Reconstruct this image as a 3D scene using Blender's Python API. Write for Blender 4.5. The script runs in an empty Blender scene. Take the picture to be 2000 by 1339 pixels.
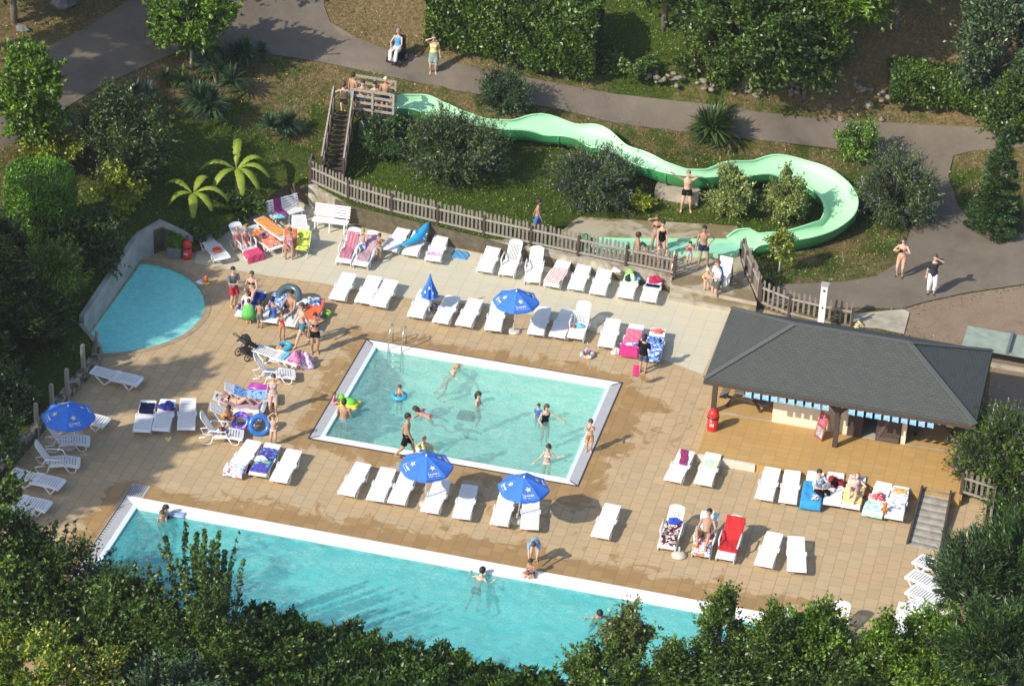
import bpy, math, random
import numpy as np
from mathutils import Vector, Matrix
from mathutils.geometry import delaunay_2d_cdt
random.seed(7); rng = np.random.default_rng(11)
D = bpy.data
scene = bpy.context.scene
COL = scene.collection
R = math.radians

# ------------------------------------------------------------------ camera: fitted to the pool corners and the plumb posts
F, TH, RO, DI = 5737.73, 0.545648661, 0.0469702513, 107.247
PHI, OX, OY = -0.227426821, -1.42177398, -4.68090896
def _rot(v):
    c, s = math.cos(-PHI), math.sin(-PHI)
    return Vector((v[0]*c - v[1]*s, v[0]*s + v[1]*c, v[2]))
_fw = Vector((0, math.cos(TH), -math.sin(TH))); _o = -_fw*DI - Vector((OX, OY, 0))
_r0 = Vector((1, 0, 0)); _u0 = _r0.cross(_fw)
_r = math.cos(RO)*_r0 + math.sin(RO)*_u0; _u = -math.sin(RO)*_r0 + math.cos(RO)*_u0
CO, CF, CR, CU = _rot(_o), _rot(_fw), _rot(_r), _rot(_u)
def at(px, py, z=0.0):
    d = CF + CR*((px-1000)/F) - CU*((py-669.5)/F)
    return CO + d*((z-CO.z)/d.z)
cam = D.objects.new('camera', D.cameras.new('camera')); COL.objects.link(cam)
cam.data.sensor_width = 36; cam.data.lens = F/2000*36; cam.data.clip_end = 2000; cam.data.clip_start = 1
cam.matrix_world = Matrix(((CR.x, CU.x, -CF.x, CO.x), (CR.y, CU.y, -CF.y, CO.y), (CR.z, CU.z, -CF.z, CO.z), (0, 0, 0, 1)))
scene.camera = cam
TOCAM = -77.0     # compass angle (degrees) from the pools towards the camera

# ------------------------------------------------------------------ light
SUN_AZ, SUN_EL = 51.0, 36.0
world = D.worlds.new('World'); scene.world = world; world.use_nodes = True
nt = world.node_tree; bg = nt.nodes['Background']
sky = nt.nodes.new('ShaderNodeTexSky'); sky.sky_type = 'NISHITA'; sky.sun_disc = False
sky.sun_elevation = R(SUN_EL); sky.sun_rotation = R(90-(SUN_AZ+180)); sky.air_density = 1.0; sky.dust_density = 1.2
nt.links.new(sky.outputs[0], bg.inputs[0]); bg.inputs[1].default_value = 0.15
sl = D.lights.new('sun', 'SUN'); sl.energy = 4.0; sl.angle = R(0.53); sl.color = (1.0, 0.92, 0.78)
so = D.objects.new('sun', sl); COL.objects.link(so)
sd = Vector((math.cos(R(SUN_AZ))*math.cos(R(SUN_EL)), math.sin(R(SUN_AZ))*math.cos(R(SUN_EL)), -math.sin(R(SUN_EL))))
so.rotation_euler = sd.to_track_quat('-Z', 'Y').to_euler()
scene.view_settings.view_transform = 'Standard'; scene.view_settings.look = 'None'
scene.view_settings.exposure = 0.50; scene.view_settings.gamma = 1.0
scene.cycles.max_bounces = 8; scene.cycles.transparent_max_bounces = 12; scene.cycles.diffuse_bounces = 3

# ------------------------------------------------------------------ materials
def srgb(r, g, b):
    return tuple(((c/255)/12.92 if c <= 10 else ((c/255+.055)/1.055)**2.4) for c in (r, g, b))
MC = {}
class NT:
    def __init__(s, name, rough=.6, spec=.5):
        s.m = D.materials.new(name); s.m.use_nodes = True; s.t = s.m.node_tree; s.n = s.t.nodes; s.p = s.n['Principled BSDF']
        s.p.inputs['Roughness'].default_value = rough; s.p.inputs['Specular IOR Level'].default_value = spec
    def new(s, k, **kw):
        n = s.n.new('ShaderNode'+k)
        for a, b in kw.items():
            if hasattr(n, a): setattr(n, a, b)
            else: n.inputs[a.replace('_', ' ')].default_value = b
        return n
    def l(s, a, b): s.t.links.new(a, b)
    def co(s): return s.new('TexCoord').outputs['Object']
    def noise(s, scale, detail=4, vec=None, rough=.55, dist=0):
        n = s.new('TexNoise'); n.inputs['Scale'].default_value = scale; n.inputs['Detail'].default_value = detail
        n.inputs['Roughness'].default_value = rough; n.inputs['Distortion'].default_value = dist
        s.l(vec or s.co(), n.inputs['Vector']); return n.outputs['Fac']
    def ramp(s, fac, stops, interp='LINEAR'):
        n = s.new('ValToRGB'); n.color_ramp.interpolation = interp
        e = n.color_ramp.elements
        while len(e) < len(stops): e.new(.5)
        for k, (p, c) in enumerate(stops):
            e[k].position = p; e[k].color = (*c, 1) if len(c) == 3 else c
        s.l(fac, n.inputs[0]); return n.outputs[0]
    def mix(s, fac, a, b, mode='MIX'):
        n = s.new('Mix'); n.data_type = 'RGBA'; n.blend_type = mode
        for sock, v in ((n.inputs[0], fac), (n.inputs[6], a), (n.inputs[7], b)):
            if hasattr(v, 'is_linked') or hasattr(v, 'links'): s.l(v, sock)
            elif isinstance(v, (int, float)): sock.default_value = v
            else: sock.default_value = (*v, 1)
        return n.outputs[2]
    def math(s, op, a, b=None, clamp=False):
        n = s.new('Math'); n.operation = op; n.use_clamp = clamp
        for i, v in enumerate((a, b)):
            if v is None: continue
            if hasattr(v, 'links'): s.l(v, n.inputs[i])
            else: n.inputs[i].default_value = v
        return n.outputs[0]
    def attr(s, name, out='Fac'):
        n = s.new('Attribute'); n.attribute_name = name; return n.outputs[out]
    def bump(s, h, strength=.3, dist=.02):
        n = s.new('Bump'); n.inputs['Strength'].default_value = strength; n.inputs['Distance'].default_value = dist
        s.l(h, n.inputs['Height']); s.l(n.outputs[0], s.p.inputs['Normal'])
    def base(s, c):
        if hasattr(c, 'links'): s.l(c, s.p.inputs['Base Color'])
        else: s.p.inputs['Base Color'].default_value = (*c, 1)
def mat(name, col, rough=.6, var=.12, scale=9, spec=.5, metal=0, bump=0):
    if name in MC: return MC[name]
    t = NT(name, rough, spec); t.p.inputs['Metallic'].default_value = metal
    f = t.noise(scale, 5)
    c0 = tuple(c*(1-var) for c in col); c1 = tuple(min(1, c*(1+var)) for c in col)
    t.base(t.ramp(f, [(.3, c0), (.7, c1)]))
    if bump: t.bump(f, bump, .01)
    MC[name] = t.m; return t.m
def fabric(name, kind, cols, scale=12, ang=0):
    """printed cloth: stripes along one axis, blotches, or plain"""
    if name in MC: return MC[name]
    t = NT(name, .9, .1)
    mp = t.new('Mapping'); mp.inputs['Rotation'].default_value[2] = ang
    t.l(t.co(), mp.inputs['Vector'])
    n = len(cols)
    if kind == 'stripe':
        w = t.new('TexWave'); w.inputs['Scale'].default_value = scale; w.inputs['Distortion'].default_value = .3
        t.l(mp.outputs[0], w.inputs['Vector']); f = w.outputs['Fac']
        st = [(i/n, c) for i, c in enumerate(cols)]
        t.base(t.ramp(f, st, 'CONSTANT'))
    elif kind == 'blotch':
        f = t.noise(scale, 2, mp.outputs[0], .5, .6)
        st = [(.30+.40*i/n, c) for i, c in enumerate(cols)]; st[0] = (0, cols[0])
        t.base(t.ramp(f, st, 'CONSTANT'))
    else:
        f = t.noise(14, 3); c = cols[0]
        t.base(t.ramp(f, [(.3, tuple(x*.82 for x in c)), (.7, tuple(min(1, x*1.1) for x in c))]))
    t.bump(t.noise(22, 3), .5, .02)
    MC[name] = t.m; return t.m

WHITE = mat('white_plastic', (.75, .755, .76), .4, .03, 4)
def wood(name, c, sc=(1, 1, 14)):
    t = NT(name, .8, .2); mp = t.new('Mapping'); mp.inputs['Scale'].default_value = sc; t.l(t.co(), mp.inputs['Vector'])
    f = t.noise(3.5, 6, mp.outputs[0], .65)
    t.base(t.ramp(f, [(.25, tuple(x*.5 for x in c)), (.5, c), (.75, tuple(min(1, x*1.45) for x in c))])); t.bump(f, .4, .01)
    return t.m
WOODG = wood('weathered_grey_wood', (.20, .175, .15)); WOODD = wood('dark_brown_wood', (.075, .055, .045))
WOODH = wood('grey_wood_rail', (.30, .27, .23), (5, 5, 5))

# ------------------------------------------------------------------ meshes
class MB:
    def __init__(s): s.v = []; s.f = []; s.mi = []; s.sm = []
    def add(s, vs, fs, mi=0, smooth=False):
        o = len(s.v); s.v += [tuple(v) for v in vs]
        for f in fs: s.f.append(tuple(i+o for i in f)); s.mi.append(mi); s.sm.append(smooth)
    def box(s, c, d, rot=None, mi=0, taper=1):
        x, y, z = d[0]/2, d[1]/2, d[2]/2
        vs = [Vector((sx*x*(taper if sz > 0 else 1), sy*y*(taper if sz > 0 else 1), sz*z)) for sz in (-1, 1) for sy in (-1, 1) for sx in (-1, 1)]
        if rot is not None: vs = [rot @ v for v in vs]
        c = Vector(c); vs = [v+c for v in vs]
        s.add(vs, [(0, 2, 3, 1), (4, 5, 7, 6), (0, 1, 5, 4), (2, 6, 7, 3), (0, 4, 6, 2), (1, 3, 7, 5)], mi)
    def beam(s, a, b, w, h, mi=0, up=Vector((0, 0, 1))):
        a, b = Vector(a), Vector(b); d = b-a; L = d.length; d.normalize()
        sx = d.cross(up)
        if sx.length < 1e-4: sx = Vector((1, 0, 0))
        sx.normalize(); uz = sx.cross(d)
        M = Matrix((sx, d, uz)).transposed()
        s.box((a+b)/2, (w, L, h), M, mi)
    def loft(s, rings, n=10, mi=0, cap=True, smooth=True):
        """rings: (centre, u, v) half axes"""
        vs = []; fs = []
        for c, u, v in rings:
            for k in range(n):
                a = 2*math.pi*k/n; vs.append(Vector(c)+Vector(u)*math.cos(a)+Vector(v)*math.sin(a))
        for i in range(len(rings)-1):
            for k in range(n):
                k2 = (k+1) % n; fs.append((i*n+k, i*n+k2, (i+1)*n+k2, (i+1)*n+k))
        if cap: fs.append(tuple(range(n))[::-1]); fs.append(tuple((len(rings)-1)*n+k for k in range(n)))
        s.add(vs, fs, mi, smooth)
    def tube(s, pts, rad, n=8, mi=0, cap=True, flat=1.0, side=None):
        pts = [Vector(p) for p in pts]; rings = []
        if not hasattr(rad, '__len__'): rad = [rad]*len(pts)
        pu = None
        for i, p in enumerate(pts):
            t = (pts[min(i+1, len(pts)-1)]-pts[max(i-1, 0)])
            if t.length < 1e-7: t = Vector((0, 0, 1))
            t.normalize()
            u = side if side is not None else (pu if pu is not None else (Vector((0, 0, 1)) if abs(t.z) < .9 else Vector((1, 0, 0))))
            u = (u - t*u.dot(t))
            if u.length < 1e-5: u = t.orthogonal()
            u.normalize(); pu = u; v = t.cross(u)
            rings.append((p, u*rad[i], v*rad[i]*flat))
        s.loft(rings, n, mi, cap)
    def ball(s, c, r, n=12, m=8, mi=0, rot=None):
        c = Vector(c); r = r if hasattr(r, '__len__') else (r, r, r); rings = []
        U = Vector((1, 0, 0)); V = Vector((0, 1, 0)); Wv = Vector((0, 0, 1))
        if rot is not None: U, V, Wv = rot @ U, rot @ V, rot @ Wv
        for i in range(m+1):
            a = math.pi*(i/m*.96+.02)-math.pi/2
            rings.append((c+Wv*r[2]*math.sin(a), U*r[0]*math.cos(a), V*r[1]*math.cos(a)))
        s.loft(rings, n, mi)
    def torus(s, c, Rr, r, n=28, m=10, mi=0, rot=None, arc=1.0):
        vs = []; fs = []; c = Vector(c)
        for i in range(n):
            a = 2*math.pi*i/n*arc
            for k in range(m):
                b = 2*math.pi*k/m; q = Vector(((Rr+r*math.cos(b))*math.cos(a), (Rr+r*math.cos(b))*math.sin(a), r*math.sin(b)))
                if rot is not None: q = rot @ q
                vs.append(c+q)
        for i in range(n if arc == 1 else n-1):
            for k in range(m):
                i2 = (i+1) % n; k2 = (k+1) % m; fs.append((i*m+k, i2*m+k, i2*m+k2, i*m+k2))
        s.add(vs, fs, mi, True)
    def sheet(s, fn, nu, nv, th, mi=0, smooth=True):
        """closed thin cloth: fn(u,v)->point"""
        P = [[Vector(fn(i/nu, j/nv)) for j in range(nv+1)] for i in range(nu+1)]
        w = nv+1; N = (nu+1)*w; top = []; bot = []
        for i in range(nu+1):
            for j in range(nv+1):
                a = P[min(i+1, nu)][j]-P[max(i-1, 0)][j]; b = P[i][min(j+1, nv)]-P[i][max(j-1, 0)]
                nn = a.cross(b)
                if nn.length > 1e-9: nn.normalize()
                top.append(P[i][j]); bot.append(P[i][j]-nn*th)
        fs = []
        for i in range(nu):
            for j in range(nv):
                q = (i*w+j, (i+1)*w+j, (i+1)*w+j+1, i*w+j+1); fs.append(q); fs.append(tuple(k+N for k in q[::-1]))
        rim = [(i, 0) for i in range(nu+1)]+[(nu, j) for j in range(1, nv+1)]+[(i, nv) for i in range(nu-1, -1, -1)]+[(0, j) for j in range(nv-1, 0, -1)]
        for k in range(len(rim)):
            a = rim[k][0]*w+rim[k][1]; b = rim[(k+1) % len(rim)]; b = b[0]*w+b[1]; fs.append((b, a, a+N, b+N))
        s.add(top+bot, fs, mi, smooth)
    def mesh(s, name, mats):
        me = D.meshes.new(name); me.from_pydata(s.v, [], s.f)
        for m in (mats if isinstance(mats, (list, tuple)) else [mats]): me.materials.append(m)
        me.polygons.foreach_set('material_index', s.mi); me.polygons.foreach_set('use_smooth', s.sm); me.update(); return me
    def build(s, name, mats, parent=None, loc=None):
        o = D.objects.new(name, s.mesh(name, mats)); COL.objects.link(o)
        if parent: o.parent = parent
        if loc is not None: o.location = loc
        return o
def tag(o, label=None, cat=None, group=None, kind=None):
    if label: o['label'] = label
    if cat: o['category'] = cat
    if group: o['group'] = group
    if kind: o['kind'] = kind
    return o
def empty(name, loc, rz=0, label=None, cat=None, group=None):
    o = D.objects.new(name, None); COL.objects.link(o); o.location = loc; o.rotation_euler = (0, 0, rz); o.empty_display_size = .1
    return tag(o, label, cat, group)
KIDS = {}
def clone(root, loc, rz, label, group):
    """copy of a thing with copies of its parts and sub-parts"""
    if root not in KIDS:
        KIDS[root] = [(c, [g for g in D.objects if g.parent == c]) for c in D.objects if c.parent == root]
    r = root.copy(); COL.objects.link(r); r.location = loc; r.rotation_euler = (0, 0, rz); r['label'] = label; r['group'] = group
    for c, gs in KIDS[root]:
        d = c.copy(); COL.objects.link(d); d.parent = r
        for g in gs:
            e = g.copy(); COL.objects.link(e); e.parent = d
    return r
def hull_noise(mb_fn): pass

def inpoly(P, poly):
    """vectorised point in polygon; P (n,2)"""
    P = np.asarray(P, float); poly = np.asarray(poly, float); c = np.zeros(len(P), bool); j = len(poly)-1
    for i in range(len(poly)):
        xi, yi = poly[i]; xj, yj = poly[j]
        if yi != yj:
            m = ((yi > P[:, 1]) != (yj > P[:, 1])) & (P[:, 0] < (xj-xi)*(P[:, 1]-yi)/(yj-yi)+xi); c ^= m
        j = i
    return c
def fill(poly, holes=(), step=.6, zf=None):
    """triangulated sheet of a polygon with holes, refined by a grid"""
    vs = [tuple(p[:2]) for p in poly]; es = [(i, (i+1) % len(vs)) for i in range(len(vs))]
    for h in holes:
        o = len(vs); vs += [tuple(p[:2]) for p in h]; es += [(o+i, o+(i+1) % len(h)) for i in range(len(h))]
    a = np.array(vs); x0, y0 = a.min(0); x1, y1 = a.max(0)
    if step:
        gx, gy = np.meshgrid(np.arange(x0+step/2, x1, step), np.arange(y0+step/2, y1, step)); g = np.stack([gx.ravel(), gy.ravel()], 1)
        k = inpoly(g, poly)
        for h in holes: k &= ~inpoly(g, h)
        vs += [tuple(p) for p in g[k]]
    r = delaunay_2d_cdt([Vector(v) for v in vs], es, [], 0, 1e-4)
    V = np.array([tuple(v) for v in r[0]]); T = np.array([f for f in r[2] if len(f) == 3])
    c = V[T].mean(1); k = inpoly(c, poly)
    for h in holes: k &= ~inpoly(c, h)
    T = T[k]; z = zf(V[:, 0], V[:, 1]) if zf else np.zeros(len(V))
    return np.column_stack([V, z]), T
def sheet_obj(name, V, T, m, kind='structure', smooth=True, attrs=None):
    me = D.meshes.new(name); me.from_pydata([tuple(v) for v in V], [], [tuple(int(i) for i in t) for t in T]); me.materials.append(m)
    me.polygons.foreach_set('use_smooth', [smooth]*len(me.polygons))
    for k, a in (attrs or {}).items():
        at_ = me.attributes.new(k, 'FLOAT', 'POINT'); at_.data.foreach_set('value', np.asarray(a, np.float32))
    o = D.objects.new(name, me); COL.objects.link(o)
    if kind: o['kind'] = kind
    return o

# ------------------------------------------------------------------ ground heights: pixel of the photograph + height there, interpolated smoothly
GC = [(645,352,.95),(720,335,.95),(610,372,.9),(850,370,.85),(760,325,1.1),(800,150,2.95),(760,135,3.1),(850,180,2.8),(950,205,2.55),(1000,228,2.4),
 (1060,300,1.45),(1022,308,1.35),(1281,374,.8),(850,235,2.2),(1150,340,1.05),(1000,390,.8),(1000,440,.72),(800,400,.85),(1060,428,.6),(1200,400,.55),(1430,430,.5),(1340,420,.5),
 (680,40,3.7),(560,60,3.6),(845,140,3.05),(1000,170,2.85),(1200,210,2.3),(1400,235,1.9),(1600,262,1.4),(1750,285,1.05),(1860,330,.8),(1780,500,.45),(1900,500,.5),
 (1600,575,.35),(1550,560,.4),(1700,600,.3),(1760,620,.2),(1950,620,.35),(1980,500,.6),(1050,250,2.0),(1300,300,1.4),(1500,295,1.3),(1450,252,1.7),(1690,320,1.0),(1670,480,.5),(1500,525,.42),(1570,500,.38),
 (1200,140,3.2),(1400,178,2.8),(1300,160,2.9),(1700,170,2.5),(1900,215,2.0),(1200,20,4.6),(1700,60,4.2),(1980,60,4.0),(1750,120,3.2),(960,110,3.5),(900,30,4.3),
 (480,110,3.35),(300,60,4.1),(100,150,3.9),(0,260,3.5),(200,180,3.5),(100,40,4.6),(500,200,2.5),(560,330,1.1),(450,300,1.7),(400,420,.7),(520,395,.45),(450,440,.3),(330,420,1.2),(560,378,.4),
 (330,430,1.05),(390,475,.2),(250,500,1.0),(110,660,.7),(0,600,1.4),(50,400,2.0),(0,800,.4),(80,720,.5),(130,250,3.1),(250,340,2.0),(0,450,2.0),(20,880,.35),
 (1990,760,.15),(1960,850,.05),(1985,960,-.1),(1960,1060,-.1),(1990,1250,-.2)]
_g = np.array([tuple(at(*p)) for p in GC])
_a = [(-300,-300,-6),(0,-300,-8),(300,-300,-6),(300,0,0),(300,300,8),(0,300,14),(-300,300,14),(-300,0,4),(-80,10,4.5),(-60,60,6),(0,80,7.5),(60,60,5),(60,0,0),(40,-30,-1),(0,-40,-2),(-40,-30,-1),(0,-24,-.5),(22,-20,-.3),(-22,-20,-.1)]
_sl = [(1254,310,1.25),(1343,337,1.05),(1433,331,.88),(1521,325,.72),(1560,332,.62),(1600,348,.50),(1630,372,.42),(1643,400,.36),(1632,428,.30),(1598,446,.28),(1545,460,.28),(1495,466,.30),(1520,410,.5)]
_g = np.vstack([_g, np.array(_a, float), np.array([tuple(at(x, y, z+.7)[:2])+(z,) for x, y, z in _sl])])
def _tps(r2): return np.where(r2 > 0, .5*r2*np.log(np.maximum(r2, 1e-12)), 0)
_n = len(_g); _S = 20.0; _X = _g[:, :2]/_S
_K = _tps(((_X[:, None]-_X[None])**2).sum(-1))+np.eye(_n)*2e-4
_P = np.column_stack([np.ones(_n), _X]); _A = np.block([[_K, _P], [_P.T, np.zeros((3, 3))]])
_w = np.linalg.solve(_A, np.concatenate([_g[:, 2], np.zeros(3)]))
def gz(x, y):
    x = np.atleast_1d(np.asarray(x, float)); y = np.atleast_1d(np.asarray(y, float)); out = np.empty(len(x))
    for i in range(0, len(x), 20000):
        q = np.column_stack([x[i:i+20000], y[i:i+20000]])/_S
        out[i:i+20000] = _tps(((q[:, None]-_X[None])**2).sum(-1)) @ _w[:_n]+_w[_n]+q @ _w[_n+1:]
    return np.clip(out, -8, 16)
def g1(x, y): return float(gz(x, y)[0])
def gp(px, py, up=0.0):
    """the point on the ground (plus up metres) seen at a pixel"""
    z = 1.0
    for _ in range(25):
        p = at(px, py, z+up); z = .5*z+.5*g1(p.x, p.y)
    p = at(px, py, z+up); return Vector((p.x, p.y, z))

# ------------------------------------------------------------------ summer haze between the balloon and the ground
hb = MB(); hb.box((0, 0, 32), (760, 760, 84)); hz_ = D.materials.new('haze'); hz_.use_nodes = True; n_ = hz_.node_tree; n_.nodes.remove(n_.nodes['Principled BSDF'])
pv = n_.nodes.new('ShaderNodeVolumePrincipled'); pv.inputs['Color'].default_value = (.92, .95, 1, 1); pv.inputs['Density'].default_value = .00017; pv.inputs['Anisotropy'].default_value = .2
n_.links.new(pv.outputs[0], n_.nodes['Material Output'].inputs['Volume']); ho = hb.build('haze', hz_); ho['kind'] = 'stuff'
# ================================================================== SETTING
def PX(l, z=0.0): return [tuple(at(x, y, z)[:2]) for x, y in l]
def GP(l): return [tuple(gp(x, y)[:2]) for x, y in l]
# --- deck outline and pool basins
UX0, UX1, UY0, UY1 = -4.78, 4.78, -3.46, 3.46            # inner pool, outer rim
LX0, LX1, LY0, LY1 = -9.52, 12.9, -17.2, -8.62           # long pool, outer rim
UW = [(UX0+.50, UY0+.34), (UX1-.50, UY0+.34), (UX1-.50, UY1-.42), (UX0+.50, UY1-.42)]
LW = [(LX0+.62, LY0+.5), (LX1-.5, LY0+.5), (LX1-.5, LY1-.58), (LX0+.62, LY1-.58)]
KW = PX([(275, 513), (310, 518), (350, 532), (380, 552), (396, 575), (401, 597), (396, 617), (381, 636), (350, 659), (305, 676), (262, 686), (205, 692), (192, 688), (166, 664)], -.03)
KP = []                                                   # smoothed outline of the paddling pool
for i in range(len(KW)):
    a, b, c, d = [Vector(KW[j % len(KW)]) for j in (i-1, i, i+1, i+2)]
    if i in (len(KW)-1, len(KW)-2, len(KW)-3): KP.append(tuple(b)); continue
    for t in (0, .5):
        p = b*1.0 if t == 0 else ((b+c)*.5625-(a+d)*.0625 if i not in (0, len(KW)-4) else (b+c)/2)
        KP.append((p.x, p.y))
DECK = PX([(160, 668), (266, 512), (318, 489), (380, 493), (413, 478), (440, 455), (475, 432), (520, 408), (566, 388), (600, 399), (690, 440), (760, 456), (930, 492), (1100, 526), (1290, 564), (1316, 572)]) + \
       PX([(1490, 603), (1560, 625), (1665, 648), (1765, 668)]) + [(17.4, 6.0), (17.5, .3)] + PX([(1928, 985), (1918, 1060), (1905, 1180), (1890, 1420)]) + [(12, -23), (-8, -23)] + PX([(-60, 1180), (-120, 1075), (15, 925), (105, 820), (190, 716), (196, 694)])
DECKA = np.array(DECK)
def dist_rect(P, x0, x1, y0, y1):
    dx = np.maximum(np.maximum(x0-P[:, 0], P[:, 0]-x1), 0); dy = np.maximum(np.maximum(y0-P[:, 1], P[:, 1]-y1), 0)
    return np.hypot(dx, dy)
def dist_poly(P, poly):
    d = np.full(len(P), 1e9); poly = np.asarray(poly)
    for i in range(len(poly)):
        a = poly[i]; b = poly[(i+1) % len(poly)]; ab = b-a; t = np.clip(((P-a) @ ab)/(ab @ ab), 0, 1); q = a+t[:, None]*ab
        d = np.minimum(d, np.hypot(*(P-q).T))
    return d
def tiles(name, c_dry, c_wet, w, h, mortar, var=.07, rough=.75, stain=True, offs=.0, rot=0):
    t = NT(name, rough, .3); mp = t.new('Mapping'); mp.inputs['Rotation'].default_value[2] = rot; t.l(t.co(), mp.inputs['Vector']); co = mp.outputs[0]
    b = t.new('TexBrick'); b.offset = offs; b.squash = 1.0; t.l(co, b.inputs['Vector'])
    b.inputs['Scale'].default_value = 1; b.inputs['Mortar Size'].default_value = .012; b.inputs['Mortar Smooth'].default_value = .3
    b.inputs['Brick Width'].default_value = w; b.inputs['Row Height'].default_value = h; b.inputs['Bias'].default_value = 0
    b.inputs['Color1'].default_value = (0, 0, 0, 1); b.inputs['Color2'].default_value = (1, 1, 1, 1); b.inputs['Mortar'].default_value = (.5, .5, .5, 1)
    n1 = t.noise(.5, 5); n2 = t.noise(6, 4)
    dry = t.mix(b.outputs['Color'], tuple(x*(1-var) for x in c_dry), tuple(x*(1+var) for x in c_dry))
    dry = t.mix(t.math('MULTIPLY', n2, .5), dry, tuple(x*.80 for x in c_dry)); dry = t.mix(t.ramp(n1, [(.40, (0, 0, 0)), (.68, (.55, .55, .55))]), dry, (c_dry[0]*1.06, c_dry[1]*.95, c_dry[2]*.84))
    if stain:
        wet = t.attr('wet'); n3 = t.noise(1.1, 7, None, .62, .9)
        s = t.math('ADD', wet, t.math('MULTIPLY', t.math('SUBTRACT', n3, .5), 1.7)); f = t.ramp(s, [(.50, (0, 0, 0)), (.60, (1, 1, 1))])
        wc = t.mix(b.outputs['Color'], tuple(x*.9 for x in c_wet), tuple(x*1.15 for x in c_wet))
        dry = t.mix(f, dry, wc); t.l(t.math('SUBTRACT', rough, t.math('MULTIPLY', f, .35)), t.p.inputs['Roughness'])
    col = t.mix(t.math('MULTIPLY', b.outputs['Fac'], .5), dry, mortar); t.base(col)
    t.bump(t.math('SUBTRACT', 1, b.outputs['Fac']), .35, .008)
    return t.m
M_TAN = tiles('sandstone_paving', (.455, .345, .205), (.325, .205, .085), .50, .42, (.15, .10, .06), .09, .75, True, .37, R(90))
M_CREAM = tiles('cream_paving_stone', (.56, .525, .40), (.42, .31, .18), .62, .62, (.36, .30, .22), .04)
M_TERR = tiles('orange_terrace_tile', (.48, .31, .12), (.4, .2, .06), .42, .28, (.30, .17, .07), .09, .6, False)
def wetness(V):
    P = V[:, :2]; d1 = dist_rect(P, UX0, UX1, UY0, UY1); d2 = dist_rect(P, LX0, LX1-.0, LY0, LY1); d3 = dist_poly(P, KW)
    w = .82*np.exp(-(d1/1.25)**1.3)+.95*np.exp(-(d2/1.15)**1.4)+.45*np.exp(-(d3/.5)**2)
    w += .30*np.exp(-(((P[:, 0]-7.0)/2.2)**2+((P[:, 1]-1.5)/3.5)**2)) + .24*np.exp(-(((P[:, 0]-4)/9)**2+((P[:, 1]+6.0)/2.2)**2)) + .25*np.exp(-(((P[:, 0]-7)/2)**2+((P[:, 1]-9.5)/1.5)**2))
    return np.clip(w, 0, 1.05)
V, T = fill(DECK, [UW, LW, KP], .35)
o = sheet_obj('pool_deck', V, T, M_TAN, 'structure', False, {'wet': wetness(V)})
CREAM = PX([(380, 514), (520, 538), (660, 558), (784, 581), (943, 597), (1045, 616), (1190, 655), (1290, 700), (1372, 731), (1388, 700), (1424, 612), (1480, 604), (1316, 574), (1290, 566), (1100, 528), (930, 494), (760, 458), (690, 442), (600, 401), (566, 390), (520, 410), (475, 434), (440, 457), (413, 480), (384, 494)])
V, T = fill(CREAM, [], .35); V[:, 2] = .005
sheet_obj('cream_paving', V, T, M_CREAM, 'structure', False, {'wet': wetness(V)*.75})

# --- pools
def basin(name, poly, zw, depth, m, label=None):
    b = MB(); n = len(poly)
    P = np.array(poly); a = np.roll(P, -1, 0); ccw = (P[:, 0]*a[:, 1]-a[:, 0]*P[:, 1]).sum() > 0
    if not ccw: poly = poly[::-1]
    vs = [(x, y, -.139 if name != 'paddling_pool_basin' else -.09) for x, y in poly]+[(x, y, -depth) for x, y in poly]
    b.add(vs, [((i+1) % n, i, i+n, (i+1) % n+n)[::-1] for i in range(n)])
    o = b.build(name, m); o['kind'] = 'structure'
    V, T = fill(poly, [], 0); V[:, 2] = -depth; o2 = sheet_obj(name.replace('basin', 'floor'), V, T, m, 'structure', False)
    return o
def liner(name, c, sc=.6):
    t = NT(name, .6, .3); f = t.noise(sc, 4); t.base(t.ramp(f, [(.3, tuple(x*.9 for x in c)), (.7, tuple(min(1, x*1.08) for x in c))])); return t.m
def water_mat(name, tint, gloss, bs, bd, veil, vf):
    t = NT(name); t.n.remove(t.p); out = t.n['Material Output']
    tr = t.new('BsdfTransparent'); tr.inputs[0].default_value = (*tint, 1)
    df = t.new('BsdfDiffuse'); df.inputs[0].default_value = (*veil, 1)
    gl = t.new('BsdfGlossy'); gl.inputs['Roughness'].default_value = .09
    n1 = t.noise(3.2, 5, None, .62, .5); n2 = t.noise(9.0, 3, None, .6, .8)
    h = t.math('ADD', n1, t.math('MULTIPLY', n2, .35))
    bp = t.new('Bump'); bp.inputs['Strength'].default_value = bs; bp.inputs['Distance'].default_value = bd; t.l(h, bp.inputs['Height'])
    lw = t.new('LayerWeight'); lw.inputs['Blend'].default_value = .5; t.l(bp.outputs[0], lw.inputs['Normal']); t.l(bp.outputs[0], gl.inputs['Normal'])
    fac = t.math('ADD', t.math('MULTIPLY', t.math('POWER', lw.outputs['Facing'], 4.0), .85), .02)
    m0 = t.new('MixShader'); t.l(t.math('MULTIPLY', t.ramp(h, [(.52, (.55, .55, .55)), (.85, (1, 1, 1))]), vf), m0.inputs[0]); t.l(tr.outputs[0], m0.inputs[1]); t.l(df.outputs[0], m0.inputs[2])  # veil grows with wave height: bright ripples painted into the water colour
    m1 = t.new('MixShader'); t.l(fac, m1.inputs[0]); t.l(m0.outputs[0], m1.inputs[1]); t.l(gl.outputs[0], m1.inputs[2]); t.l(m1.outputs[0], out.inputs[0])
    return t.m
M_LU = liner('pale_green_pool_liner', (.53, .73, .69)); M_LL = liner('turquoise_pool_liner', (.29, .66, .65)); M_LK = liner('blue_paddling_pool_paint', (.40, .95, .90))
basin('small_pool_basin', UW, 0, 1.3, M_LU); basin('long_pool_basin', LW, 0, 1.5, M_LL); basin('paddling_pool_basin', KP, 0, .32, M_LK)
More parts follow.
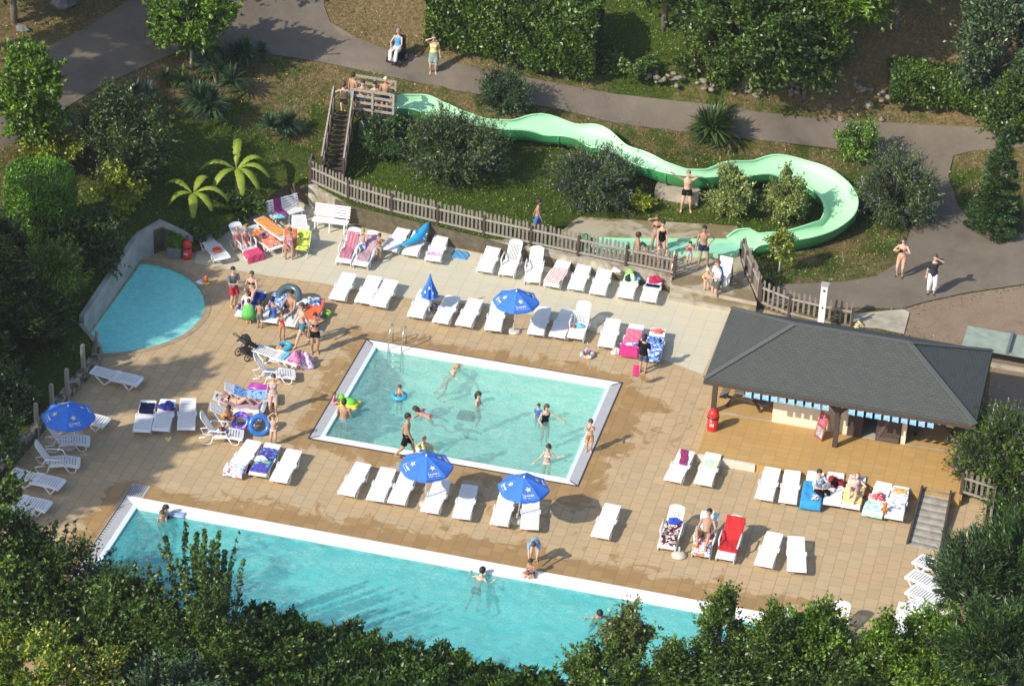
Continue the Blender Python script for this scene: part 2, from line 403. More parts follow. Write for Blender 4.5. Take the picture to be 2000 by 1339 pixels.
def wavy(name, poly, z, m, amp, step=.16):
    def zf(x, y):
        r = np.random.default_rng(5); h = 0
        for k in range(16):
            a = r.uniform(0, 6.28); L = r.uniform(.35, 1.8); h = h+np.sin((x*np.cos(a)+y*np.sin(a))*6.28/L+r.uniform(0, 6.28))*L*.5
        return z+amp*h/4
    V, T = fill(poly, [], step, zf); return sheet_obj(name, V, T, m, 'structure', True)
wavy('small_pool_water', UW, -.07, water_mat('rippled_green_water', (.66, .92, .86), 1.33, 1.0, .18, (.36, .72, .68), .40), .010)
wavy('long_pool_water', LW, -.06, water_mat('rippled_turquoise_water', (.62, .94, .95), 1.33, .9, .16, (.14, .60, .62), .52), .009)
wavy('paddling_pool_water', KP, -.05, water_mat('still_blue_water', (.84, .96, .97), 1.30, .12, .02, (.42, 1.0, .88), .5), .001, .5)
# copings
M_COP = mat('white_coping_stone', (.80, .78, .73), .6, .06, 2.2); M_GRT = mat('grey_overflow_grating', (.40, .40, .41), .5, .06, 3); M_BLK = mat('black_joint', (.04, .04, .045), .6); M_LBL = mat('pale_blue_rim', (.62, .72, .78), .5, .04)
def pool_edge(nm, label, X0, X1, Y0, Y1, Wp, gl, gr):
    t = empty(nm, ((X0+X1)/2, (Y0+Y1)/2, 0), 0, label, 'pool edge'); c = Vector(t.location)
    wx0, wy0, wx1, wy1 = Wp[0][0], Wp[0][1], Wp[2][0], Wp[2][1]
    def strip(name, pts, m, z0=-.14, z1=.012):
        b = MB(); n = len(pts); b.add([Vector((x, y, z0))-c for x, y in pts]+[Vector((x, y, z1))-c for x, y in pts], [tuple(range(n))[::-1], tuple(range(n, 2*n))]+[(i, (i+1) % n, (i+1) % n+n, i+n) for i in range(n)])
        return b.build(name, m, t)
    strip('coping', [(X0, Y1), (wx0, wy1), (wx1, wy1), (X1, Y1)][::-1], M_COP); strip('coping', [(X0, Y0), (X1, Y0), (wx1, wy0), (wx0, wy0)], M_COP)
    for s, on, X, wx in ((-1, gl, X0, wx0), (1, gr, X1, wx1)):
        if on:
            g = X+(wx-X)*.72
            yg0 = Y0+(wy0-Y0)*.72; yg1 = Y1+(wy1-Y1)*.72
            q = [(X, Y0+.02), (g, yg0), (g, yg1), (X, Y1-.02)]; strip('grating', q if s > 0 else q[::-1], M_GRT, -.14, .010)
            q = [(g, yg0), (wx, wy0), (wx, wy1), (g, yg1)]; strip('rim', q if s > 0 else q[::-1], M_LBL, -.14, .013)
        else:
            q = [(X, Y0), (wx, wy0), (wx, wy1), (X, Y1)]; strip('coping', q if s > 0 else q[::-1], M_COP)
    return t, c
pe, pc = pool_edge('pool_edge', 'white and grey edge around the small rectangular pool', UX0, UX1, UY0, UY1, UW, True, True)
b = MB()
for (x0, y0, x1, y1) in ((UX0, UY0, UX0, UY1), (UX1, UY0, UX1, UY1), (UX0, UY1, UX1, UY1), (UX0, UY0, UX1, UY0)):
    b.beam(Vector((x0, y0, .008))-pc, Vector((x1, y1, .008))-pc, .045, .02)
for a, q in (((UX0, UY0), UW[0]), ((UX1, UY0), UW[1]), ((UX1, UY1), UW[2]), ((UX0, UY1), UW[3])):
    b.beam(Vector((*a, .010))-pc, Vector((a[0]*.35+q[0]*.65, a[1]*.35+q[1]*.65, .010))-pc, .04, .02)
b.build('joint', M_BLK, pe)
le, lc = pool_edge('pool_edge', 'broad white edge of the long turquoise pool in the foreground', LX0, LX1, LY0, LY1, LW, True, False)
b = MB(); b.box(Vector((LX0+.31, LY1+.37, .004))-lc, (.62, .74, .02)); b.build('grating', M_GRT, le)
b = MB()
for k in range(7): b.box(Vector((LX0+.10+.07*k, LY1+.37, .017))-lc, (.018, .68, .006))
for k in range(60): b.box(Vector((LX0+.10, LY1-.25-k*.15, .014))-lc, (.10, .02, .006))
b.box(Vector((LX0+.04, (LY0+LY1)/2+.3, .014))-lc, (.03, LY1-LY0+.5, .01)); b.build('grille', M_BLK, le)
# paddling pool rim
def offset(poly, d):
    P = [Vector(p) for p in poly]; out = []; n = len(P)
    for i in range(n):
        e1 = (P[i]-P[i-1]).normalized(); e2 = (P[(i+1) % n]-P[i]).normalized(); nn = (Vector((e1.y, -e1.x))+Vector((e2.y, -e2.x)))
        nn.normalize(); out.append(tuple(P[i]+nn*d))
    return out
Pk = np.array(KP); ak = np.roll(Pk, -1, 0); sg = 1 if (Pk[:, 0]*ak[:, 1]-ak[:, 0]*Pk[:, 1]).sum() > 0 else -1
KO = offset(KP, .22*sg); b = MB(); n = len(KP)
b.add([(x, y, .014) for x, y in KP]+[(x, y, .014) for x, y in KO]+[(x, y, -.1) for x, y in KP], [(i, (i+1) % n, (i+1) % n+n, i+n)[::-sg] for i in range(n)]+[(i, i+2*n, (i+1) % n+2*n, (i+1) % n) for i in range(n)])
tag(b.build('pool_edge', mat('ochre_stone_rim', (.34, .25, .15), .7, .25, 3)), 'ochre stone rim curving round the blue paddling pool', 'pool edge')
b = MB(); p = at(911, 811, -1.27); b.box(p, (.62, .62, .03)); tag(b.build('drain_cover', mat('dark_drain', (.03, .10, .10), .6)), 'dark square drain cover on the floor of the small pool', 'drain cover')

# --- terrain with the deck cut out
ROAD = GP([(640, -60), (632, 10), (645, 45), (700, 78), (760, 100), (860, 117), (960, 140), (1100, 166), (1200, 185), (1400, 207), (1600, 234), (1720, 240), (1890, 249), (2060, 256),
 (2060, 285), (1900, 296), (1862, 305), (1852, 345), (1872, 405), (1905, 445), (2060, 458), (2060, 540), (2000, 556), (1880, 574), (1800, 592), (1762, 604), (1700, 603), (1600, 602), (1500, 596), (1492, 562), (1540, 556), (1650, 551), (1712, 540), (1752, 515), (1772, 470), (1790, 400), (1788, 340), (1762, 318), (1700, 303), (1630, 292), (1500, 277), (1350, 261), (1200, 241), (1100, 217), (1000, 197), (900, 180), (780, 155), (640, 125), (560, 112), (470, 100), (425, 92), (330, 110), (200, 168), (140, 205), (60, 262), (-60, 330), (-60, 190), (40, 125), (100, 88), (160, 60), (262, -5), (290, -60)])
GRAV = GP([(1762, 606), (1800, 594), (1880, 576), (2000, 558), (2060, 545), (2060, 800), (1960, 840), (1925, 830), (1938, 690), (1765, 655), (1772, 625)])
PAD = GP([(1700, 612), (1762, 606), (1776, 612), (1765, 655), (1720, 645), (1668, 640), (1660, 615)])
def srgbm(*c): return srgb(*c)
GREENS = [(850, 365, 1), (700, 320, .9), (1000, 390, 1), (1050, 420, .9), (300, 430, 1), (400, 300, .9), (560, 330, .55), (600, 260, .4), (640, 190, .35), (500, 200, .3), (1050, 60, .8), (1250, 60, .8), (1180, 300, .5), (1350, 400, .6), (1450, 430, .9), (1600, 420, .8), (1500, 530, .55), (1600, 540, .35), (1250, 160, .65), (1350, 190, .45), (1450, 260, .35), (1300, 260, .3), (1750, 235, .35), (1900, 240, .3),
 (1150, 240, .3), (950, 210, .3), (850, 190, .35), (700, 60, .05), (620, 20, .05), (100, 40, .2), (30, 60, .2), (250, 150, .2), (350, 150, .15), (450, 130, .3), (1700, 120, .1), (1850, 140, .15), (1620, 480, .3), (1560, 470, .4), (1650, 180, .1), (1880, 360, .45), (1990, 960, 1), (1960, 1060, 1), (0, 700, 1), (50, 780, 1), (100, 300, .3), (30, 420, .4), (520, 330, .8), (350, 370, .9), (1780, 700, .1), (780, 250, .6), (1900, 1200, 1), (900, 130, .15)]
_gp = np.array([[*gp(a, b_)[:2], v] for a, b_, v in GREENS])
def green(P):
    w = 1/(((P[:, None, 0]-_gp[None, :, 0])**2+(P[:, None, 1]-_gp[None, :, 1])**2)+.5)**1.6; return (w*_gp[None, :, 2]).sum(1)/w.sum(1)
def gravelish(P): return np.clip(1-dist_poly(P, GRAV)/1.0, 0, 1)
def ground_mat():
    t = NT('grassy_earth', .95, .1)
    g = t.attr('green'); n1 = t.noise(.9, 6, None, .65, .4); n2 = t.noise(7, 5, None, .7); n3 = t.noise(38, 3, None, .6)
    dry = t.ramp(n2, [(.25, (.10, .070, .030)), (.5, (.23, .165, .078)), (.75, (.40, .30, .16))])
    grn = t.ramp(n2, [(.25, (.022, .045, .005)), (.5, (.060, .100, .012)), (.78, (.15, .17, .028))])
    f = t.ramp(t.math('ADD', t.math('ADD', g, .08), t.math('MULTIPLY', t.math('SUBTRACT', n1, .5), 1.5)), [(.33, (0, 0, 0)), (.62, (1, 1, 1))])
    c = t.mix(f, dry, grn); c = t.mix(t.ramp(n3, [(.3, (.55, .55, .55)), (.62, (0, 0, 0))]), c, (.03, .028, .012))
    t.base(c); t.bump(t.math('ADD', n2, n3), .9, .06); return t.m
M_GR = ground_mat()
FINE = [(-46, -27), (32, -27), (32, 50), (-46, 50)]
HOLE = DECK
V, T = fill(FINE, [HOLE], .45, gz)
o = sheet_obj('ground', V, T, M_GR, 'structure', True, {'green': green(V[:, :2])})
Bx = [(-320, -320), (320, -320), (320, 320), (-320, 320)]
V, T = fill(Bx, [FINE], 9, gz); sheet_obj('distant_ground', V, T, M_GR, 'structure', True, {'green': np.full(len(V), .6)})
# rubble fill so that nothing shows below the sheets at their edges
def skirt(poly, name, m, ztop, zbot, kind='structure'):
    b = MB(); n = len(poly); b.add([(*p[:2], zt) for p, zt in zip(poly, ztop)]+[(*p[:2], zb) for p, zb in zip(poly, zbot)], [(i, (i+1) % n, (i+1) % n+n, i+n) for i in range(n)])
    o = b.build(name, m); o['kind'] = kind; return o
dz = [g1(*p[:2]) for p in DECK]
skirt(DECK, 'deck_border', mat('earth_bank', (.10, .08, .05), .9, .4, 5), [max(z, 0)+.02 for z in dz], [-.3 for z in dz])
t = NT('asphalt', .9, .2); n1 = t.noise(.6, 6, None, .6, .3); n2 = t.noise(45, 3)
n5 = t.noise(2.6, 7, None, .75, 1.2); c = t.ramp(t.math('ADD', t.math('MULTIPLY', n1, .7), t.math('MULTIPLY', n5, .3)), [(.3, (.118, .098, .078)), (.48, (.170, .142, .110)), (.56, (.185, .154, .120)), (.7, (.225, .186, .145))]); t.base(t.mix(t.ramp(n2, [(.35, (.5, .5, .5)), (.6, (0, 0, 0))]), c, (.09, .076, .06))); t.bump(n2, .3, .01); M_ASP = t.m
V, T = fill(ROAD, [], .45, lambda x, y: gz(x, y)+.035); sheet_obj('path', V, T, M_ASP)
t = NT('pink_gravel', .95, .1); n1 = t.noise(.55, 6, None, .7, .5); n2 = t.noise(30, 4, None, .7); n4 = t.noise(3.5, 5, None, .7)
c = t.ramp(n1, [(.3, (.225, .165, .115)), (.55, (.275, .208, .150)), (.75, (.20, .155, .10))]); c = t.mix(t.ramp(n4, [(.56, (0, 0, 0)), (.72, (.8, .8, .8))]), c, (.14, .10, .055)); t.base(t.mix(t.ramp(n2, [(.35, (.55, .55, .55)), (.6, (0, 0, 0))]), c, (.11, .08, .06))); t.bump(n2, .6, .02)
V, T = fill(GRAV, [], .45, lambda x, y: gz(x, y)+.02); sheet_obj('gravel_yard', V, T, t.m)
V, T = fill(PAD, [], .3, lambda x, y: gz(x, y)+.06); M_CON = mat('weathered_concrete', (.36, .32, .25), .85, .28, 2.2, bump=.2); sheet_obj('concrete_pad', V, T, M_CON)

# --- walls
M_WALL = NT('stained_concrete_wall', .9, .2); t = M_WALL; mp = t.new('Mapping'); mp.inputs['Scale'].default_value = (1, 1, .35); t.l(t.co(), mp.inputs['Vector'])
n1 = t.noise(2.2, 7, mp.outputs[0], .7, .3); t.base(t.ramp(n1, [(.28, (.12, .10, .075)), (.45, (.30, .26, .20)), (.62, (.46, .42, .34)), (.8, (.52, .49, .42))])); t.bump(n1, .4, .02); M_WALL = M_WALL.m
def wall(name, pts, thick, m, label, cat='wall', z0=-.1):
    """pts: (x, y, top z); wall lies to the left of the direction of travel"""
    b = MB(); n = len(pts); P = [Vector(p[:2]) for p in pts]; off = []
    for i in range(n):
        e = (P[min(i+1, n-1)]-P[max(i-1, 0)]).normalized(); off.append(Vector((-e.y, e.x))*thick)
    v = []
    for p, o_, q in zip(P, off, pts): v += [(p.x, p.y, z0), (p.x, p.y, q[2]), (p.x+o_.x, p.y+o_.y, q[2]), (p.x+o_.x, p.y+o_.y, z0)]
    f = []
    for i in range(n-1):
        a = i*4; f += [(a, a+4, a+5, a+1), (a+1, a+5, a+6, a+2), (a+2, a+6, a+7, a+3)]
    f += [(0, 1, 2, 3), (n*4-4, n*4-1, n*4-2, n*4-3)]
    b.add(v, f); o = b.build(name, m); return tag(o, label, cat)
W1 = [(602, 402, .92), (640, 418, .87), (690, 438, .82), (760, 455, .76), (850, 474, .70), (930, 491, .66), (1100, 526, .62), (1200, 546, .60), (1290, 563, .58), (1310, 568, .56)]
W1 = [(*at(x, y, 0)[:2], h) for x, y, h in W1]
wall('retaining_wall', W1, .28, M_WALL, 'stained low concrete retaining wall under the long picket fence')
q = [at(155, 672, 0), at(166, 662, 0), at(272, 511, 0), at(318, 488, 0), at(378, 487, 0)]
KWALL = [(q[1].x, q[1].y, .95), (q[2].x, q[2].y, 1.15), (q[3].x, q[3].y, 1.25), (q[4].x, q[4].y, .55)]
wall('pool_wall', KWALL, .20, mat('pale_rendered_concrete', (.36, .35, .32), .85, .22, 1.6, bump=.2), 'pale concrete wall standing along the straight side of the paddling pool')
a = at(200, 694, 0); wall('low_wall', [(a.x, a.y, .40), (q[1].x-.05, q[1].y-.1, .75)], .16, M_WALL, 'short sloping concrete wall at the corner of the paddling pool')
M_RUB = NT('rubble_stone', .95, .1); t = M_RUB; vo = t.new('TexVoronoi'); vo.inputs['Scale'].default_value = 5; t.l(t.co(), vo.inputs['Vector']); t.base(t.ramp(vo.outputs['Distance'], [(.05, (.42, .38, .31)), (.5, (.24, .21, .16)), (.8, (.08, .07, .05))])); t.bump(vo.outputs['Distance'], .8, .05); M_RUB = M_RUB.m
LWL = [(*at(x, y, 0)[:2], .45) for x, y in [(-120, 1075), (15, 925), (60, 872), (105, 820), (150, 766), (196, 712)]]
wall('low_wall', LWL, .26, M_RUB, 'low rough stone wall along the left deck edge, beneath the row of concrete posts')
gpost = 'concrete posts along the left wall'
for i, (x, y) in enumerate([(4, 905), (36, 877), (72, 838), (102, 800), (132, 770), (163, 722)]):
    b = MB(); p = at(x, y, .35); b.box((0, 0, .62), (.13, .13, 1.5)); b.box((0, 0, 1.385), (.11, .11, .03))
    o = b.build('concrete_post', mat('grey_concrete_post', (.30, .28, .25), .85, .15, 5)); o.location = (p.x, p.y, .0)
    tag(o, ['concrete post at the lower left by the picture edge', 'concrete post left of the leftmost blue parasol', 'concrete post just behind the left side of the leftmost parasol', 'concrete post behind the top of the leftmost parasol', 'concrete post between the leftmost parasol and the single lounger by the wall', 'concrete post nearest the corner of the paddling pool wall'][i], 'post', gpost)
p = at(183, 700, .2); b = MB(); b.beam((0, 0, -.2), (.12, .1, 1.35), .09, .09); b.beam((-.16, 0, -.2), (.10, .1, 1.25), .07, .07)
tag(b.build('wooden_stake', WOODG, loc=(p.x, p.y, .0)), 'pair of leaning grey stakes at the lower corner of the paddling pool', 'stake')

# --- picket fences
def fence(name, pts, label, h=.95, sp=.165, every=2.0, lean=0):
    """pts: (x, y, z of foot). Panels of pickets (> picket row), posts and rails"""
    P = [Vector(p) for p in pts]; root = empty(name, P[0], 0, label, 'fence'); o0 = P[0]
    L = [0]
    for i in range(1, len(P)): L.append(L[-1]+(P[i]-P[i-1]).length)
    def pos(s):
        for i in range(1, len(P)):
            if s <= L[i]+1e-6: return P[i-1].lerp(P[i], (s-L[i-1])/(L[i]-L[i-1])), (P[i]-P[i-1]).normalized()
        return P[-1], (P[-1]-P[-2]).normalized()
    nb = max(1, round(L[-1]/every)); bay = L[-1]/nb; rr = random.Random(3)
    for k in range(nb+1):
        p, d = pos(k*bay); p = p-o0; b = MB(); b.box(p+Vector((0, 0, h*.45-.1)), (.09, .09, h*.95+.2)); b.build('post', WOODD, root)
    for k in range(nb):
        b = MB(); s = k*bay+sp*.5; rb = MB()
        while s < (k+1)*bay:
            p, d = pos(s); p = p-o0; n = Vector((d.y, -d.x, 0)).normalized(); tlt = rr.uniform(-.03, .03); hh = h*rr.uniform(.94, 1.04)
            M = Matrix((Vector((d.x, d.y, 0)).normalized(), n, Vector((0, 0, 1)))).transposed() @ Matrix.Rotation(tlt, 3, 'Y')
            c = p+n*-.05+Vector((0, 0, .06)); w = .044; zt = hh; v = []
            for y in (-.011, .011):
                for x, z in ((-w, 0), (w, 0), (w, zt-.05), (w*.55, zt-.012), (0, zt), (-w*.55, zt-.012), (-w, zt-.05)): v.append(c+M @ Vector((x, y, z)))
            b.add(v, [tuple(range(7))[::-1], tuple(range(7, 14))]+[(i, (i+1) % 7, (i+1) % 7+7, i+7) for i in range(7)])
            s += sp
        b.build('pickets', WOODG, root)
        a, d = pos(k*bay); c2, _ = pos((k+1)*bay)
        for z in (.16, h*.74): rb = MB(); rb.beam(a-o0+Vector((0, 0, z)), c2-o0+Vector((0, 0, z)), .05, .07); rb.build('rail', WOODH, root)
    return root
F1 = [(x, y+.0, h) for x, y, h in W1]; F1 = [Vector((x, y, h)) + Vector((.05, .16, 0)) for x, y, h in F1]
fence('picket_fence', F1, 'long weathered picket fence on top of the retaining wall behind the upper loungers')
a = F1[0]; fence('picket_fence', [a+Vector((-.05, .05, 0)), Vector((*gp(612, 340)[:2], gp(612, 340).z))], 'short side picket fence at the foot of the wooden stairs', .9, .15, 1.3)
F2 = [at(1449, 512, .45), at(1453, 530, .45), at(1463, 550, .45), at(1473, 573, .4), at(1481, 592, .22)]
fence('picket_fence', F2, 'picket fence on the right of the splash area, beside the white notice board', 1.1, .13, 1.0)
F3 = [at(1484, 596, .15), at(1505, 608, .08), at(1528, 615, .05), at(1552, 622, .03), at(1605, 633, .03), at(1662, 645, .03)]
fence('picket_fence', F3, 'open picket fence just behind the grey roof, beside the white column', 1.05, .21, 1.25)
F4 = [at(1876, 966, .25), at(1936, 985, .1)]
fence('picket_fence', F4, 'short brown picket fence below the purple flowering bush', .95, .20, 1.2)
F5 = [at(1937, 987, .1), at(1924, 1075, 0)]
fence('picket_fence', F5, 'narrow picket fence seen edge on beside the wooden ramp yard', .8, .12, 1.0)

# --- splash area of the slide
Z1 = .45
BAS = PX([(1078, 420), (1440, 441), (1444, 470), (1446, 505), (1452, 525), (1470, 568), (1478, 590)], Z1) + PX([(1312, 556), (1303, 530), (1200, 508), (1085, 486)], Z1)
t = NT('wet_concrete', .6, .4); n1 = t.noise(.7, 5, None, .6, .4); n2 = t.noise(9, 4); c = t.ramp(n1, [(.46, (.44, .39, .28)), (.54, (.24, .19, .105)), (.75, (.18, .135, .07))]); t.base(t.mix(t.math('MULTIPLY', n2, .35), c, (.12, .09, .045))); M_WET = t.m
V, T = fill(BAS, [], .3); V[:, 2] = Z1; sheet_obj('splash_area_floor', V, T, M_WET)
skirt(BAS, 'splash_area_side', M_CON, [Z1]*len(BAS), [-.02]*len(BAS))
b = MB()
def slab(b, pts, z0, z1, mi=0):
    n = len(pts); P = np.array([p[:2] for p in pts]); a = np.roll(P, -1, 0)
    if (P[:, 0]*a[:, 1]-a[:, 0]*P[:, 1]).sum() < 0: pts = pts[::-1]
    b.add([(p[0], p[1], z0) for p in pts]+[(p[0], p[1], z1) for p in pts], [tuple(range(n))[::-1], tuple(range(n, 2*n))]+[(i, (i+1) % n, (i+1) % n+n, i+n) for i in range(n)], mi)
st = empty('concrete_steps', at(1380, 575, 0), 0, 'wet concrete steps leading from the splash area down to the cream paving', 'steps'); oo = Vector(st.location)
for k, (y, z) in enumerate([(0, .30), (10, .15)]):
    b = MB(); pts = PX([(1312-2*k, 560+y*.9), (1478+1*k, 592+y*.6), (1476+1*k, 602+y), (1308-2*k, 570+y)], z); slab(b, [(p[0]-oo.x, p[1]-oo.y) for p in pts], -.02, z, 0); b.build('step', M_CON if k else M_WET, st)
# flat green run-out trough
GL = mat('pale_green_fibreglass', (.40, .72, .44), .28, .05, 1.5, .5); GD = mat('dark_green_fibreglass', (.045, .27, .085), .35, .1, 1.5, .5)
# ================================================================== SLIDE
SL = [(768,200,3.22,1.0),(800,199,3.15,1.05),(830,204,3.02,1.1),(858,213,2.92,1.1),(900,228,2.78,1.1),(948,240,2.66,1.1),(1000,244,2.56,1.1),(1060,243,2.46,1.15),(1119,255,2.32,1.2),(1164,267,2.2,1.2),(1209,291,2.06,1.15),(1254,310,1.94,1.1),(1299,327,1.84,1.05),(1343,337,1.76,1.05),(1388,338,1.68,1.05),(1433,331,1.60,1.1),(1478,327,1.54,1.2),(1521,325,1.46,1.3),(1560,332,1.38,1.35),(1600,348,1.28,1.35),(1630,372,1.18,1.35),(1643,400,1.08,1.3),(1632,428,.98,1.2),(1598,446,.92,1.1),(1545,460,.86,1.0),(1495,466,.80,1.0),(1462,468,.76,1.1),(1442,476,.72,1.35)]
P = [Vector((*at(x, y, z)[:2], z)) for x, y, z, w in SL]; Wd = [s[3] for s in SL]
def catmull(P, Wd, k=5):
    out = []; ow = []
    for i in range(len(P)-1):
        a, b, c, d = P[max(i-1, 0)], P[i], P[i+1], P[min(i+2, len(P)-1)]
        for j in range(k):
            t = j/k; out.append(.5*((2*b)+(c-a)*t+(2*a-5*b+4*c-d)*t*t+(3*b-a-3*c+d)*t**3)); ow.append(Wd[i]*(1-t)+Wd[i+1]*t)
    return out+[P[-1]], ow+[Wd[-1]]
Q, QW = catmull(P, Wd)
slide = empty('water_slide', Q[0], 0, 'long winding pale green water slide with dark green underside on the hillside', 'water slide'); s0 = Vector(slide.location)
rows_i, rows_o, rims = [], [], ([], [])
for i, (p, w) in enumerate(zip(Q, QW)):
    t = (Q[min(i+1, len(Q)-1)]-Q[max(i-1, 0)]); t.z = 0; t.normalize(); n = Vector((t.y, -t.x, 0))
    t2 = (Q[min(i+3, len(Q)-1)]-Q[i]); t1 = (Q[i]-Q[max(i-3, 0)]); bank = 0
    if t1.length > .01 and t2.length > .01:
        bank = max(-.32, min(.32, (t1.x*t2.y-t1.y*t2.x)/(t1.length*t2.length)*.9))
    dep = .40 if i < len(Q)-6 else .40-.05*(i-len(Q)+6)
    ri = []; ro = []
    for k in range(11):
        a = math.pi*(k/10); x = -math.cos(a); zz = -math.sin(a)**.8*dep if 0 < k < 10 else 0
        ri.append(p-s0+n*(x*w/2)+Vector((0, 0, zz+x*bank*w/2))); ro.append(p-s0+n*(x*(w/2+.02))+Vector((0, 0, zz*1.5-.04+x*bank*w/2)))
    rows_i.append(ri); rows_o.append(ro); rims[0].append(ri[0]); rims[1].append(ri[-1])
def strip(rows, flip=False):
    b = MB(); m = len(rows[0]); vs = [v for r in rows for v in r]
    f = [(i*m+k, i*m+k+1, (i+1)*m+k+1, (i+1)*m+k) for i in range(len(rows)-1) for k in range(m-1)]
    b.add(vs, [q[::-1] for q in f] if flip else f, 0, True); return b
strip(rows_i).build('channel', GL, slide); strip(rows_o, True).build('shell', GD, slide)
for rm in rims:
    b = MB(); b.tube(rm, .035, 6); b.build('rim', GL, slide)
for k in (14, 38, 46, 52, 61, 72, 84, 95, 108, 122):
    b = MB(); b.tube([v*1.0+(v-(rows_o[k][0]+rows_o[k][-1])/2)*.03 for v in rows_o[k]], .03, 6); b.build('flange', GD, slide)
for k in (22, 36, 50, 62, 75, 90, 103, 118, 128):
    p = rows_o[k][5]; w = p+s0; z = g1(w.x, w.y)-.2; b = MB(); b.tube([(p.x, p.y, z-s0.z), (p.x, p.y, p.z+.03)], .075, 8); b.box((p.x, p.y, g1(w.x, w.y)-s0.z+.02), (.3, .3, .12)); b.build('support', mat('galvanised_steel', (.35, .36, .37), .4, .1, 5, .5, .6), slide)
# run-out trough on the splash area
tr = [(x, y) for x, y in [(1447, 470), (1442, 466), (1300, 465), (1150, 462), (1148, 472), (1165, 486), (1300, 492), (1430, 497), (1443, 492)]]
tr = PX(tr, .62); c0 = Vector((*tr[0], Z1)); b = MB(); ins = [tuple((Vector(p)-Vector((sum(q[0] for q in tr)/9, sum(q[1] for q in tr)/9)))*1.0+Vector((sum(q[0] for q in tr)/9, sum(q[1] for q in tr)/9))) for p in tr]
cx = sum(q[0] for q in tr)/9; cy = sum(q[1] for q in tr)/9; inn = [((p[0]-cx)*.975+cx, (p[1]-cy)*.86+cy) for p in tr]; n = 9
vs = [Vector((*p, .62))-c0 for p in tr]+[Vector((*p, .62))-c0 for p in inn]+[Vector((*p, .50))-c0 for p in inn]+[Vector((*p, Z1))-c0 for p in tr]
b.add(vs, [(i, (i+1) % n, (i+1) % n+n, i+n) for i in range(n)]+[(i+n, (i+1) % n+n, (i+1) % n+2*n, i+2*n) for i in range(n)]+[tuple(range(2*n, 3*n))]+[((i+1) % n, i, i+3*n, (i+1) % n+3*n) for i in range(n)])
tr_o = b.build('slide_trough', GL, loc=c0); tag(tr_o, 'flat pale green run-out trough at the end of the slide behind the fence', 'slide trough')
b = MB(); slab(b, [((p[0]-cx)*.97+cx-c0.x, (p[1]-cy)*.84+cy-c0.y) for p in tr], .06, .10); b.build('water', mat('shallow_green_water', (.30, .66, .46), .08, .08, 2, .6), tr_o)
b = MB(); p = at(1160, 478, .62); b.tube([p+Vector((-.5, -.3, -.17)), p+Vector((-.42, -.15, .12)), p+Vector((-.40, .2, .16)), p+Vector((-.5, .45, -.12))], .16, 8); b.tube([p+Vector((-.2, -.4, -.1)), p+Vector((-.2, .5, -.1))], .1, 8)
tag(b.build('slide_end_cover', GD), 'dark green rounded cover at the left end of the run-out trough', 'slide cover')

# --- platform and stairs
PZ = 2.85
c1, c2, c3, c4 = [at(x, y, PZ) for x, y in ((687, 220), (768, 232), (772, 205), (692, 192))]
plat = empty('slide_platform', (c1.x, c1.y, PZ), 0, 'grey wooden start platform of the slide with board railings', 'platform'); p0 = Vector(plat.location)
b = MB(); slab(b, [(c.x-p0.x, c.y-p0.y) for c in (c1, c2, c3, c4)], -.12, 0); b.build('deck', WOODD, plat)
for c in (c1, c2, c3, c4, (c1+c2)/2, (c3+c4)/2):
    b = MB(); g = g1(c.x, c.y); b.box((c.x-p0.x, c.y-p0.y, (g-PZ+1.05)/2), (.09, .09, PZ-g+1.05)); b.build('post', WOODH, plat)
for A, B in ((c1, c2), (c4, c3), (c4, c1)):
    if A is c4 and B is c1: continue
    for z in (.22, .50, .78, 1.03) if B is c2 else (.45, .75, 1.02):
        b = MB(); b.beam(A-p0+Vector((0, 0, z)), B-p0+Vector((0, 0, z)), .04, .10); b.build('rail', WOODH, plat)
b = MB(); b.beam(c1-p0+Vector((.7, -.06, -.28)), c2-p0+Vector((.0, -.06, -.28)), .05, .42); b.build('side_panel', GL, plat)
b = MB(); b.beam(c1-p0+Vector((.3, .1, -1.1)), c2-p0+Vector((0, .1, -1.1)), .06, 1.5); b.build('plinth', mat('grey_render', (.30, .30, .27), .8), plat)
sb = Vector((*at(628, 350, .92)[:2], .92)); sr = at(671, 354, .92)-sb; tp = Vector((*at(668, 216, PZ)[:2], PZ)); tr_ = at(690, 219, PZ)-tp
stair = empty('wooden_stairs', sb, 0, 'steep dark wooden stairs with grey plank rails up to the slide platform', 'stairs')
for s, a in ((0, Vector((0, 0, 0))), (1, sr)):
    e = tp-sb+(tr_ if s else Vector((-.35, 0, 0)))
    b = MB(); b.beam(a, e, .07, .26); b.build('stringer', WOODD, stair)
    for z in (.5, .78, 1.0): b = MB(); b.beam(a+Vector((0, 0, z)), e+Vector((0, 0, z)), .06, .11); b.build('rail', WOODH, stair)
    for k in range(5):
        q = a.lerp(e, k/4); b = MB(); b.box(q+Vector((0, 0, .45)), (.09, .09, 1.1)); b.build('post', WOODD, stair)
N = 14
for k in range(N):
    f = (k+.5)/N; a = Vector((0, 0, 0)).lerp(tp-sb+Vector((-.35, 0, 0)), f); c = sr.lerp(tp-sb+tr_, f); b = MB(); b.beam(a, c, .26, .04); b.build('tread', WOODD, stair)

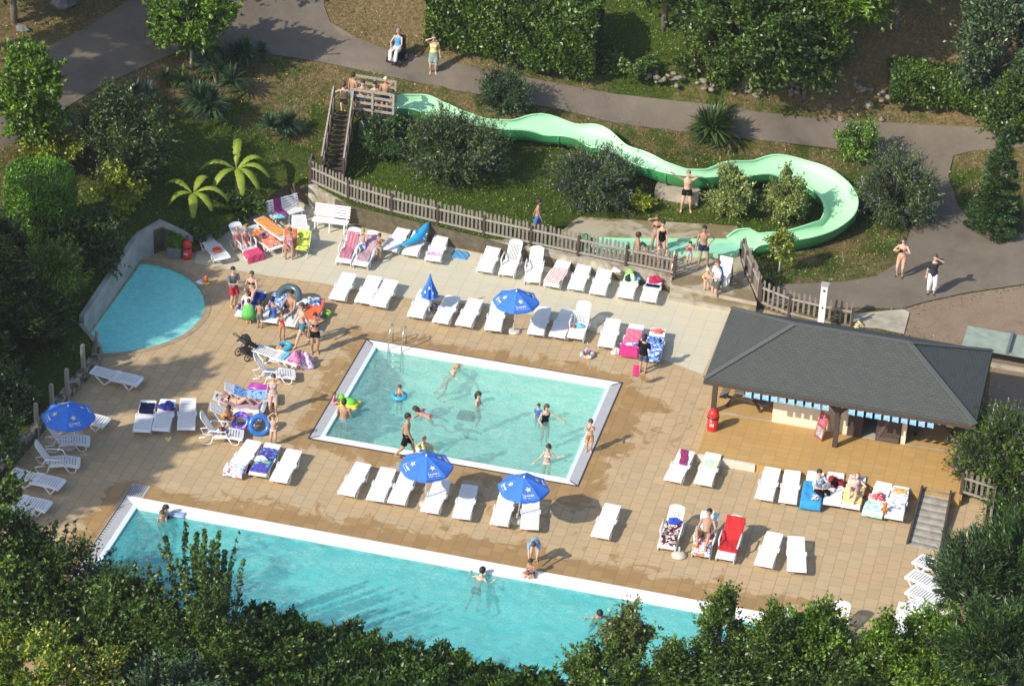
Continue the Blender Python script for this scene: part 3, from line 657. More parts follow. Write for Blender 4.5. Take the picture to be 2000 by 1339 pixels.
# ================================================================== PAVILION (snack bar)
RX0, RX1, RY0, RY1, ZE, ZR = 8.17, 17.50, .46, 5.48, 2.62, 3.86
TZ = .30
pav = empty('snack_bar', (12.8, 3, 0), 0, 'open snack bar pavilion with a dark grey hipped shingle roof and cream walls', 'building'); v0 = Vector(pav.location)
t = NT('grey_asphalt_shingle', .9, .2); b_ = t.new('TexBrick'); b_.inputs['Scale'].default_value = 1; b_.inputs['Brick Width'].default_value = .22; b_.inputs['Row Height'].default_value = .11; b_.inputs['Mortar Size'].default_value = .011
t.l(t.new('UVMap').outputs[0], b_.inputs['Vector']); b_.inputs['Color1'].default_value = (.066, .072, .069, 1); b_.inputs['Color2'].default_value = (.084, .091, .086, 1); b_.inputs['Mortar'].default_value = (.042, .047, .045, 1)
t.base(t.mix(t.math('MULTIPLY', t.noise(2.2, 6), .5), b_.outputs[0], (.085, .093, .085))); t.bump(t.math('SUBTRACT', 1, b_.outputs['Fac']), .6, .015); M_SH = t.m
yr = (RY0+RY1)/2; xa, xb = 10.78, 14.76
def roof_face(name, pts, parent):
    P = [Vector(p) for p in pts]; u = (P[1]-P[0]).normalized(); nn = (P[1]-P[0]).cross(P[2]-P[0]).normalized(); v = nn.cross(u)
    b = MB(); n = len(P); b.add([p-v0 for p in P]+[p-v0-Vector((0, 0, .09)) for p in P], [tuple(range(n)), tuple(range(n, 2*n))[::-1]]+[((i+1) % n, i, i+n, (i+1) % n+n) for i in range(n)])
    me = b.mesh(name, M_SH); uv = me.uv_layers.new(name='UVMap')
    for li in me.loops:
        q = Vector(me.vertices[li.vertex_index].co)+v0; uv.data[li.index].uv = ((q-P[0]).dot(u), (q-P[0]).dot(v))
    o = D.objects.new(name, me); COL.objects.link(o); o.parent = parent; return o
A, B_, C_, D_ = (RX0, RY0, ZE), (RX1, RY0, ZE), (RX1, RY1, ZE), (RX0, RY1, ZE); E_, F_ = (xa, yr, ZR), (xb, yr, ZR)
roof = roof_face('roof', [A, B_, F_, E_], pav)
for pts in ([B_, C_, F_], [C_, D_, E_, F_], [D_, A, E_]): roof_face('roof_slope', pts, roof)
for a, c in ((A, E_), (B_, F_), (C_, F_), (D_, E_), (E_, F_)):
    b = MB(); b.beam(Vector(a)-v0+Vector((0, 0, .015)), Vector(c)-v0+Vector((0, 0, .02)), .17, .035); b.build('hip_cap', mat('hip_shingle', (.088, .095, .09), .9), roof)
b = MB()
for a, c in ((A, B_), (B_, C_), (C_, D_), (D_, A)): b.beam(Vector(a)-v0+Vector((0, 0, -.15)), Vector(c)-v0+Vector((0, 0, -.15)), .05, .12)
b.build('fascia', WOODD, roof)
M_CRM = mat('cream_render', (.70, .62, .48), .85, .05, 3)
def W2(px, py, z=TZ): return at(px, py, z)
yl = W2(1507, 823).y; xl = W2(1507, 823).x; xd0 = W2(1653, 850).x; xd1 = W2(1757, 867).x; xp1 = W2(1767, 868).x
def pbox(name, x0, x1, y0, y1, z0, z1, m, par=pav): b = MB(); b.box(Vector(((x0+x1)/2, (y0+y1)/2, (z0+z1)/2))-v0, (x1-x0, y1-y0, z1-z0)); return b.build(name, m, par)
pbox('wall', xl, xd0, yl, yl+.2, TZ, 2.5, M_CRM); pbox('pillar', xd1, xp1, yl, yl+.25, TZ, 2.55, M_CRM); pbox('wall', xl, xl+.18, yl+.2, RY1-.4, TZ, 2.6, M_CRM); pbox('wall', xl+.18, xp1, RY1-.55, RY1-.4, TZ, 2.6, M_CRM); pbox('wall', xp1-.15, xp1, yl+.25, RY1-.55, TZ, 2.6, mat('dark_brown_board', (.09, .05, .035), .8))  # last wall is dark brown board
pbox('lintel', xd0, xd1, yl+.02, yl+.18, 2.3, 2.55, M_CRM)
cw0, cw1 = W2(1527, 790, 1.3).x, W2(1594, 800, 1.3).x
pbox('counter_shade_panel', cw0, cw1, yl-.012, yl+.05, 1.42, 2.3, mat('painted_interior_shade', (.012, .011, .010), .7)); pbox('counter', cw0-.05, cw1+.05, yl-.18, yl-.02, 1.30, 1.37, WOODD)  # near-black panel on the wall stands in for the shade behind the counter
pbox('notice', W2(1618, 800, 1.6).x, W2(1634, 800, 1.6).x, yl-.03, yl-.008, 1.35, 2.1, mat('orange_notice', (.55, .13, .05), .6))
dr = pbox('door', xd0, xd0+.52, yl-.05, yl-.01, TZ, 2.28, WOODD); pbox('door', xd1-.86, xd1-.03, yl-.06, yl-.02, TZ, 2.28, WOODD)
b = MB(); z0 = TZ; xx = xd1-.86
for z in (z0+.12, z0+1.75): b.box(Vector((xx+.42, yl-.075, z))-v0, (.78, .03, .14))
b.beam(Vector((xx+.08, yl-.075, z0+.2))-v0, Vector((xx+.75, yl-.075, z0+1.7))-v0, .03, .12); b.build('door_brace', mat('dark_door_brace', (.10, .075, .065), .7), pav)
pbox('interior_floor', xd0, xd1, yl-.02, RY1-.6, TZ-.02, TZ+.012, mat('pale_screed', (.40, .38, .33), .8))
pbox('threshold', 8.35, xl, yl-.0, yl+.09, TZ-.05, TZ+.008, M_CON); pbox('threshold', xp1, 17.2, yl, yl+.09, TZ-.05, TZ+.008, M_CON)
def post(px, py, name='post'):
    p = W2(px, py); b = MB(); b.box(Vector((p.x, p.y, (TZ+2.6)/2))-v0, (.17, .17, 2.6-TZ)); return b.build(name, WOODD, pav), p
_, pA = post(1393, 803); _, pB = post(1630, 871)
for dx in (-1, 1): b = MB(); b.beam(pB-v0+Vector((0, 0, 1.35)), pB-v0+Vector((dx*.85, .0, 2.22)), .1, .1); b.build('brace', WOODD, pav)
b = MB(); b.beam(pA-v0+Vector((0, 0, 1.35)), pA-v0+Vector((.95, 0, 2.25)), .1, .1); b.build('brace', WOODD, pav)
xr = 17.0
b = MB(); b.box(Vector((xr, pB.y, 1.45))-v0, (.16, .16, 2.3)); b.build('post', WOODD, pav); b = MB(); b.beam(Vector((xr-.02, pB.y, 1.2))-v0, Vector((xr-1.0, pB.y, 2.3))-v0, .1, .1); b.build('brace', WOODD, pav)
for x in (8.5, 17.1):
    b = MB(); b.box(Vector((x, RY1-.35, 1.45))-v0, (.16, .16, 2.3)); b.build('post', WOODD, pav)
b = MB(); b.beam(Vector((8.4, pB.y, 2.42))-v0, Vector((17.2, pB.y, 2.42))-v0, .12, .2); b.build('beam', WOODD, pav)
b = MB(); b.box(Vector((15.0, RY1-.42, 2.05))-v0, (4.0, .05, .75)); b.build('back_board', WOODD, pav)
b = MB(); b.box(Vector((17.15, 3.0, 1.2))-v0, (.05, 3.6, 1.7)); b.build('side_board', WOODD, pav)
# terrace
TX0 = at(1364, 885, TZ).x; TY0 = at(1364, 885, TZ).y; TX1 = at(1876, 966, TZ).x
ter = [(TX0, TY0), (TX1, TY0-.05), (17.25, 5.45), (8.2, 5.45)]
V, T = fill(ter, [], .5); V[:, 2] = TZ; sheet_obj('terrace', V, T, M_TERR, 'structure', False)
b = MB(); M_KB = mat('pale_kerb_stone', (.60, .56, .47), .8, .1, 3)
x0s = TX0; xm = at(1477, 906, .15).x
slab(b, [(TX0-.02, TY0-.10), (xm, TY0-.10), (xm, TY0+.02), (TX0-.02, TY0+.02)], -.02, TZ-.012); o = b.build('terrace_kerb', M_KB); o['kind'] = 'structure'
b = MB(); slab(b, [(xm, TY0-.03), (TX1, TY0-.08), (TX1, TY0+.01), (xm, TY0+.02)], -.02, TZ-.01); slab(b, [(TX0-.04, TY0), (TX0, TY0), (8.2, 5.45), (8.15, 5.45)], -.02, TZ-.01); slab(b, [(TX1, TY0), (TX1+.06, TY0), (17.31, 5.45), (17.25, 5.45)], -.2, TZ-.01); o = b.build('terrace_riser', M_TERR); o['kind'] = 'structure'
# wooden ramp
ra, rb, rc, rd = at(1801, 953, TZ+.01), at(1857, 963, TZ+.01), at(1836, 1078, .02), at(1772, 1062, .02)
ramp = empty('wooden_ramp', rd, 0, 'grey plank ramp from the terrace down to the deck at the right', 'ramp'); r0 = Vector(rd); b = MB(); n = 26
for k in range(n):
    f0, f1 = k/n, (k+.93)/n; a, c = rd.lerp(ra, f0), rd.lerp(ra, f1); e, g = rc.lerp(rb, f0), rc.lerp(rb, f1)
    vs = [q-r0 for q in (a, e, g, c)]; vs = vs+[q-Vector((0, 0, .05)) for q in vs]; b.add(vs, [(0, 1, 2, 3), (7, 6, 5, 4), (0, 4, 5, 1), (1, 5, 6, 2), (2, 6, 7, 3), (3, 7, 4, 0)])
b.mi = [(k//6) % 3 for k in range(len(b.f))]; b.build('planks', [mat('weathered_plank', (.30, .275, .23), .85, .25, 3.5), mat('weathered_plank_dark', (.22, .20, .165), .85, .25, 3.5), mat('weathered_plank_pale', (.36, .335, .285), .85, .25, 3.5)], ramp)
for a, c in ((rd, ra), (rc, rb)): b = MB(); b.beam(a-r0+Vector((0, 0, .03)), c-r0+Vector((0, 0, .06)), .07, .16); b.build('edge_board', WOODD, ramp)
# ================================================================== LADDER, COLUMN, SMALL FURNITURE
STEEL = mat('polished_steel', (.62, .62, .60), .22, .05, 3, .5, .9)
lad = empty('pool_ladder', (UX0+.95, UY1-.1, 0), 0, 'steel pool ladder at the far left corner of the small pool', 'pool ladder')
for s in (0, .5):
    b = MB(); b.tube([(s, .25, 0), (s, .25, .55), (s, .20, .78), (s, .08, .86), (s, -.08, .82), (s, -.22, .55), (s, -.38, .0), (s, -.42, -.8)], .021, 8); b.build('handrail', STEEL, lad)
for z in (-.15, -.4, -.65): b = MB(); b.tube([(0, -.40, z), (.5, -.40, z)], .025, 6, flat=1); b.build('rung', STEEL, lad)
p = at(1601, 652, 0); col = empty('shower_column', p, 0, 'white square column with a grey cap behind the pavilion roof', 'column')
b = MB(); b.box((0, 0, 1.05), (.24, .24, 2.1)); b.build('shaft', mat('white_paint', (.78, .78, .76), .5, .04, 3), col); b = MB(); b.box((0, 0, 2.12), (.30, .30, .05)); b.build('cap', mat('grey_cap', (.33, .33, .31), .7), col); b = MB(); b.tube([(0, -.12, 1.2), (0, -.15, 1.2)], .035, 8); b.tube([(0, -.12, 1.95), (0, -.16, 1.9)], .04, 8); b.build('tap', mat('dark_metal', (.06, .06, .07), .4, .1, 5, .5, .7), col)
def bin_(px, py, z, label, h=.85, r=.2, dome=True, band=True):
    t = empty('litter_bin', at(px, py, z), 0, label, 'litter bin'); RED = mat('red_plastic', (.62, .025, .018), .35, .06, 4)
    b = MB(); b.tube([(0, 0, 0), (0, 0, .04), (0, 0, h*.6)], [r*.92, r*.95, r], 20); b.build('body', RED, t)
    b = MB(); b.tube([(0, 0, h*.6), (0, 0, h*.66)], [r*1.08, r*1.08], 20); b.build('band', mat('black_bag', (.02, .02, .022), .4), t)
    b = MB(); b.ball((0, 0, h*.70), (r*1.02, r*1.02, h*.30), 18, 10); b.build('dome_lid', RED, t)
    b = MB(); b.box((0, -r*.98, h*.33), (.16, .012, .10)); b.build('emblem', mat('pale_pink_print', (.75, .45, .42), .5), t); return t
bin_(1391, 838, .3, 'red domed litter bin on the terrace corner beside the brown roof post'); bin_(366, 504, 0, 'red domed litter bin beside the grey planter near the paddling pool', .8, .18)
# ================================================================== LOUNGERS
# local frame: foot end at the origin, the bed runs along +Y, head at the far end
def bedA(ang):
    a = R(ang)
    def f(s):
        if s < .06: return Vector((0, s, .27+.05*s/.06))
        if s < 1.02: return Vector((0, s, .32+.02*math.sin((s-.06)/.96*math.pi)))
        d = s-1.02; return Vector((0, 1.02+d*math.cos(a), .32+d*math.sin(a)))
    return f
def bedB(ang):
    a = R(ang)
    def f(s):
        if s < .5: return Vector((0, s, .27+.10*s/.5))
        if s < 1.02: return Vector((0, s, .37-.03*(s-.5)/.52))
        d = s-1.02; return Vector((0, 1.02+d*math.cos(a), .34+d*math.sin(a)))
    return f
def slatted(b, f, s0, s1, w, n, lengthwise=False, rnd=0, th=.022, mid0=False, mid1=False):
    """frame all round with slats inside"""
    def quadstrip(sa, sb, xa, xb, k=2):
        for i in range(k):
            p = f(sa+(sb-sa)*i/k); q = f(sa+(sb-sa)*(i+1)/k); t = (q-p).normalized(); up = Vector((1, 0, 0)).cross(t)
            vs = [Vector((x, c.y, c.z))+up*h for h in (0, -th) for c, x in ((p, xa), (p, xb), (q, xb), (q, xa))]
            b.add(vs, [(0, 1, 2, 3), (7, 6, 5, 4), (0, 4, 5, 1), (1, 5, 6, 2), (2, 6, 7, 3), (3, 7, 4, 0)])
    e = .055; h = w/2; c_ = .05
    def endbar(sa, sb, sg):
        p = f(sa); q = f(sb); m_ = p.lerp(q, c_/abs(sb-sa)); t = (q-p).normalized()*sg; up = Vector((1, 0, 0)).cross(t)
        vs = [Vector((-h+c_, p.y, p.z)), Vector((h-c_, p.y, p.z)), Vector((h-.012, p.lerp(m_, .4).y, p.lerp(m_, .4).z)), Vector((h, m_.y, m_.z)), Vector((h, q.y, q.z)), Vector((-h, q.y, q.z)), Vector((-h, m_.y, m_.z)), Vector((-h+.012, p.lerp(m_, .4).y, p.lerp(m_, .4).z))]
        if sg < 0: vs = vs[::-1]
        n8 = 8; b.add(vs+[v-up*th for v in vs], [tuple(range(8)), tuple(range(8, 16))[::-1]]+[((i+1) % 8, i, i+8, (i+1) % 8+8) for i in range(8)])
    a0 = s0+.08 if not mid0 else s0; a1 = s1-.09 if not rnd else s1
    quadstrip(a0, a1, -h, -h+e, 6); quadstrip(a0, a1, h-e, h, 6)
    if mid0: quadstrip(s0, s0+.05, -h+e, h-e, 1)
    else: endbar(s0, s0+.08, 1)
    if not rnd: endbar(s1, s1-.09, -1) if not mid1 else quadstrip(s1-.09, s1, -h, h, 1)
    if rnd:      # rounded top of a high back
        k = 10; p0 = f(s1); t = (f(s1)-f(s1-.05)).normalized(); up = Vector((1, 0, 0)).cross(t); vs = []
        for i in range(k+1):
            an = math.pi*i/k; o_ = Vector((-h*math.cos(an), 0, 0))+t*rnd*math.sin(an); vs.append(p0+o_)
        vs = [v for v in vs]; m = len(vs); b.add(vs+[v-up*th for v in vs], [tuple(range(m))[::-1], tuple(range(m, 2*m))]+[((i+1) % m, i, i+m, (i+1) % m+m)[::-1] for i in range(m)])
    if rnd: quadstrip(s1-.09, s1, -h+e, h-e, 1)
    if lengthwise:
        g = (w-2*e)/n
        for i in range(n): quadstrip(s0+.07, s1-.09, -h+e+g*(i+.25), -h+e+g*(i+.80), 3)
    else:
        g = (s1-s0-.16)/n
        for i in range(n): quadstrip(s0+.07+g*(i+.16), s0+.07+g*(i+.84), -h+e, h-e, 1)
LABX = {}
def lounger(kind, ang):
    key = (kind, ang)
    if key in LABX: return LABX[key], False
    t = empty('sun_lounger', (0, 0, 0)); w = .605
    if kind == 'A':
        f = bedA(ang); b = MB(); slatted(b, f, 0, 1.0, w, 9, mid1=True); b.build('seat', WHITE, t)
        b = MB(); slatted(b, f, 1.02, 1.88, w-.04, 8, mid0=True); b.build('backrest', WHITE, t)
        for sx in (-1, 1):
            b = MB(); x = sx*(w/2-.01)
            for i in range(8):
                p, q = f(.03+i*.125), f(.03+(i+1)*.125); b.beam((x, p.y, p.z-.045), (x, q.y, q.z-.045), .03, .075)
            b.box((sx*(w/2+.012), .98, .31), (.05, .22, .05)); b.build('side_rail', WHITE, t)
            b = MB(); b.beam((x, .14, .28), (x, .34, .02), .035, .05); b.beam((x, .56, .28), (x, .34, .02), .035, .05); b.build('leg', WHITE, t)
            b = MB(); zt = f(1.62).z-.03; b.beam((x*.96, 1.0, .28), (x*.96, 1.30, .02), .035, .05); b.beam((x*.96, 1.62, zt), (x*.96, 1.30, .02), .035, .05); b.build('leg', WHITE, t)
    else:
        f = bedB(ang); b = MB(); slatted(b, f, 0, 1.0, w-.04, 9, mid1=True); b.build('seat', WHITE, t)
        b = MB(); slatted(b, f, 1.02, 1.80, w-.08, 7 if kind == 'B' else 9, kind == 'B', .12, mid0=True); b.build('backrest', WHITE, t)
        for sx in (-1, 1):
            x = sx*(w/2-.01); b = MB()
            for i in range(6):
                p, q = f(.03+i*.165), f(.03+(i+1)*.165); b.beam((x, p.y, p.z-.05), (x, q.y, q.z-.05), .03, .07)
            b.build('side_rail', WHITE, t)
            b = MB(); b.tube([(x, .50, .34), (sx*(w/2+.03), .60, .56), (sx*(w/2+.03), 1.12, .60), (x, 1.30, .30)], .024, 6, flat=1.2); b.build('armrest', WHITE, t)
            b = MB(); b.tube([(x, .12, .26), (x, .16, .05), (x, .26, .02), (x, .38, .05), (x, .52, .30)], .022, 6); b.build('leg', WHITE, t)
            b = MB(); b.tube([(x, 1.02, .32), (x, 1.10, .05), (x, 1.22, .02), (x, 1.40, .06), (x, 1.50, .28), (x, 1.18, .33)], .022, 6); b.build('leg', WHITE, t)
    LABX[key] = t; return t, True
LG = {}
def put_lounger(key, kind, foot, head, label, group, z=0.0):
    """foot / head: pixels of the middle of the foot edge and of the head edge"""
    fz = z+.30; best = None
    rng_ = range(4, 29, 4) if kind == 'A' else range(36, 64, 4)
    for a in rng_:
        L = .86 if kind == 'A' else .90; hz = z+.33+L*math.sin(R(a)); p = at(*foot, fz); q = at(*head, hz); pl = (q-p).xy.length; e = abs(pl-(1.02+L*math.cos(R(a))))
        if kind == 'A': e += .004*abs(a-20)
        if best is None or e < best[0]: best = (e, a, p, q)
    e, a, p, q = best; d = (q-p).xy.normalized(); rz = math.atan2(d.y, d.x)-math.pi/2
    t, first = lounger(kind, a); loc = Vector((p.x, p.y, z))
    if first: t.location = loc; t.rotation_euler = (0, 0, rz); tag(t, label, 'sun lounger', group); r = t
    else: r = clone(t, loc, rz, label, group)
    LG[key] = (r, (bedA if kind == 'A' else bedB)(a), loc, rz, a); return r
bpy.context.view_layer.update()
G1 = 'sun loungers along the retaining wall'; G2 = 'sun loungers on the edge of the cream paving'; G3 = 'sun loungers between the two pools'; G4 = 'sun loungers in front of the snack bar'; G5 = 'sun loungers on the left side of the deck'; G6 = 'sun loungers stored at the right edge'; G7 = 'sun loungers in the upper left corner'
LIST = [
 ('w1','B',(669,511),(688,455),'reclining white lounger covered by a red and blue striped towel, by the wall',G1),
 ('w2','B',(702,517),(724,461),'reclining white lounger with a grey striped towel, behind the boy in blue shorts',G1),
 ('w3','A',(759,488),(788,447),'white lounger beside the small girl, just left of the blue inflatable dolphin',G1),
 ('w4','A',(799,497),(821,453),'white lounger with the blue inflatable dolphin lying on it',G1),
 ('w5','A',(844,508),(861,463),'white lounger with a white and violet cloth at its foot, right of the dolphin',G1),
 ('w6','A',(945,529),(964,483),'empty flat white lounger by the wall, left of the first high-backed chair',G1),
 ('w7','B',(988,535),(1005,477),'empty white reclining lounger with lengthwise slots in its high back, by the wall',G1),
 ('w8','C',(1039,549),(1048,490),'empty white lounger with cross slats in its raised back, left of the red striped towel',G1),
 ('w9','A',(1076,558),(1101,511),'white lounger under a red and white striped towel',G1),
 ('w10','A',(1123,564),(1141,518),'empty white lounger immediately right of the red striped towel by the wall',G1),
 ('w11','A',(1166,573),(1182,526),'empty white lounger by the wall, left of the one with the green bag',G1),
 ('w12','A',(1220,580),(1236,533),'white lounger with a green and white bag, by the end of the fence',G1),
 ('w13','A',(1265,587),(1281,539),'white lounger with crimson and navy cloths, last one beside the fence end',G1),
 ('c1','A',(657,584),(681,536),'empty white lounger standing alone above the small pool ladder, leftmost of its row',G2),
 ('c2','A',(707,590),(731,542),'left one of two touching empty white loungers above the pool ladder',G2),
 ('c3','A',(737,597),(763,549),'right one of two touching empty white loungers above the pool ladder',G2),
 ('c4','A',(810,618),(832,569),'white lounger partly behind the folded blue parasol',G2),
 ('c5','A',(859,629),(885,579),'white lounger with the shadow of the folded parasol across its back',G2),
 ('c6','A',(904,635),(929,585),'empty white lounger second to the right of the folded parasol',G2),
 ('c7','A',(962,644),(974,592),'white lounger partly below the left rim of the open parasol on the cream paving',G2),
 ('c8','A',(1045,652),(1061,603),'white lounger with its back in the parasol shadow, right of the parasol pole',G2),
 ('c9','A',(1087,657),(1110,606),'white lounger almost wholly in the parasol shadow, left of the slotted chair',G2),
 ('c10','B',(1123,659),(1138,599),'white reclining lounger with slotted high back and a turquoise bundle on its seat',G2),
 ('c11','A',(1183,676),(1198,625),'empty white lounger left of the pink towel',G2),
 ('c12','A',(1227,687),(1244,633),'white lounger under a pink towel and a bright pink one',G2),
 ('c13','A',(1274,696),(1286,641),'white lounger with a blue patterned towel beside the woman in black',G2),
 ('f1','A',(473,618),(505,568),'white lounger under the family group, with the royal blue towel',G5),
 ('f2','A',(524,628),(548,572),'white lounger in the middle of the family group',G5),
 ('f3','A',(560,635),(584,588),'white lounger with turquoise sandals and slatted seat in the family group',G5),
 ('f4','A',(600,636),(620,583),'white lounger under the orange towel, at the right end of the family group',G5),
 ('f5','A',(588,706),(516,682),'white lounger seen sideways with pink towels heaped at its right end',G5),
 ('f6','B',(577,728),(503,692),'white reclining lounger seen sideways beside the black pushchair',G5),
 ('m1','A',(539,773),(454,752),'white lounger under a pale blue patterned towel and next to the purple mattress',G5),
 ('m2','A',(519,794),(434,771),'white lounger on which the woman in black lies',G5),
 ('m3','A',(512,812),(422,791),'white lounger under a yellow and pink towel behind the swim rings',G5),
 ('m4','B',(476,847),(404,806),'white reclining lounger with dark clothes on its seat, left of the blue swim rings',G5),
 ('s1','A',(275,745),(189,722),'empty white lounger alone in the shade below the paddling pool',G5),
 ('s2','A',(276,842),(289,786),'white lounger with a dark navy towel on its back',G5),
 ('s3','A',(313,840),(327,785),'white lounger with a blue and red bag on its back',G5),
 ('s4','A',(363,838),(367,782),'empty white lounger right of the one with the blue bag',G5),
 ('s5','A',(210,825),(128,802),'white lounger mostly hidden under the leftmost parasol',G5),
 ('s6','B',(176,858),(100,822),'white reclining lounger directly below the leftmost parasol',G5),
 ('s7','B',(157,900),(84,862),'white reclining lounger below and left of the leftmost parasol base',G5),
 ('s8','A',(123,946),(34,922),'white lounger with its head behind leaves, below the two reclining ones on the left',G5),
 ('s9','A',(97,989),(8,966),'white lounger half hidden by leaves above the long pool corner',G5),
 ('s10','A',(62,1007),(-27,983),'white lounger almost hidden by leaves at the left picture edge',G5),
 ('b1','A',(455,919),(492,866),'white lounger with a blue and red cloth at its foot, left of the patterned towel',G3),
 ('b2','A',(502,927),(530,872),'white lounger covered with a violet and blue patterned towel',G3),
 ('b3','A',(543,939),(572,883),'empty white lounger right of the violet patterned towel',G3),
 ('b4','A',(675,965),(707,909),'slightly yellowed empty lounger, first of the row under the small pool',G3),
 ('b5','A',(732,976),(757,917),'empty white lounger second in the row under the small pool',G3),
 ('b6','A',(773,982),(798,923),'empty white lounger just left of the middle parasol pole',G3),
 ('b7','A',(838,999),(863,941),'off-white empty lounger directly right of the middle parasol pole',G3),
 ('b8','A',(900,1011),(916,952),'white lounger standing alone between the two parasols below the small pool',G3),
 ('b9','A',(974,1024),(991,965),'white lounger left of the pole of the rightmost parasol',G3),
 ('b10','A',(1034,1032),(1038,974),'white lounger right of the pole of the rightmost parasol',G3),
 ('b11','A',(1171,1048),(1196,987),'empty white lounger alone right of the round parasol shadow',G3),
 ('r1','A',(1313,938),(1340,884),'white lounger with a narrow red and blue towel at the corner of the terrace',G4),
 ('r2','A',(1372,945),(1393,887),'white lounger with a pale green and yellow towel below the terrace kerb',G4),
 ('r3','A',(1491,974),(1509,915),'left one of two empty white loungers below the orange terrace',G4),
 ('r4','A',(1538,981),(1548,921),'right one of two empty white loungers below the orange terrace',G4),
 ('r5','A',(1583,983),(1594,920),'white lounger with a bright blue towel on which the reader sits',G4),
 ('r6','A',(1625,985),(1633,925),'white lounger with a crumpled dark red towel',G4),
 ('r7','A',(1661,991),(1675,932),'white lounger with a yellow towel on which a woman lies',G4),
 ('r8','A',(1704,1002),(1727,943),'white lounger with a red spotted bundle and a pale towel',G4),
 ('r9','A',(1745,1012),(1760,951),'white lounger beside the wooden ramp, with a white patterned towel and an orange cloth',G4),
 ('t1','B',(1301,1069),(1320,997),'reclining white lounger with a dark patterned towel and a blue bundle',G4),
 ('t2','B',(1368,1082),(1386,1006),'reclining white lounger on which the man with sunglasses sits',G4),
 ('t3','B',(1415,1090),(1435,1016),'reclining white lounger draped in a plain red towel',G4),
 ('t4','A',(1490,1104),(1513,1042),'left one of two empty white loungers on the open deck at the lower right',G4),
 ('t5','A',(1557,1115),(1555,1050),'right one of two empty white loungers on the open deck at the lower right',G4),
 ('e1','A',(1789,1088),(1868,1102),'topmost white lounger half hidden by the blue-green conifer',G6),
 ('e2','A',(1775,1117),(1856,1132),'second white lounger from the top beside the conifer at the right edge',G6),
 ('e3','A',(1775,1147),(1856,1162),'third white lounger from the top beside the conifer at the right edge',G6),
 ('e4','A',(1769,1175),(1850,1190),'fourth white lounger from the top beside the conifer at the right edge',G6),
 ('e5','A',(1762,1198),(1842,1213),'fifth white lounger from the top beside the conifer at the right edge',G6),
 ('e6','A',(1757,1247),(1765,1210),'left of two white loungers side by side among the leaves at the lower right',G6),
 ('e7','A',(1792,1250),(1800,1214),'right of two white loungers side by side among the leaves at the lower right',G6),
 ('e8','B',(1622,1262),(1636,1205),'white reclining lounger glimpsed through the tree tops at the lower right',G6),
 ('e9','A',(1522,1258),(1526,1212),'white lounger with a turquoise towel glimpsed between the tree tops',G6),
 ('u1','A',(437,505),(405,466),'white lounger with an orange swim ring and a red card, nearest the grass bank',G7),
 ('u2','B',(500,497),(459,436),'white reclining lounger where the child in pink sits, with striped towel at its foot',G7),
 ('u3','A',(541,484),(487,441),'white lounger covered with an orange flowered towel',G7),
 ('u4','A',(562,466),(508,426),'white lounger with an orange towel lying lengthwise on it',G7),
 ('u5','A',(592,469),(584,424),'empty bright white lounger in front of the two white benches',G7)]
for r in LIST: put_lounger(*r)
LG['b4'][0].color = (1, 1, 1, 1)

# ================================================================== CLOTHS, BAGS, TOYS lying about
def C(*a):
    c = srgb(*a); g = .25*c[0]+.6*c[1]+.15*c[2]; return tuple(x*.86+g*.14 for x in c)
def towel(lk, s0, s1, w, m, label, x=0.0, skew=0.0, droop=.10, cat='towel', name='towel', up=.012, wr=.012, hang=0):
    r, f, loc, rz, a = LG[lk]; ph = random.uniform(0, 6)
    def fn(u, v):
        s = s0+(s1-s0)*u; xx = (v-.5)*w+x+skew*(u-.5)+.015*math.sin(u*9+ph)
        hp = s if s > 0 else 0; p = f(min(max(hp, 0), 1.86)); e = max(0, abs(xx)-.33)
        if s < 0: p = Vector((0, -.012+s*.15, f(0).z+s))
        if s > 1.86: p = f(1.86)+Vector((0, .02, -(s-1.86)))
        zz = p.z+up+wr*(math.sin(u*17+v*9+ph)*.5+.5*math.sin(v*21+u*6))+wr-e*.9
        if e > 0: xx = math.copysign(.335+e*.25, xx)
        return (xx, p.y, zz)
    b = MB(); b.sheet(fn, 26, 14, .012); o = b.build(name, m); o.location = loc; o.rotation_euler = (0, 0, rz); return tag(o, label, cat)
def heap(p, d, m, label, cat='towel', name='towel', rz=0, seed=1):
    """crumpled bundle; p = centre of its underside"""
    rr = random.Random(seed); b = MB(); ph = [rr.uniform(0, 6) for _ in range(6)]
    n, mm = 20, 9; rings = []
    vs = []; fs = []
    for i in range(mm+1):
        a = i/mm*math.pi/2
        for k in range(n):
            t = 2*math.pi*k/n; rad = 1+.22*math.sin(3*t+ph[0])+.14*math.sin(5*t+ph[1]+a*2)+.08*math.sin(9*t+ph[2]); h = math.sin(a)*(1+.25*math.sin(2*t+ph[3])+.15*math.sin(7*t+ph[4]+a*3))
            q = (1.0-.15*math.sin(a*6+ph[5])*.3)
            vs.append((d[0]/2*rad*math.cos(t)*math.cos(a)*q, d[1]/2*rad*math.sin(t)*math.cos(a)*q, d[2]*h))
    for i in range(mm):
        for k in range(n): fs.append((i*n+k, i*n+(k+1) % n, (i+1)*n+(k+1) % n, (i+1)*n+k))
    fs.append(tuple(range(n))[::-1]); b.add(vs, fs, 0, True); o = b.build(name, m); o.location = p; o.rotation_euler = (0, 0, rz); return tag(o, label, cat)
def onbed(lk, s, x=0.0, up=.01):
    r, f, loc, rz, a = LG[lk]; p = f(s); c, s_ = math.cos(rz), math.sin(rz); return Vector((loc.x+x*c-p.y*s_, loc.y+x*s_+p.y*c, loc.z+p.z+up))
def onheap(lk, s, x, d, m, label, cat='towel', name='towel', seed=1): return heap(onbed(lk, s, x), d, m, label, cat, name, LG[lk][3], seed)
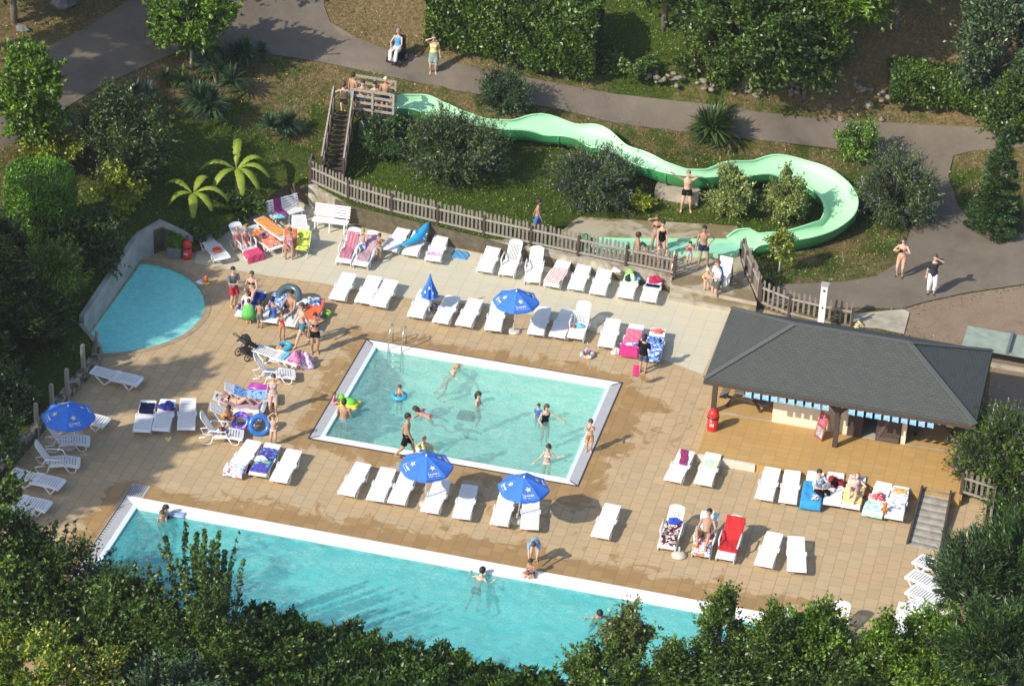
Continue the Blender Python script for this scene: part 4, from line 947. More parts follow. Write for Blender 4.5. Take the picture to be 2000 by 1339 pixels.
RED = fabric('red_cloth', 'plain', [C(196, 30, 34)]); PINK = fabric('pink_cloth', 'plain', [C(236, 110, 140)]); HOT = fabric('hot_pink_cloth', 'plain', [C(225, 30, 120)]); NAVY = fabric('navy_cloth', 'plain', [C(20, 26, 62)]); ROYAL = fabric('royal_blue_cloth', 'plain', [C(22, 55, 150)]); CYAN = fabric('bright_blue_cloth', 'plain', [C(20, 150, 215)]); ORANGE = fabric('orange_cloth', 'plain', [C(240, 100, 40)]); OCH = fabric('ochre_cloth', 'plain', [C(230, 150, 60)]); YEL = fabric('yellow_cloth', 'plain', [C(245, 215, 130)]); WHT = fabric('white_cloth', 'plain', [C(235, 238, 245)]); CRIM = fabric('crimson_cloth', 'plain', [C(190, 20, 80)]); DRED = fabric('dark_red_cloth', 'plain', [C(165, 25, 35)]); GRN = fabric('green_cloth', 'plain', [C(90, 200, 90)]); TURQ = fabric('turquoise_cloth', 'plain', [C(90, 190, 215)]); BLK = fabric('black_cloth', 'plain', [C(28, 28, 32)]); SKYB = fabric('sky_blue_cloth', 'plain', [C(120, 170, 225)])
PALEB = fabric('pale_blue_print', 'blotch', [C(110, 165, 225), C(150, 195, 240), C(60, 110, 200)], 9)
STR1 = fabric('red_blue_stripes', 'stripe', [C(225, 85, 75), C(225, 85, 75), C(130, 140, 190)], 2.4); STR2 = fabric('grey_stripes', 'stripe', [C(120, 125, 150), C(215, 215, 225), C(190, 90, 90)], 4); STR3 = fabric('red_white_stripes', 'stripe', [C(240, 130, 125), C(250, 240, 235)], 3.6); STR4 = fabric('bright_stripes', 'stripe', [C(200, 30, 60), C(240, 110, 60), C(120, 50, 160), C(235, 60, 130)], 3.2, 1.2)
VIO = fabric('violet_print', 'blotch', [C(60, 60, 150), C(100, 70, 170), C(40, 90, 200), C(110, 190, 90)], 6); DPR = fabric('dark_print', 'blotch', [C(110, 30, 45), C(50, 35, 55), C(225, 215, 210), C(190, 110, 50)], 9); BPR = fabric('blue_white_print', 'blotch', [C(225, 235, 250), C(110, 155, 225), C(40, 80, 190)], 8); ORF = fabric('orange_flower_print', 'blotch', [C(240, 95, 35), C(240, 95, 35), C(245, 190, 150), C(200, 40, 110)], 10); WPR = fabric('white_print', 'blotch', [C(240, 240, 248), C(225, 228, 245), C(150, 160, 215)], 9); YPR = fabric('yellow_pink_print', 'stripe', [C(240, 225, 150), C(240, 170, 190), C(245, 235, 225)], .8); GYP = fabric('green_yellow_print', 'blotch', [C(160, 205, 195), C(195, 220, 190), C(235, 220, 130)], 7); RBP = fabric('red_blue_print', 'blotch', [C(50, 50, 150), C(190, 30, 50), C(90, 60, 160)], 8); TPR = fabric('turquoise_print', 'blotch', [C(30, 170, 190), C(225, 235, 235), C(240, 120, 50), C(110, 60, 170)], 7); MIX = fabric('floral_bundle_print', 'blotch', [C(170, 190, 235), C(240, 235, 245), C(230, 100, 170), C(90, 150, 210)], 12)
towel('w1', .22, 1.70, .46, STR1, 'red and blue striped towel on the leftmost reclining lounger by the wall'); towel('w2', .25, 1.70, .48, STR2, 'grey and blue striped towel behind the boy in blue shorts')
towel('w9', .15, 1.25, .68, STR3, 'red and white striped towel on a lounger by the wall', 0, .12); towel('w5', .30, .50, .66, MIX, 'white and violet cloth folded over the foot of a lounger')
onheap('w12', 1.30, -.05, (.46, .36, .34), fabric('green_bag_print', 'stripe', [C(120, 215, 30), C(120, 215, 30), C(235, 240, 235), C(40, 60, 55)], .9, 1.57), 'green and white bag standing on a lounger near the fence end', 'bag', 'bag', 3); onheap('w12', 1.42, .24, (.2, .3, .10), SKYB, 'small blue cloth beside the green bag', seed=9)
onheap('w13', 1.45, .02, (.5, .45, .16), CRIM, 'crimson bundle of cloth on the last lounger beside the fence', seed=4); towel('w13', .98, 1.16, .50, NAVY, 'folded navy cloth below the crimson bundle')
towel('c12', .45, 1.50, .58, PINK, 'plain pink towel on a lounger left of the woman in black'); towel('c12', -.18, .50, .74, HOT, 'hot pink towel hanging over the foot of the same lounger', .02); onheap('c12', .42, .05, (.75, .2, .08), BPR, 'crumpled blue and white cloth over the pink towels', seed=5); heap(at(1203, 690, 0), (.34, .3, .2), fabric('beige_bag', 'blotch', [C(190, 180, 160), C(230, 225, 215), C(110, 100, 90)], 20), 'beige bag standing at the foot of the pink lounger', 'bag', 'bag', 0, 7)
towel('c13', -.2, 1.30, .60, BPR, 'blue and white patterned towel beside the woman in black'); onheap('c13', 1.0, 0, (.5, .4, .12), fabric('blue_bundle', 'blotch', [C(30, 80, 170), C(90, 140, 210), C(20, 50, 130)], 10), 'blue bundle on the towel beside the woman in black', seed=6); onheap('c13', 1.66, .0, (.45, .25, .09), fabric('coral_cloth', 'plain', [C(230, 95, 85)]), 'coral cloth at the head of the lounger beside the woman in black', seed=2)
onheap('c10', .72, .05, (.4, .26, .1), TURQ, 'turquoise cloth on the seat of the slotted reclining lounger', seed=8); onheap('c10', .60, -.15, (.22, .14, .09), mat('leather_brown', (.25, .09, .04), .6), 'small brown pouch beside the turquoise cloth', 'bag', 'bag', 2)
towel('f1', .35, 1.70, .70, ROYAL, 'royal blue towel on the lounger behind the seated women', 0, .1); towel('f4', .35, 1.84, .62, ORANGE, 'plain orange towel on the right lounger of the family group'); towel('f4', 1.35, 2.0, .60, fabric('blue_yellow_print', 'blotch', [C(40, 70, 170), C(150, 190, 240), C(240, 210, 60)], 6), 'blue and yellow printed towel at the head of the orange one', -.12, up=.03); towel('f2', .9, 1.8, .55, BPR, 'pale patterned towel on the middle lounger of the family group')
for i, x in enumerate((-.1, .1)):
    b = MB(); p = onbed('f3', .42+.08*i, x-.05); b.tube([(0, -.12, .012), (0, 0, .015), (0, .13, .012)], [.045, .04, .05], 10, flat=.3); b.tube([(-.045, .05, .02), (0, .03, .07), (.045, .05, .02)], .01, 6); o = b.build('sandal', mat('turquoise_foam', (.02, .42, .60), .5)); o.location = p; o.rotation_euler = (0, 0, LG['f3'][3]+.3*i)
    tag(o, ['left one of a pair of turquoise sandals on a lounger', 'right one of a pair of turquoise sandals on a lounger'][i], 'sandal', 'turquoise sandals')
towel('m1', .15, 1.55, .62, PALEB, 'pale blue patterned towel between the purple mattress and the lying woman'); towel('m2', .2, 1.6, .62, STR2, 'grey towel under the lying woman in black'); towel('m3', .1, 1.25, .62, YPR, 'yellow and pink towel behind the swim rings'); onheap('m4', .75, .0, (.5, .35, .14), DPR, 'dark red patterned clothes on the seat of a reclining lounger', seed=3)
onheap('m3', 1.3, -.28, (.35, .3, .12), OCH, 'orange yellow cloth beside the crouching brown-skinned child', seed=4)
towel('s2', 1.05, 1.68, .50, NAVY, 'dark navy towel on the back of a lounger by the long pool corner'); onheap('s3', 1.42, .03, (.55, .5, .16), fabric('navy_print_bag', 'blotch', [C(28, 35, 85), C(20, 70, 190), C(40, 50, 110), C(160, 40, 60)], 14), 'navy bag with blue and red print on a lounger back', 'bag', 'bag', 5)
towel('b1', -.22, .35, .74, fabric('pale_blue_red_edge', 'blotch', [C(150, 180, 225), C(225, 230, 245), C(210, 70, 90)], 6), 'pale blue and red cloth hanging over a lounger foot'); towel('b2', .10, 1.55, .60, VIO, 'violet and blue patterned towel on a lounger under the small pool'); onheap('b2', .85, -.12, (.42, .34, .14), WPR, 'white patterned bundle on the violet towel', seed=7); heap(at(484, 915, 0), (.3, .42, .24), fabric('black_red_bag', 'blotch', [C(30, 28, 34), C(150, 40, 50), C(45, 40, 50)], 14), 'black and red bag standing between two loungers', 'bag', 'bag', .5, 8)
towel('r1', 1.0, 1.84, .26, RBP, 'narrow red and blue towel lying askew on a lounger back', 0, -.18); towel('r2', 1.02, 1.42, .60, GYP, 'pale green and yellow towel across a lounger back'); towel('r5', -.22, 1.25, .78, CYAN, 'bright blue towel under the reading man', 0, 0); onheap('r6', 1.28, .0, (.6, .55, .13), DRED, 'crumpled dark red towel with a black cap on it', seed=3); onheap('r6', 1.1, -.02, (.26, .22, .2), BLK, 'black cap lying on the dark red towel', 'cap', 'cap', 2)
towel('r7', .2, 1.3, .66, YEL, 'yellow towel under the lying woman near the ramp'); heap(at(1690, 968, 0), (.3, .3, .3), fabric('orange_brown_bag', 'plain', [C(200, 105, 40)]), 'orange brown bag standing between loungers near the ramp', 'bag', 'bag', 0, 9); onheap('r8', .95, .0, (.46, .4, .14), fabric('red_spots', 'blotch', [C(200, 25, 45), C(200, 25, 45), C(240, 210, 215)], 22), 'red spotted bundle on a lounger near the ramp', seed=5); towel('r8', -.12, .55, .76, fabric('pale_mint', 'blotch', [C(225, 240, 245), C(150, 225, 190), C(235, 238, 250)], 5), 'pale mint cloth over the foot of the lounger with the red bundle')
b = MB(); b.ball((0, 0, .14), (.08, .07, .13)); b.ball((0, -.02, .31), .075); b.ball((-.06, 0, .36), .03); b.ball((.06, 0, .36), .03); b.tube([(-.05, -.02, .2), (-.13, -.05, .12)], .025, 6); b.tube([(.05, -.02, .2), (.13, -.05, .12)], .025, 6); b.tube([(-.04, -.03, .06), (-.06, -.16, .03)], .03, 6); b.tube([(.04, -.03, .06), (.06, -.16, .03)], .03, 6)
tag(b.build('soft_toy', mat('orange_plush', (.55, .16, .03), .9, .2, 30), loc=onbed('r8', .22, .36)-Vector((0, 0, .05))), 'small orange soft toy between two loungers near the ramp', 'toy')
towel('r9', .42, 1.72, .60, WPR, 'white patterned towel with a pink edge beside the wooden ramp'); towel('r9', 1.42, 1.66, .42, fabric('orange_yellow_print', 'blotch', [C(245, 130, 40), C(240, 200, 60), C(235, 80, 50)], 12), 'folded orange and yellow cloth on the white patterned towel', up=.035)
towel('t1', .12, 1.28, .52, DPR, 'dark red and cream patterned towel on a reclining lounger'); onheap('t1', 1.28, .0, (.42, .3, .14), fabric('blue_bundle2', 'plain', [C(30, 75, 200)]), 'bright blue bundle on the dark patterned towel', seed=4); towel('t2', -.05, 1.2, .6, TPR, 'turquoise and white patterned towel under the man with sunglasses'); towel('t2', 1.25, 1.9, .6, fabric('pale_aqua', 'plain', [C(185, 215, 220)]), 'pale aqua towel on the backrest behind the man with sunglasses'); towel('t3', .32, 2.05, .64, RED, 'plain red towel draped over a whole reclining lounger'); towel('e9', .2, 1.4, .6, TURQ, 'turquoise towel on the lounger between the tree tops')
towel('u3', .12, 1.35, .62, ORF, 'orange flowered towel in the upper left corner'); onheap('u3', 1.05, .05, (.3, .2, .08), ROYAL, 'small blue cloth on the orange flowered towel', seed=2); onheap('u3', 1.35, .0, (.55, .35, .1), fabric('orange_print2', 'blotch', [C(240, 90, 30), C(240, 180, 70), C(230, 60, 30)], 14), 'crumpled orange cloth at the head of the flowered towel', seed=6); towel('u4', .30, 1.80, .5, OCH, 'plain orange ochre towel lying lengthwise on a lounger'); towel('u2', -.28, .35, .9, STR4, 'bright red and purple striped towel hanging over a lounger foot'); heap(at(507, 490, 0), (.5, .35, .12), STR4, 'heap of bright striped cloth on the paving', seed=3)
onheap('f5', .22, .02, (.62, .5, .26), fabric('pink_print', 'blotch', [C(225, 100, 160), C(240, 150, 190), C(205, 60, 130)], 10), 'heap of pink towels on the end of a lounger', seed=4); towel('f5', .55, .75, .6, TURQ, 'turquoise towel lying beside the pink heap'); heap(at(594, 713, 0), (.75, .6, .42), MIX, 'pale flowered bundle beside the heap of pink towels', 'bag', 'bag', .4, 6)
heap(at(547, 684, 0), (.30, .26, .16), fabric('red_yellow_cloth', 'blotch', [C(215, 50, 30), C(235, 150, 40), C(190, 30, 30)], 14), 'small red and yellow bundle beside the turquoise swim ring', seed=6)
def flat_cloth(px, py, d, m, label, rz=.2):
    ph = px; b = MB(); b.sheet(lambda u, v: ((u-.5)*d[0]*(1-.5*abs(v-.5)), (v-.5)*d[1]+.05*math.sin(u*5+ph), .02+.012*math.sin(u*15+v*9)), 14, 12, .012); o = b.build('towel', m); o.location = at(px, py, 0); o.rotation_euler = (0, 0, rz); tag(o, label, 'towel')
flat_cloth(899, 498, (.72, .62), fabric('blue_waves', 'stripe', [C(20, 100, 170), C(90, 180, 220)], 5, .6), 'blue patterned cloth lying on the paving by the wall'); flat_cloth(848, 601, (.34, .55), DPR, 'reddish patterned cloth lying on the ground behind the folded parasol'); flat_cloth(329, 857, (.22, .25), YEL, 'tiny yellow cloth on the shaded deck', .4)
heap(at(1203, 529, .6), (.36, .22, .1), WHT, 'white crumpled cloth on top of the retaining wall', seed=3)
# swim rings and inflatables
def ring(p, R_, r, mats, label, rot=None, name='swim_ring', extra=None):
    b = MB(); b.torus((0, 0, 0), R_, r, 30, 10, 0, rot)
    if extra: extra(b)
    o = b.build(name, mats); o.location = p; return tag(o, label, 'swim ring')
PV = lambda n, c: mat(n, c, .22, .05, 3, .6)
def seg(name, cols, sc):
    if name in MC: return MC[name]
    t = NT(name, .25, .5); mp = t.new('Mapping'); t.l(t.co(), mp.inputs[0]); g = t.new('TexGradient'); g.gradient_type = 'RADIAL'; t.l(mp.outputs[0], g.inputs[0])
    f = t.math('FRACT', t.math('MULTIPLY', g.outputs['Fac'], sc)); t.base(t.ramp(f, [(i/len(cols), c) for i, c in enumerate(cols)], 'CONSTANT')); MC[name] = t.m; return t.m
E1 = Matrix.Rotation(R(52), 3, 'X') @ Matrix.Rotation(R(0), 3, 'Z')
ring(at(470, 822, .40), .26, .085, seg('blue_pink_ring', [(.02, .08, .62), (.02, .08, .62), (.02, .08, .62), (.65, .08, .30)], 5), 'royal blue swim ring with pink patches leaning on the loungers', E1)
ring(at(507, 830, .32), .31, .10, PV('blue_vinyl', (.03, .16, .55)), 'larger plain blue swim ring standing beside the one with pink patches', Matrix.Rotation(R(58), 3, 'X') @ Matrix.Rotation(.4, 3, 'Y'))
ring(at(556, 676, .07), .21, .07, PV('sky_blue_vinyl', (.03, .38, .66)), 'turquoise swim ring lying on the deck by the girl in orange')
ring(at(564, 578, .42), .36, .15, PV('dark_grey_vinyl', (.07, .11, .13)), 'dark grey inflatable ring leaning behind the family group', Matrix.Rotation(R(35), 3, 'X'))
ring(onbed('u1', .58, -.02)+Vector((0, 0, .05)), .13, .055, PV('orange_vinyl', (.80, .13, .02)), 'orange ring lying on the lounger nearest the grass bank')
def unicorn(b): b.tube([(-.02, 0, .05), (-.03, .01, .22), (0, -.06, .30)], [.06, .05, .055], 8); b.tube([(-.02, .02, .33), (-.02, .05, .50)], [.025, .004], 6)
ring(at(1147, 692, .07), .20, .075, seg('rainbow_ring', [(.80, .60, .06), (.75, .75, .75), (.05, .35, .60), (.75, .15, .35)], 4), 'colourful inflatable ring with a pink horned head on the deck', None, 'swim_ring', unicorn)
def mattress(p0, p1, w, m, label):
    a, c = Vector(p0), Vector(p1); d = (c-a).normalized(); n = Vector((-d.y, d.x, 0)); b = MB(); k = 4
    for i in range(k): q = n*(i-(k-1)/2)*w/k; b.tube([a+q-a, a+q+d*.06-a, c+q-d*.06-a, c+q-a], [.03, w/k*.62, w/k*.62, .03], 10)
    return tag(b.build('air_mattress', m, loc=a), label, 'air mattress')
mattress(at(487, 752, .12), at(528, 760, .12), .36, PV('purple_vinyl', (.36, .03, .34)), 'shiny purple air mattress behind the standing woman in a blue bikini')
# inflatable dolphin
L_, f_, loc_, rz_, a_ = LG['w4']; b = MB()
pts = [(-.42, .25, .46), (-.25, .45, .48), (-.02, .78, .52), (.14, 1.10, .60), (.24, 1.40, .72), (.28, 1.62, .78), (.30, 1.80, .76)]; b.tube(pts, [.03, .07, .15, .18, .15, .10, .04], 12)
b.tube([(-.40, .28, .46), (-.62, .22, .46)], [.06, .02], 8, flat=.4); b.tube([(-.38, .26, .46), (-.46, .02, .45)], [.06, .02], 8, flat=.4); b.tube([(.06, 1.0, .66), (-.02, .92, .88)], [.08, .015], 8, flat=.5); b.tube([(.2, 1.05, .55), (.42, .90, .50)], [.07, .02], 8, flat=.4); b.tube([(.1, 1.25, .6), (-.1, 1.2, .52)], [.07, .02], 8, flat=.4)
o = b.build('inflatable_dolphin', PV('dolphin_blue', (.02, .34, .66))); o.location = loc_; o.rotation_euler = (0, 0, rz_); tag(o, 'blue inflatable dolphin lying on a lounger by the wall', 'inflatable toy')
# turtle toy in the pool, armbands heap near the paddling pool, bucket
b = MB(); b.ball((0, 0, 0), (.36, .28, .10), 18, 10, 0); b.ball((.05, 0, .08), (.22, .19, .14), 16, 8, 1); b.ball((-.30, .05, .20), (.13, .11, .12), 12, 8, 1); b.tube([(-.22, .03, .02), (-.28, .05, .16)], .07, 8, 1); [b.ball((x, y, .0), (.13, .09, .05), 10, 6, 0) for x, y in ((.28, .22), (.28, -.22), (-.2, .26), (-.2, -.26))]
tag(b.build('inflatable_turtle', [PV('yellow_vinyl', (.80, .62, .04)), PV('green_vinyl', (.14, .62, .05))], loc=at(681, 788, .05)), 'yellow and green inflatable turtle floating beside the father and baby', 'inflatable toy')
b = MB(); b.tube([(0, 0, 0), (0, 0, .02), (0, 0, .2)], [.085, .09, .12], 14); b.torus((0, 0, .2), .12, .012, 16, 6, 1); b.tube([(-.12, 0, .2), (0, 0, .30), (.12, 0, .2)], .008, 6, 1)
tag(b.build('toy_bucket', [PV('green_vinyl', (.14, .62, .05)), PV('yellow_vinyl', (.8, .6, .04))], loc=at(640, 618, 0)), 'green toy bucket with a yellow rim on the deck', 'bucket')
p = at(403, 553, .02); b = MB(); b.ball((0, 0, .12), (.09, .08, .12), 10, 8, 0); b.ball((0, -.01, .27), .07, 10, 8, 0); b.ball((.02, -.03, .02), (.16, .10, .04), 10, 6, 1)
tag(b.build('bath_toy', [PV('orange_vinyl', (.80, .13, .02)), PV('yellow_vinyl', (.8, .6, .04))], loc=p), 'small orange and yellow toy figure at the rim of the paddling pool', 'toy'); heap(at(391, 553, 0), (.3, .2, .12), WHT, 'white bundle at the rim of the paddling pool', seed=5)
b = MB(); b.tube([(0, 0, .02), (.12, .04, .02)], [.05, .04], 8, flat=.3); tag(b.build('sandal', mat('blue_foam', (.03, .12, .6), .5), loc=at(627, 647, 0)), 'single small blue sandal beside the woman in a black bikini', 'sandal')
for i, (x, y) in enumerate([(409, 494), (415, 496)]):
    b = MB(); b.tube([(0, -.13, .012), (0, 0, .015), (0, .13, .012)], [.045, .035, .05], 10, flat=.3); b.tube([(-.04, .03, .02), (0, .06, .05), (.04, .03, .02)], .01, 6); o = b.build('sandal', mat('red_foam', (.6, .04, .04), .5)); o.location = at(x, y, 0); o.rotation_euler = (0, 0, .6+.3*i); tag(o, ['left red flip-flop under the lounger with the orange ring', 'right red flip-flop under the lounger with the orange ring'][i], 'sandal', 'red flip-flops')

# ================================================================== PARASOLS
BLUE = fabric('blue_canvas', 'plain', [C(48, 120, 222)], 10); BLUE.node_tree.nodes['Principled BSDF'].inputs['Roughness'].default_value = .7
STARY = mat('yellow_print', (.72, .66, .28), .7); WP = mat('white_print', (.80, .84, .92), .7, .02)
def text_mesh(txt, size, m, name='lettering'):
    cu = D.curves.new('t', 'FONT'); cu.body = txt; cu.size = size; cu.align_x = 'CENTER'; cu.align_y = 'CENTER'; cu.extrude = .001; cu.shear = .3; cu.offset = .002
    o = D.objects.new('t', cu); COL.objects.link(o); dg = bpy.context.evaluated_depsgraph_get(); me = D.meshes.new_from_object(o.evaluated_get(dg)); D.objects.remove(o); me.materials.clear(); me.materials.append(m); me.name = name; return me
def parasol_geo(t, rad, zr, zt, yaw):
    n = 8; b = MB(); V_ = []; K = 5; f = []
    for k in range(n):
        a0, a1 = yaw+2*math.pi*k/n, yaw+2*math.pi*(k+1)/n; o_ = len(V_)
        for i in range(K+1):
            s = i/K; z = zt-(zt-zr)*(s**1.25)
            for j in range(5):
                u = j/4; a = a0+(a1-a0)*u; q = Vector((math.cos(a0), math.sin(a0), 0))*(1-u)+Vector((math.cos(a1), math.sin(a1), 0))*u
                V_.append(q*rad*max(s, .02)+Vector((0, 0, z-.03*math.sin(math.pi*u)*s)))
        for i in range(K):
            for j in range(4): q = o_+i*5+j; f.append((q, q+5, q+6, q+1))
    b.add(V_, f, 0, False)
    m0 = len(b.v)
    cn = b.build('canopy', BLUE, t)
    b = MB()
    for k in range(n):
        a0, a1 = yaw+2*math.pi*k/n, yaw+2*math.pi*(k+1)/n; vs = []; ff = []
        for j in range(7):
            u = j/6; q = Vector((math.cos(a0), math.sin(a0), 0))*(1-u)+Vector((math.cos(a1), math.sin(a1), 0))*u
            z = zr-.03*math.sin(math.pi*u); vs += [q*rad+Vector((0, 0, z)), q*(rad*1.012)+Vector((0, 0, z-.085-.03*math.sin(math.pi*u*2)**2))]
        for j in range(6): ff.append((2*j, 2*j+1, 2*j+3, 2*j+2))
        b.add(vs, ff, 0, False)
    b.build('valance', BLUE, t)
    for k in range(n):
        a = yaw+2*math.pi*k/n; b = MB(); b.beam((0, 0, zt-.06), Vector((math.cos(a)*rad*.98, math.sin(a)*rad*.98, zr-.015)), .015, .012); b.build('rib', STEEL, t)
    am = (yaw+math.pi/n)
    for k in (0, 2, 4, 6):
        a = am+2*math.pi*k/n; out = Vector((math.cos(a), math.sin(a), 0)); rm = rad*math.cos(math.pi/n)
        s = .70; z = zt-(zt-zr)*(s**1.25); dz = -(zt-zr)*1.25*s**.25/rm; up = -(out+Vector((0, 0, dz))).normalized(); side = up.cross(out.cross(up)).normalized(); nrm = Vector((out.x, out.y, 0))*(-dz)+Vector((0, 0, 1)); nrm.normalize(); side = up.cross(nrm).normalized()
        def PT(x, y, h=.012): c = out*(rm*s)+Vector((0, 0, z-.022)); return c+side*x+up*y+nrm*h
        b = MB(); pts = []
        for i in range(10):
            r_ = .115 if i % 2 == 0 else .05; an = math.pi/2+i*math.pi/5+.25; pts.append(PT(.02+r_*math.cos(an), .12+r_*math.sin(an), .018))
        b.add(pts, [tuple(range(10))]); b.build('star_emblem', STARY, cn)
        me = text_mesh('kawan', .13, WP).copy()
        me.transform(Matrix((( *[side[0], up[0], nrm[0]], PT(0, -.10, .016)[0]), (side[1], up[1], nrm[1], PT(0, -.10, .016)[1]), (side[2], up[2], nrm[2], PT(0, -.10, .016)[2]), (0, 0, 0, 1))))
        o = D.objects.new('lettering', me); COL.objects.link(o); o.parent = cn
        b = MB(); b.add([PT(-.20, -.02, .016), PT(-.20, -.19, .016), PT(.19, -.21, .016), PT(.19, -.195, .016), PT(-.185, -.175, .016), PT(-.185, -.02, .016)], [(0, 1, 2, 3, 4, 5)]); b.build('underline', WP, cn)
M_BASE = mat('grey_stone_base', (.50, .47, .40), .8, .15, 6)
def basepart(t, r=.24):
    b = MB(); b.tube([(0, 0, 0), (0, 0, .05), (0, 0, .09), (0, 0, .10)], [r, r, r*.75, .07], 24); b.tube([(0, 0, .08), (0, 0, .32)], .033, 12); return b.build('base', M_BASE, t)
PG = 'blue parasols'
def parasol(base, top, label, rad=.84, h=2.12, yaw=.3):
    p = at(*base, 0); q = at(*top, h); t = empty('parasol', p, 0, label, 'parasol', PG); d = (q-p); 
    basepart(t); b = MB(); b.tube([(0, 0, .1), d], .019, 10); b.build('pole', mat('white_pole', (.72, .72, .70), .35), t)
    b = MB(); b.ball(d, (.035, .035, .05), 10, 8); b.build('finial', mat('white_pole', 0), t)
    s = empty('canopy_frame', d-Vector((0, 0, h)), 0); s.parent = t
    k0 = len(D.objects); before = set(D.objects); parasol_geo(t, rad, h-.38, h-.02, yaw)
    for o in set(D.objects)-before:
        if o.parent == t: o.location = Vector((d.x, d.y, 0))
    D.objects.remove(s); return t
parasol((1004, 648), (1009, 568), 'open blue parasol on the cream paving above the small pool', yaw=.16)
parasol((832, 985), (833, 889), 'open blue parasol overlapping the lower edge of the small pool', .90, yaw=.28)
parasol((1010, 1018), (1024, 931), 'open blue parasol below the right corner of the small pool', .85, yaw=.12)
parasol((135, 874), (133, 792), 'open blue parasol at the left wall shading reclining loungers', .90, yaw=.30)
p = at(1748, 1322, 0); parasol((1745, 1345), (1745, 1258), 'blue parasol almost hidden by tree tops at the lower right', .86, yaw=.3)
# folded one
t = empty('parasol', at(838, 617, 0), 0, 'folded blue parasol standing between loungers above the small pool', 'parasol', PG); basepart(t, .19)
b = MB(); b.tube([(0, 0, .1), (-.02, .02, 1.78)], .019, 10); b.build('pole', mat('white_pole', 0), t)
b = MB(); vs = []; n = 32; K = 8
for i in range(K+1):
    s = i/K; z = 1.82-.98*s
    for k in range(n):
        a = 2*math.pi*k/n; r_ = (.02+.24*s**1.2)*(1+.42*math.cos(8*a)*min(1, s*1.5)); vs.append((r_*math.cos(a), r_*math.sin(a), z+(.05*math.cos(8*a) if i == K else 0)))
b.add(vs, [(i*n+k, (i+1)*n+k, (i+1)*n+(k+1) % n, i*n+(k+1) % n) for i in range(K) for k in range(n)], 0, True); b.build('canopy', BLUE, t)
b = MB(); b.ball((0, 0, 1.85), (.02, .02, .05), 8, 6); b.build('finial', mat('white_pole', 0), t)
b = MB()
for a, z in ((4.3, 1.15), (5.4, 1.12), (4.9, 1.35)): b.add([(.255*math.cos(a+e)*(1.1), .255*math.sin(a+e)*1.1, z+f) for e, f in ((-.12, -.05), (.12, -.05), (.10, .06), (-.10, .06))], [(0, 1, 2, 3)])
b.build('lettering', WP, t)
t = empty('spare_parasol_weight', at(1326, 1085, 0), 0, 'empty round stone parasol base standing before the patterned lounger', 'parasol weight'); b = MB(); b.tube([(0, 0, 0), (0, 0, .06), (0, 0, .15), (0, 0, .17)], [.26, .25, .15, .07], 24); b.build('weight', M_BASE, t); b = MB(); b.tube([(0, 0, .1), (0, 0, .36)], .033, 12); b.build('socket', M_BASE, t)

# ================================================================== BENCHES AND OTHER FURNITURE
def bench(f0, f1, label, depth=1, z=0):
    a, c = at(*f0, .42), at(*f1, .42); d = (c-a); L = d.xy.length; rz = math.atan2(d.y, d.x); t = empty('bench', (a.x, a.y, z), rz, label, 'bench', 'white slatted benches')
    b = MB()
    for i in range(3): b.box((L/2, .05+i*.13*depth, .42), (L, .11, .035))
    b.build('seat', WHITE, t); b = MB()
    for i in range(5): b.box((L/2, .44+i*.035, .50+i*.095), (L, .03, .075))
    b.build('backrest', WHITE, t)
    for x in (.12, L/2, L-.12):
        b = MB(); b.beam((x, .02, .40), (x, .0, 0), .05, .05); b.beam((x, .36, .40), (x, .42, 0), .05, .05); b.beam((x, .0, .38), (x, .40, .38), .05, .05); b.beam((x, .40, .35), (x, .60, .92), .05, .04); b.build('leg', WHITE, t)
    return t
bench((609, 431), (678, 440), 'white slatted bench facing the camera against the retaining wall'); bench((534, 428), (595, 411), 'white slatted bench with a purple towel, beside the grass bank')
b = MB(); b.sheet(lambda u, v: (u*.32, .0-.25*(1-v) if v < .4 else .30+.18*(v-.4), .47 if v < .4 else .50+.75*(v-.4)), 6, 12, .02)
bb = [o for o in D.objects if o.get('category') == 'bench'][1]; o = b.build('towel', fabric('magenta_cloth', 'plain', [C(150, 50, 120)])); o.location = bb.matrix_basis @ Vector((.30, .12, .02)); o.rotation_euler = bb.rotation_euler; tag(o, 'purple towel hanging over the backrest of a white bench', 'towel')
heap(bb.matrix_basis @ Vector((.28, .0, .44)), (.36, .3, .1), TURQ, 'turquoise cloth on the seat edge of a white bench', seed=4)
# folding beach chairs
def beach_chair(px, py, m, label, rz, s=1.0):
    t = empty('beach_chair', at(px, py, 0), rz, label, 'beach chair'); fr = mat('white_metal_tube', (.7, .7, .68), .3)
    for x in (-.26, .26):
        b = MB(); b.tube([(x, -.28, .02), (x, .18, .34), (x, .42, .86)], .013, 6); b.tube([(x, .30, .02), (x, -.22, .34)], .013, 6); b.build('frame', fr, t)
    b = MB(); b.sheet(lambda u, v: ((u-.5)*.50, -.22+.38*v, .34-.03*math.sin(v*3.14)), 6, 6, .01); b.build('seat', m, t)
    b = MB(); b.sheet(lambda u, v: ((u-.5)*.50, .17+.26*v, .34+.54*v), 6, 8, .01); b.build('backrest', m, t); return t
beach_chair(589, 498, fabric('yellow_green_check', 'blotch', [C(225, 225, 40), C(200, 215, 60), C(120, 150, 50)], 14), 'small yellow and green folding beach chair', R(TOCAM+90)-.2); bc = beach_chair(566, 496, fabric('orange_canvas', 'plain', [C(220, 100, 50)]), 'orange folding beach chair on which the woman shades her eyes', R(TOCAM+90))
# planter
t = empty('planter', at(341, 500, 0), .25, 'grey square planter with a green shrub beside the paddling pool wall', 'planter'); b = MB(); b.box((0, 0, .22), (.50, .50, .44), None, 0, 1.08); b.box((0, 0, .43), (.56, .56, .05)); b.build('pot', mat('grey_planter', (.17, .185, .17), .8), t)
PLANTER = t
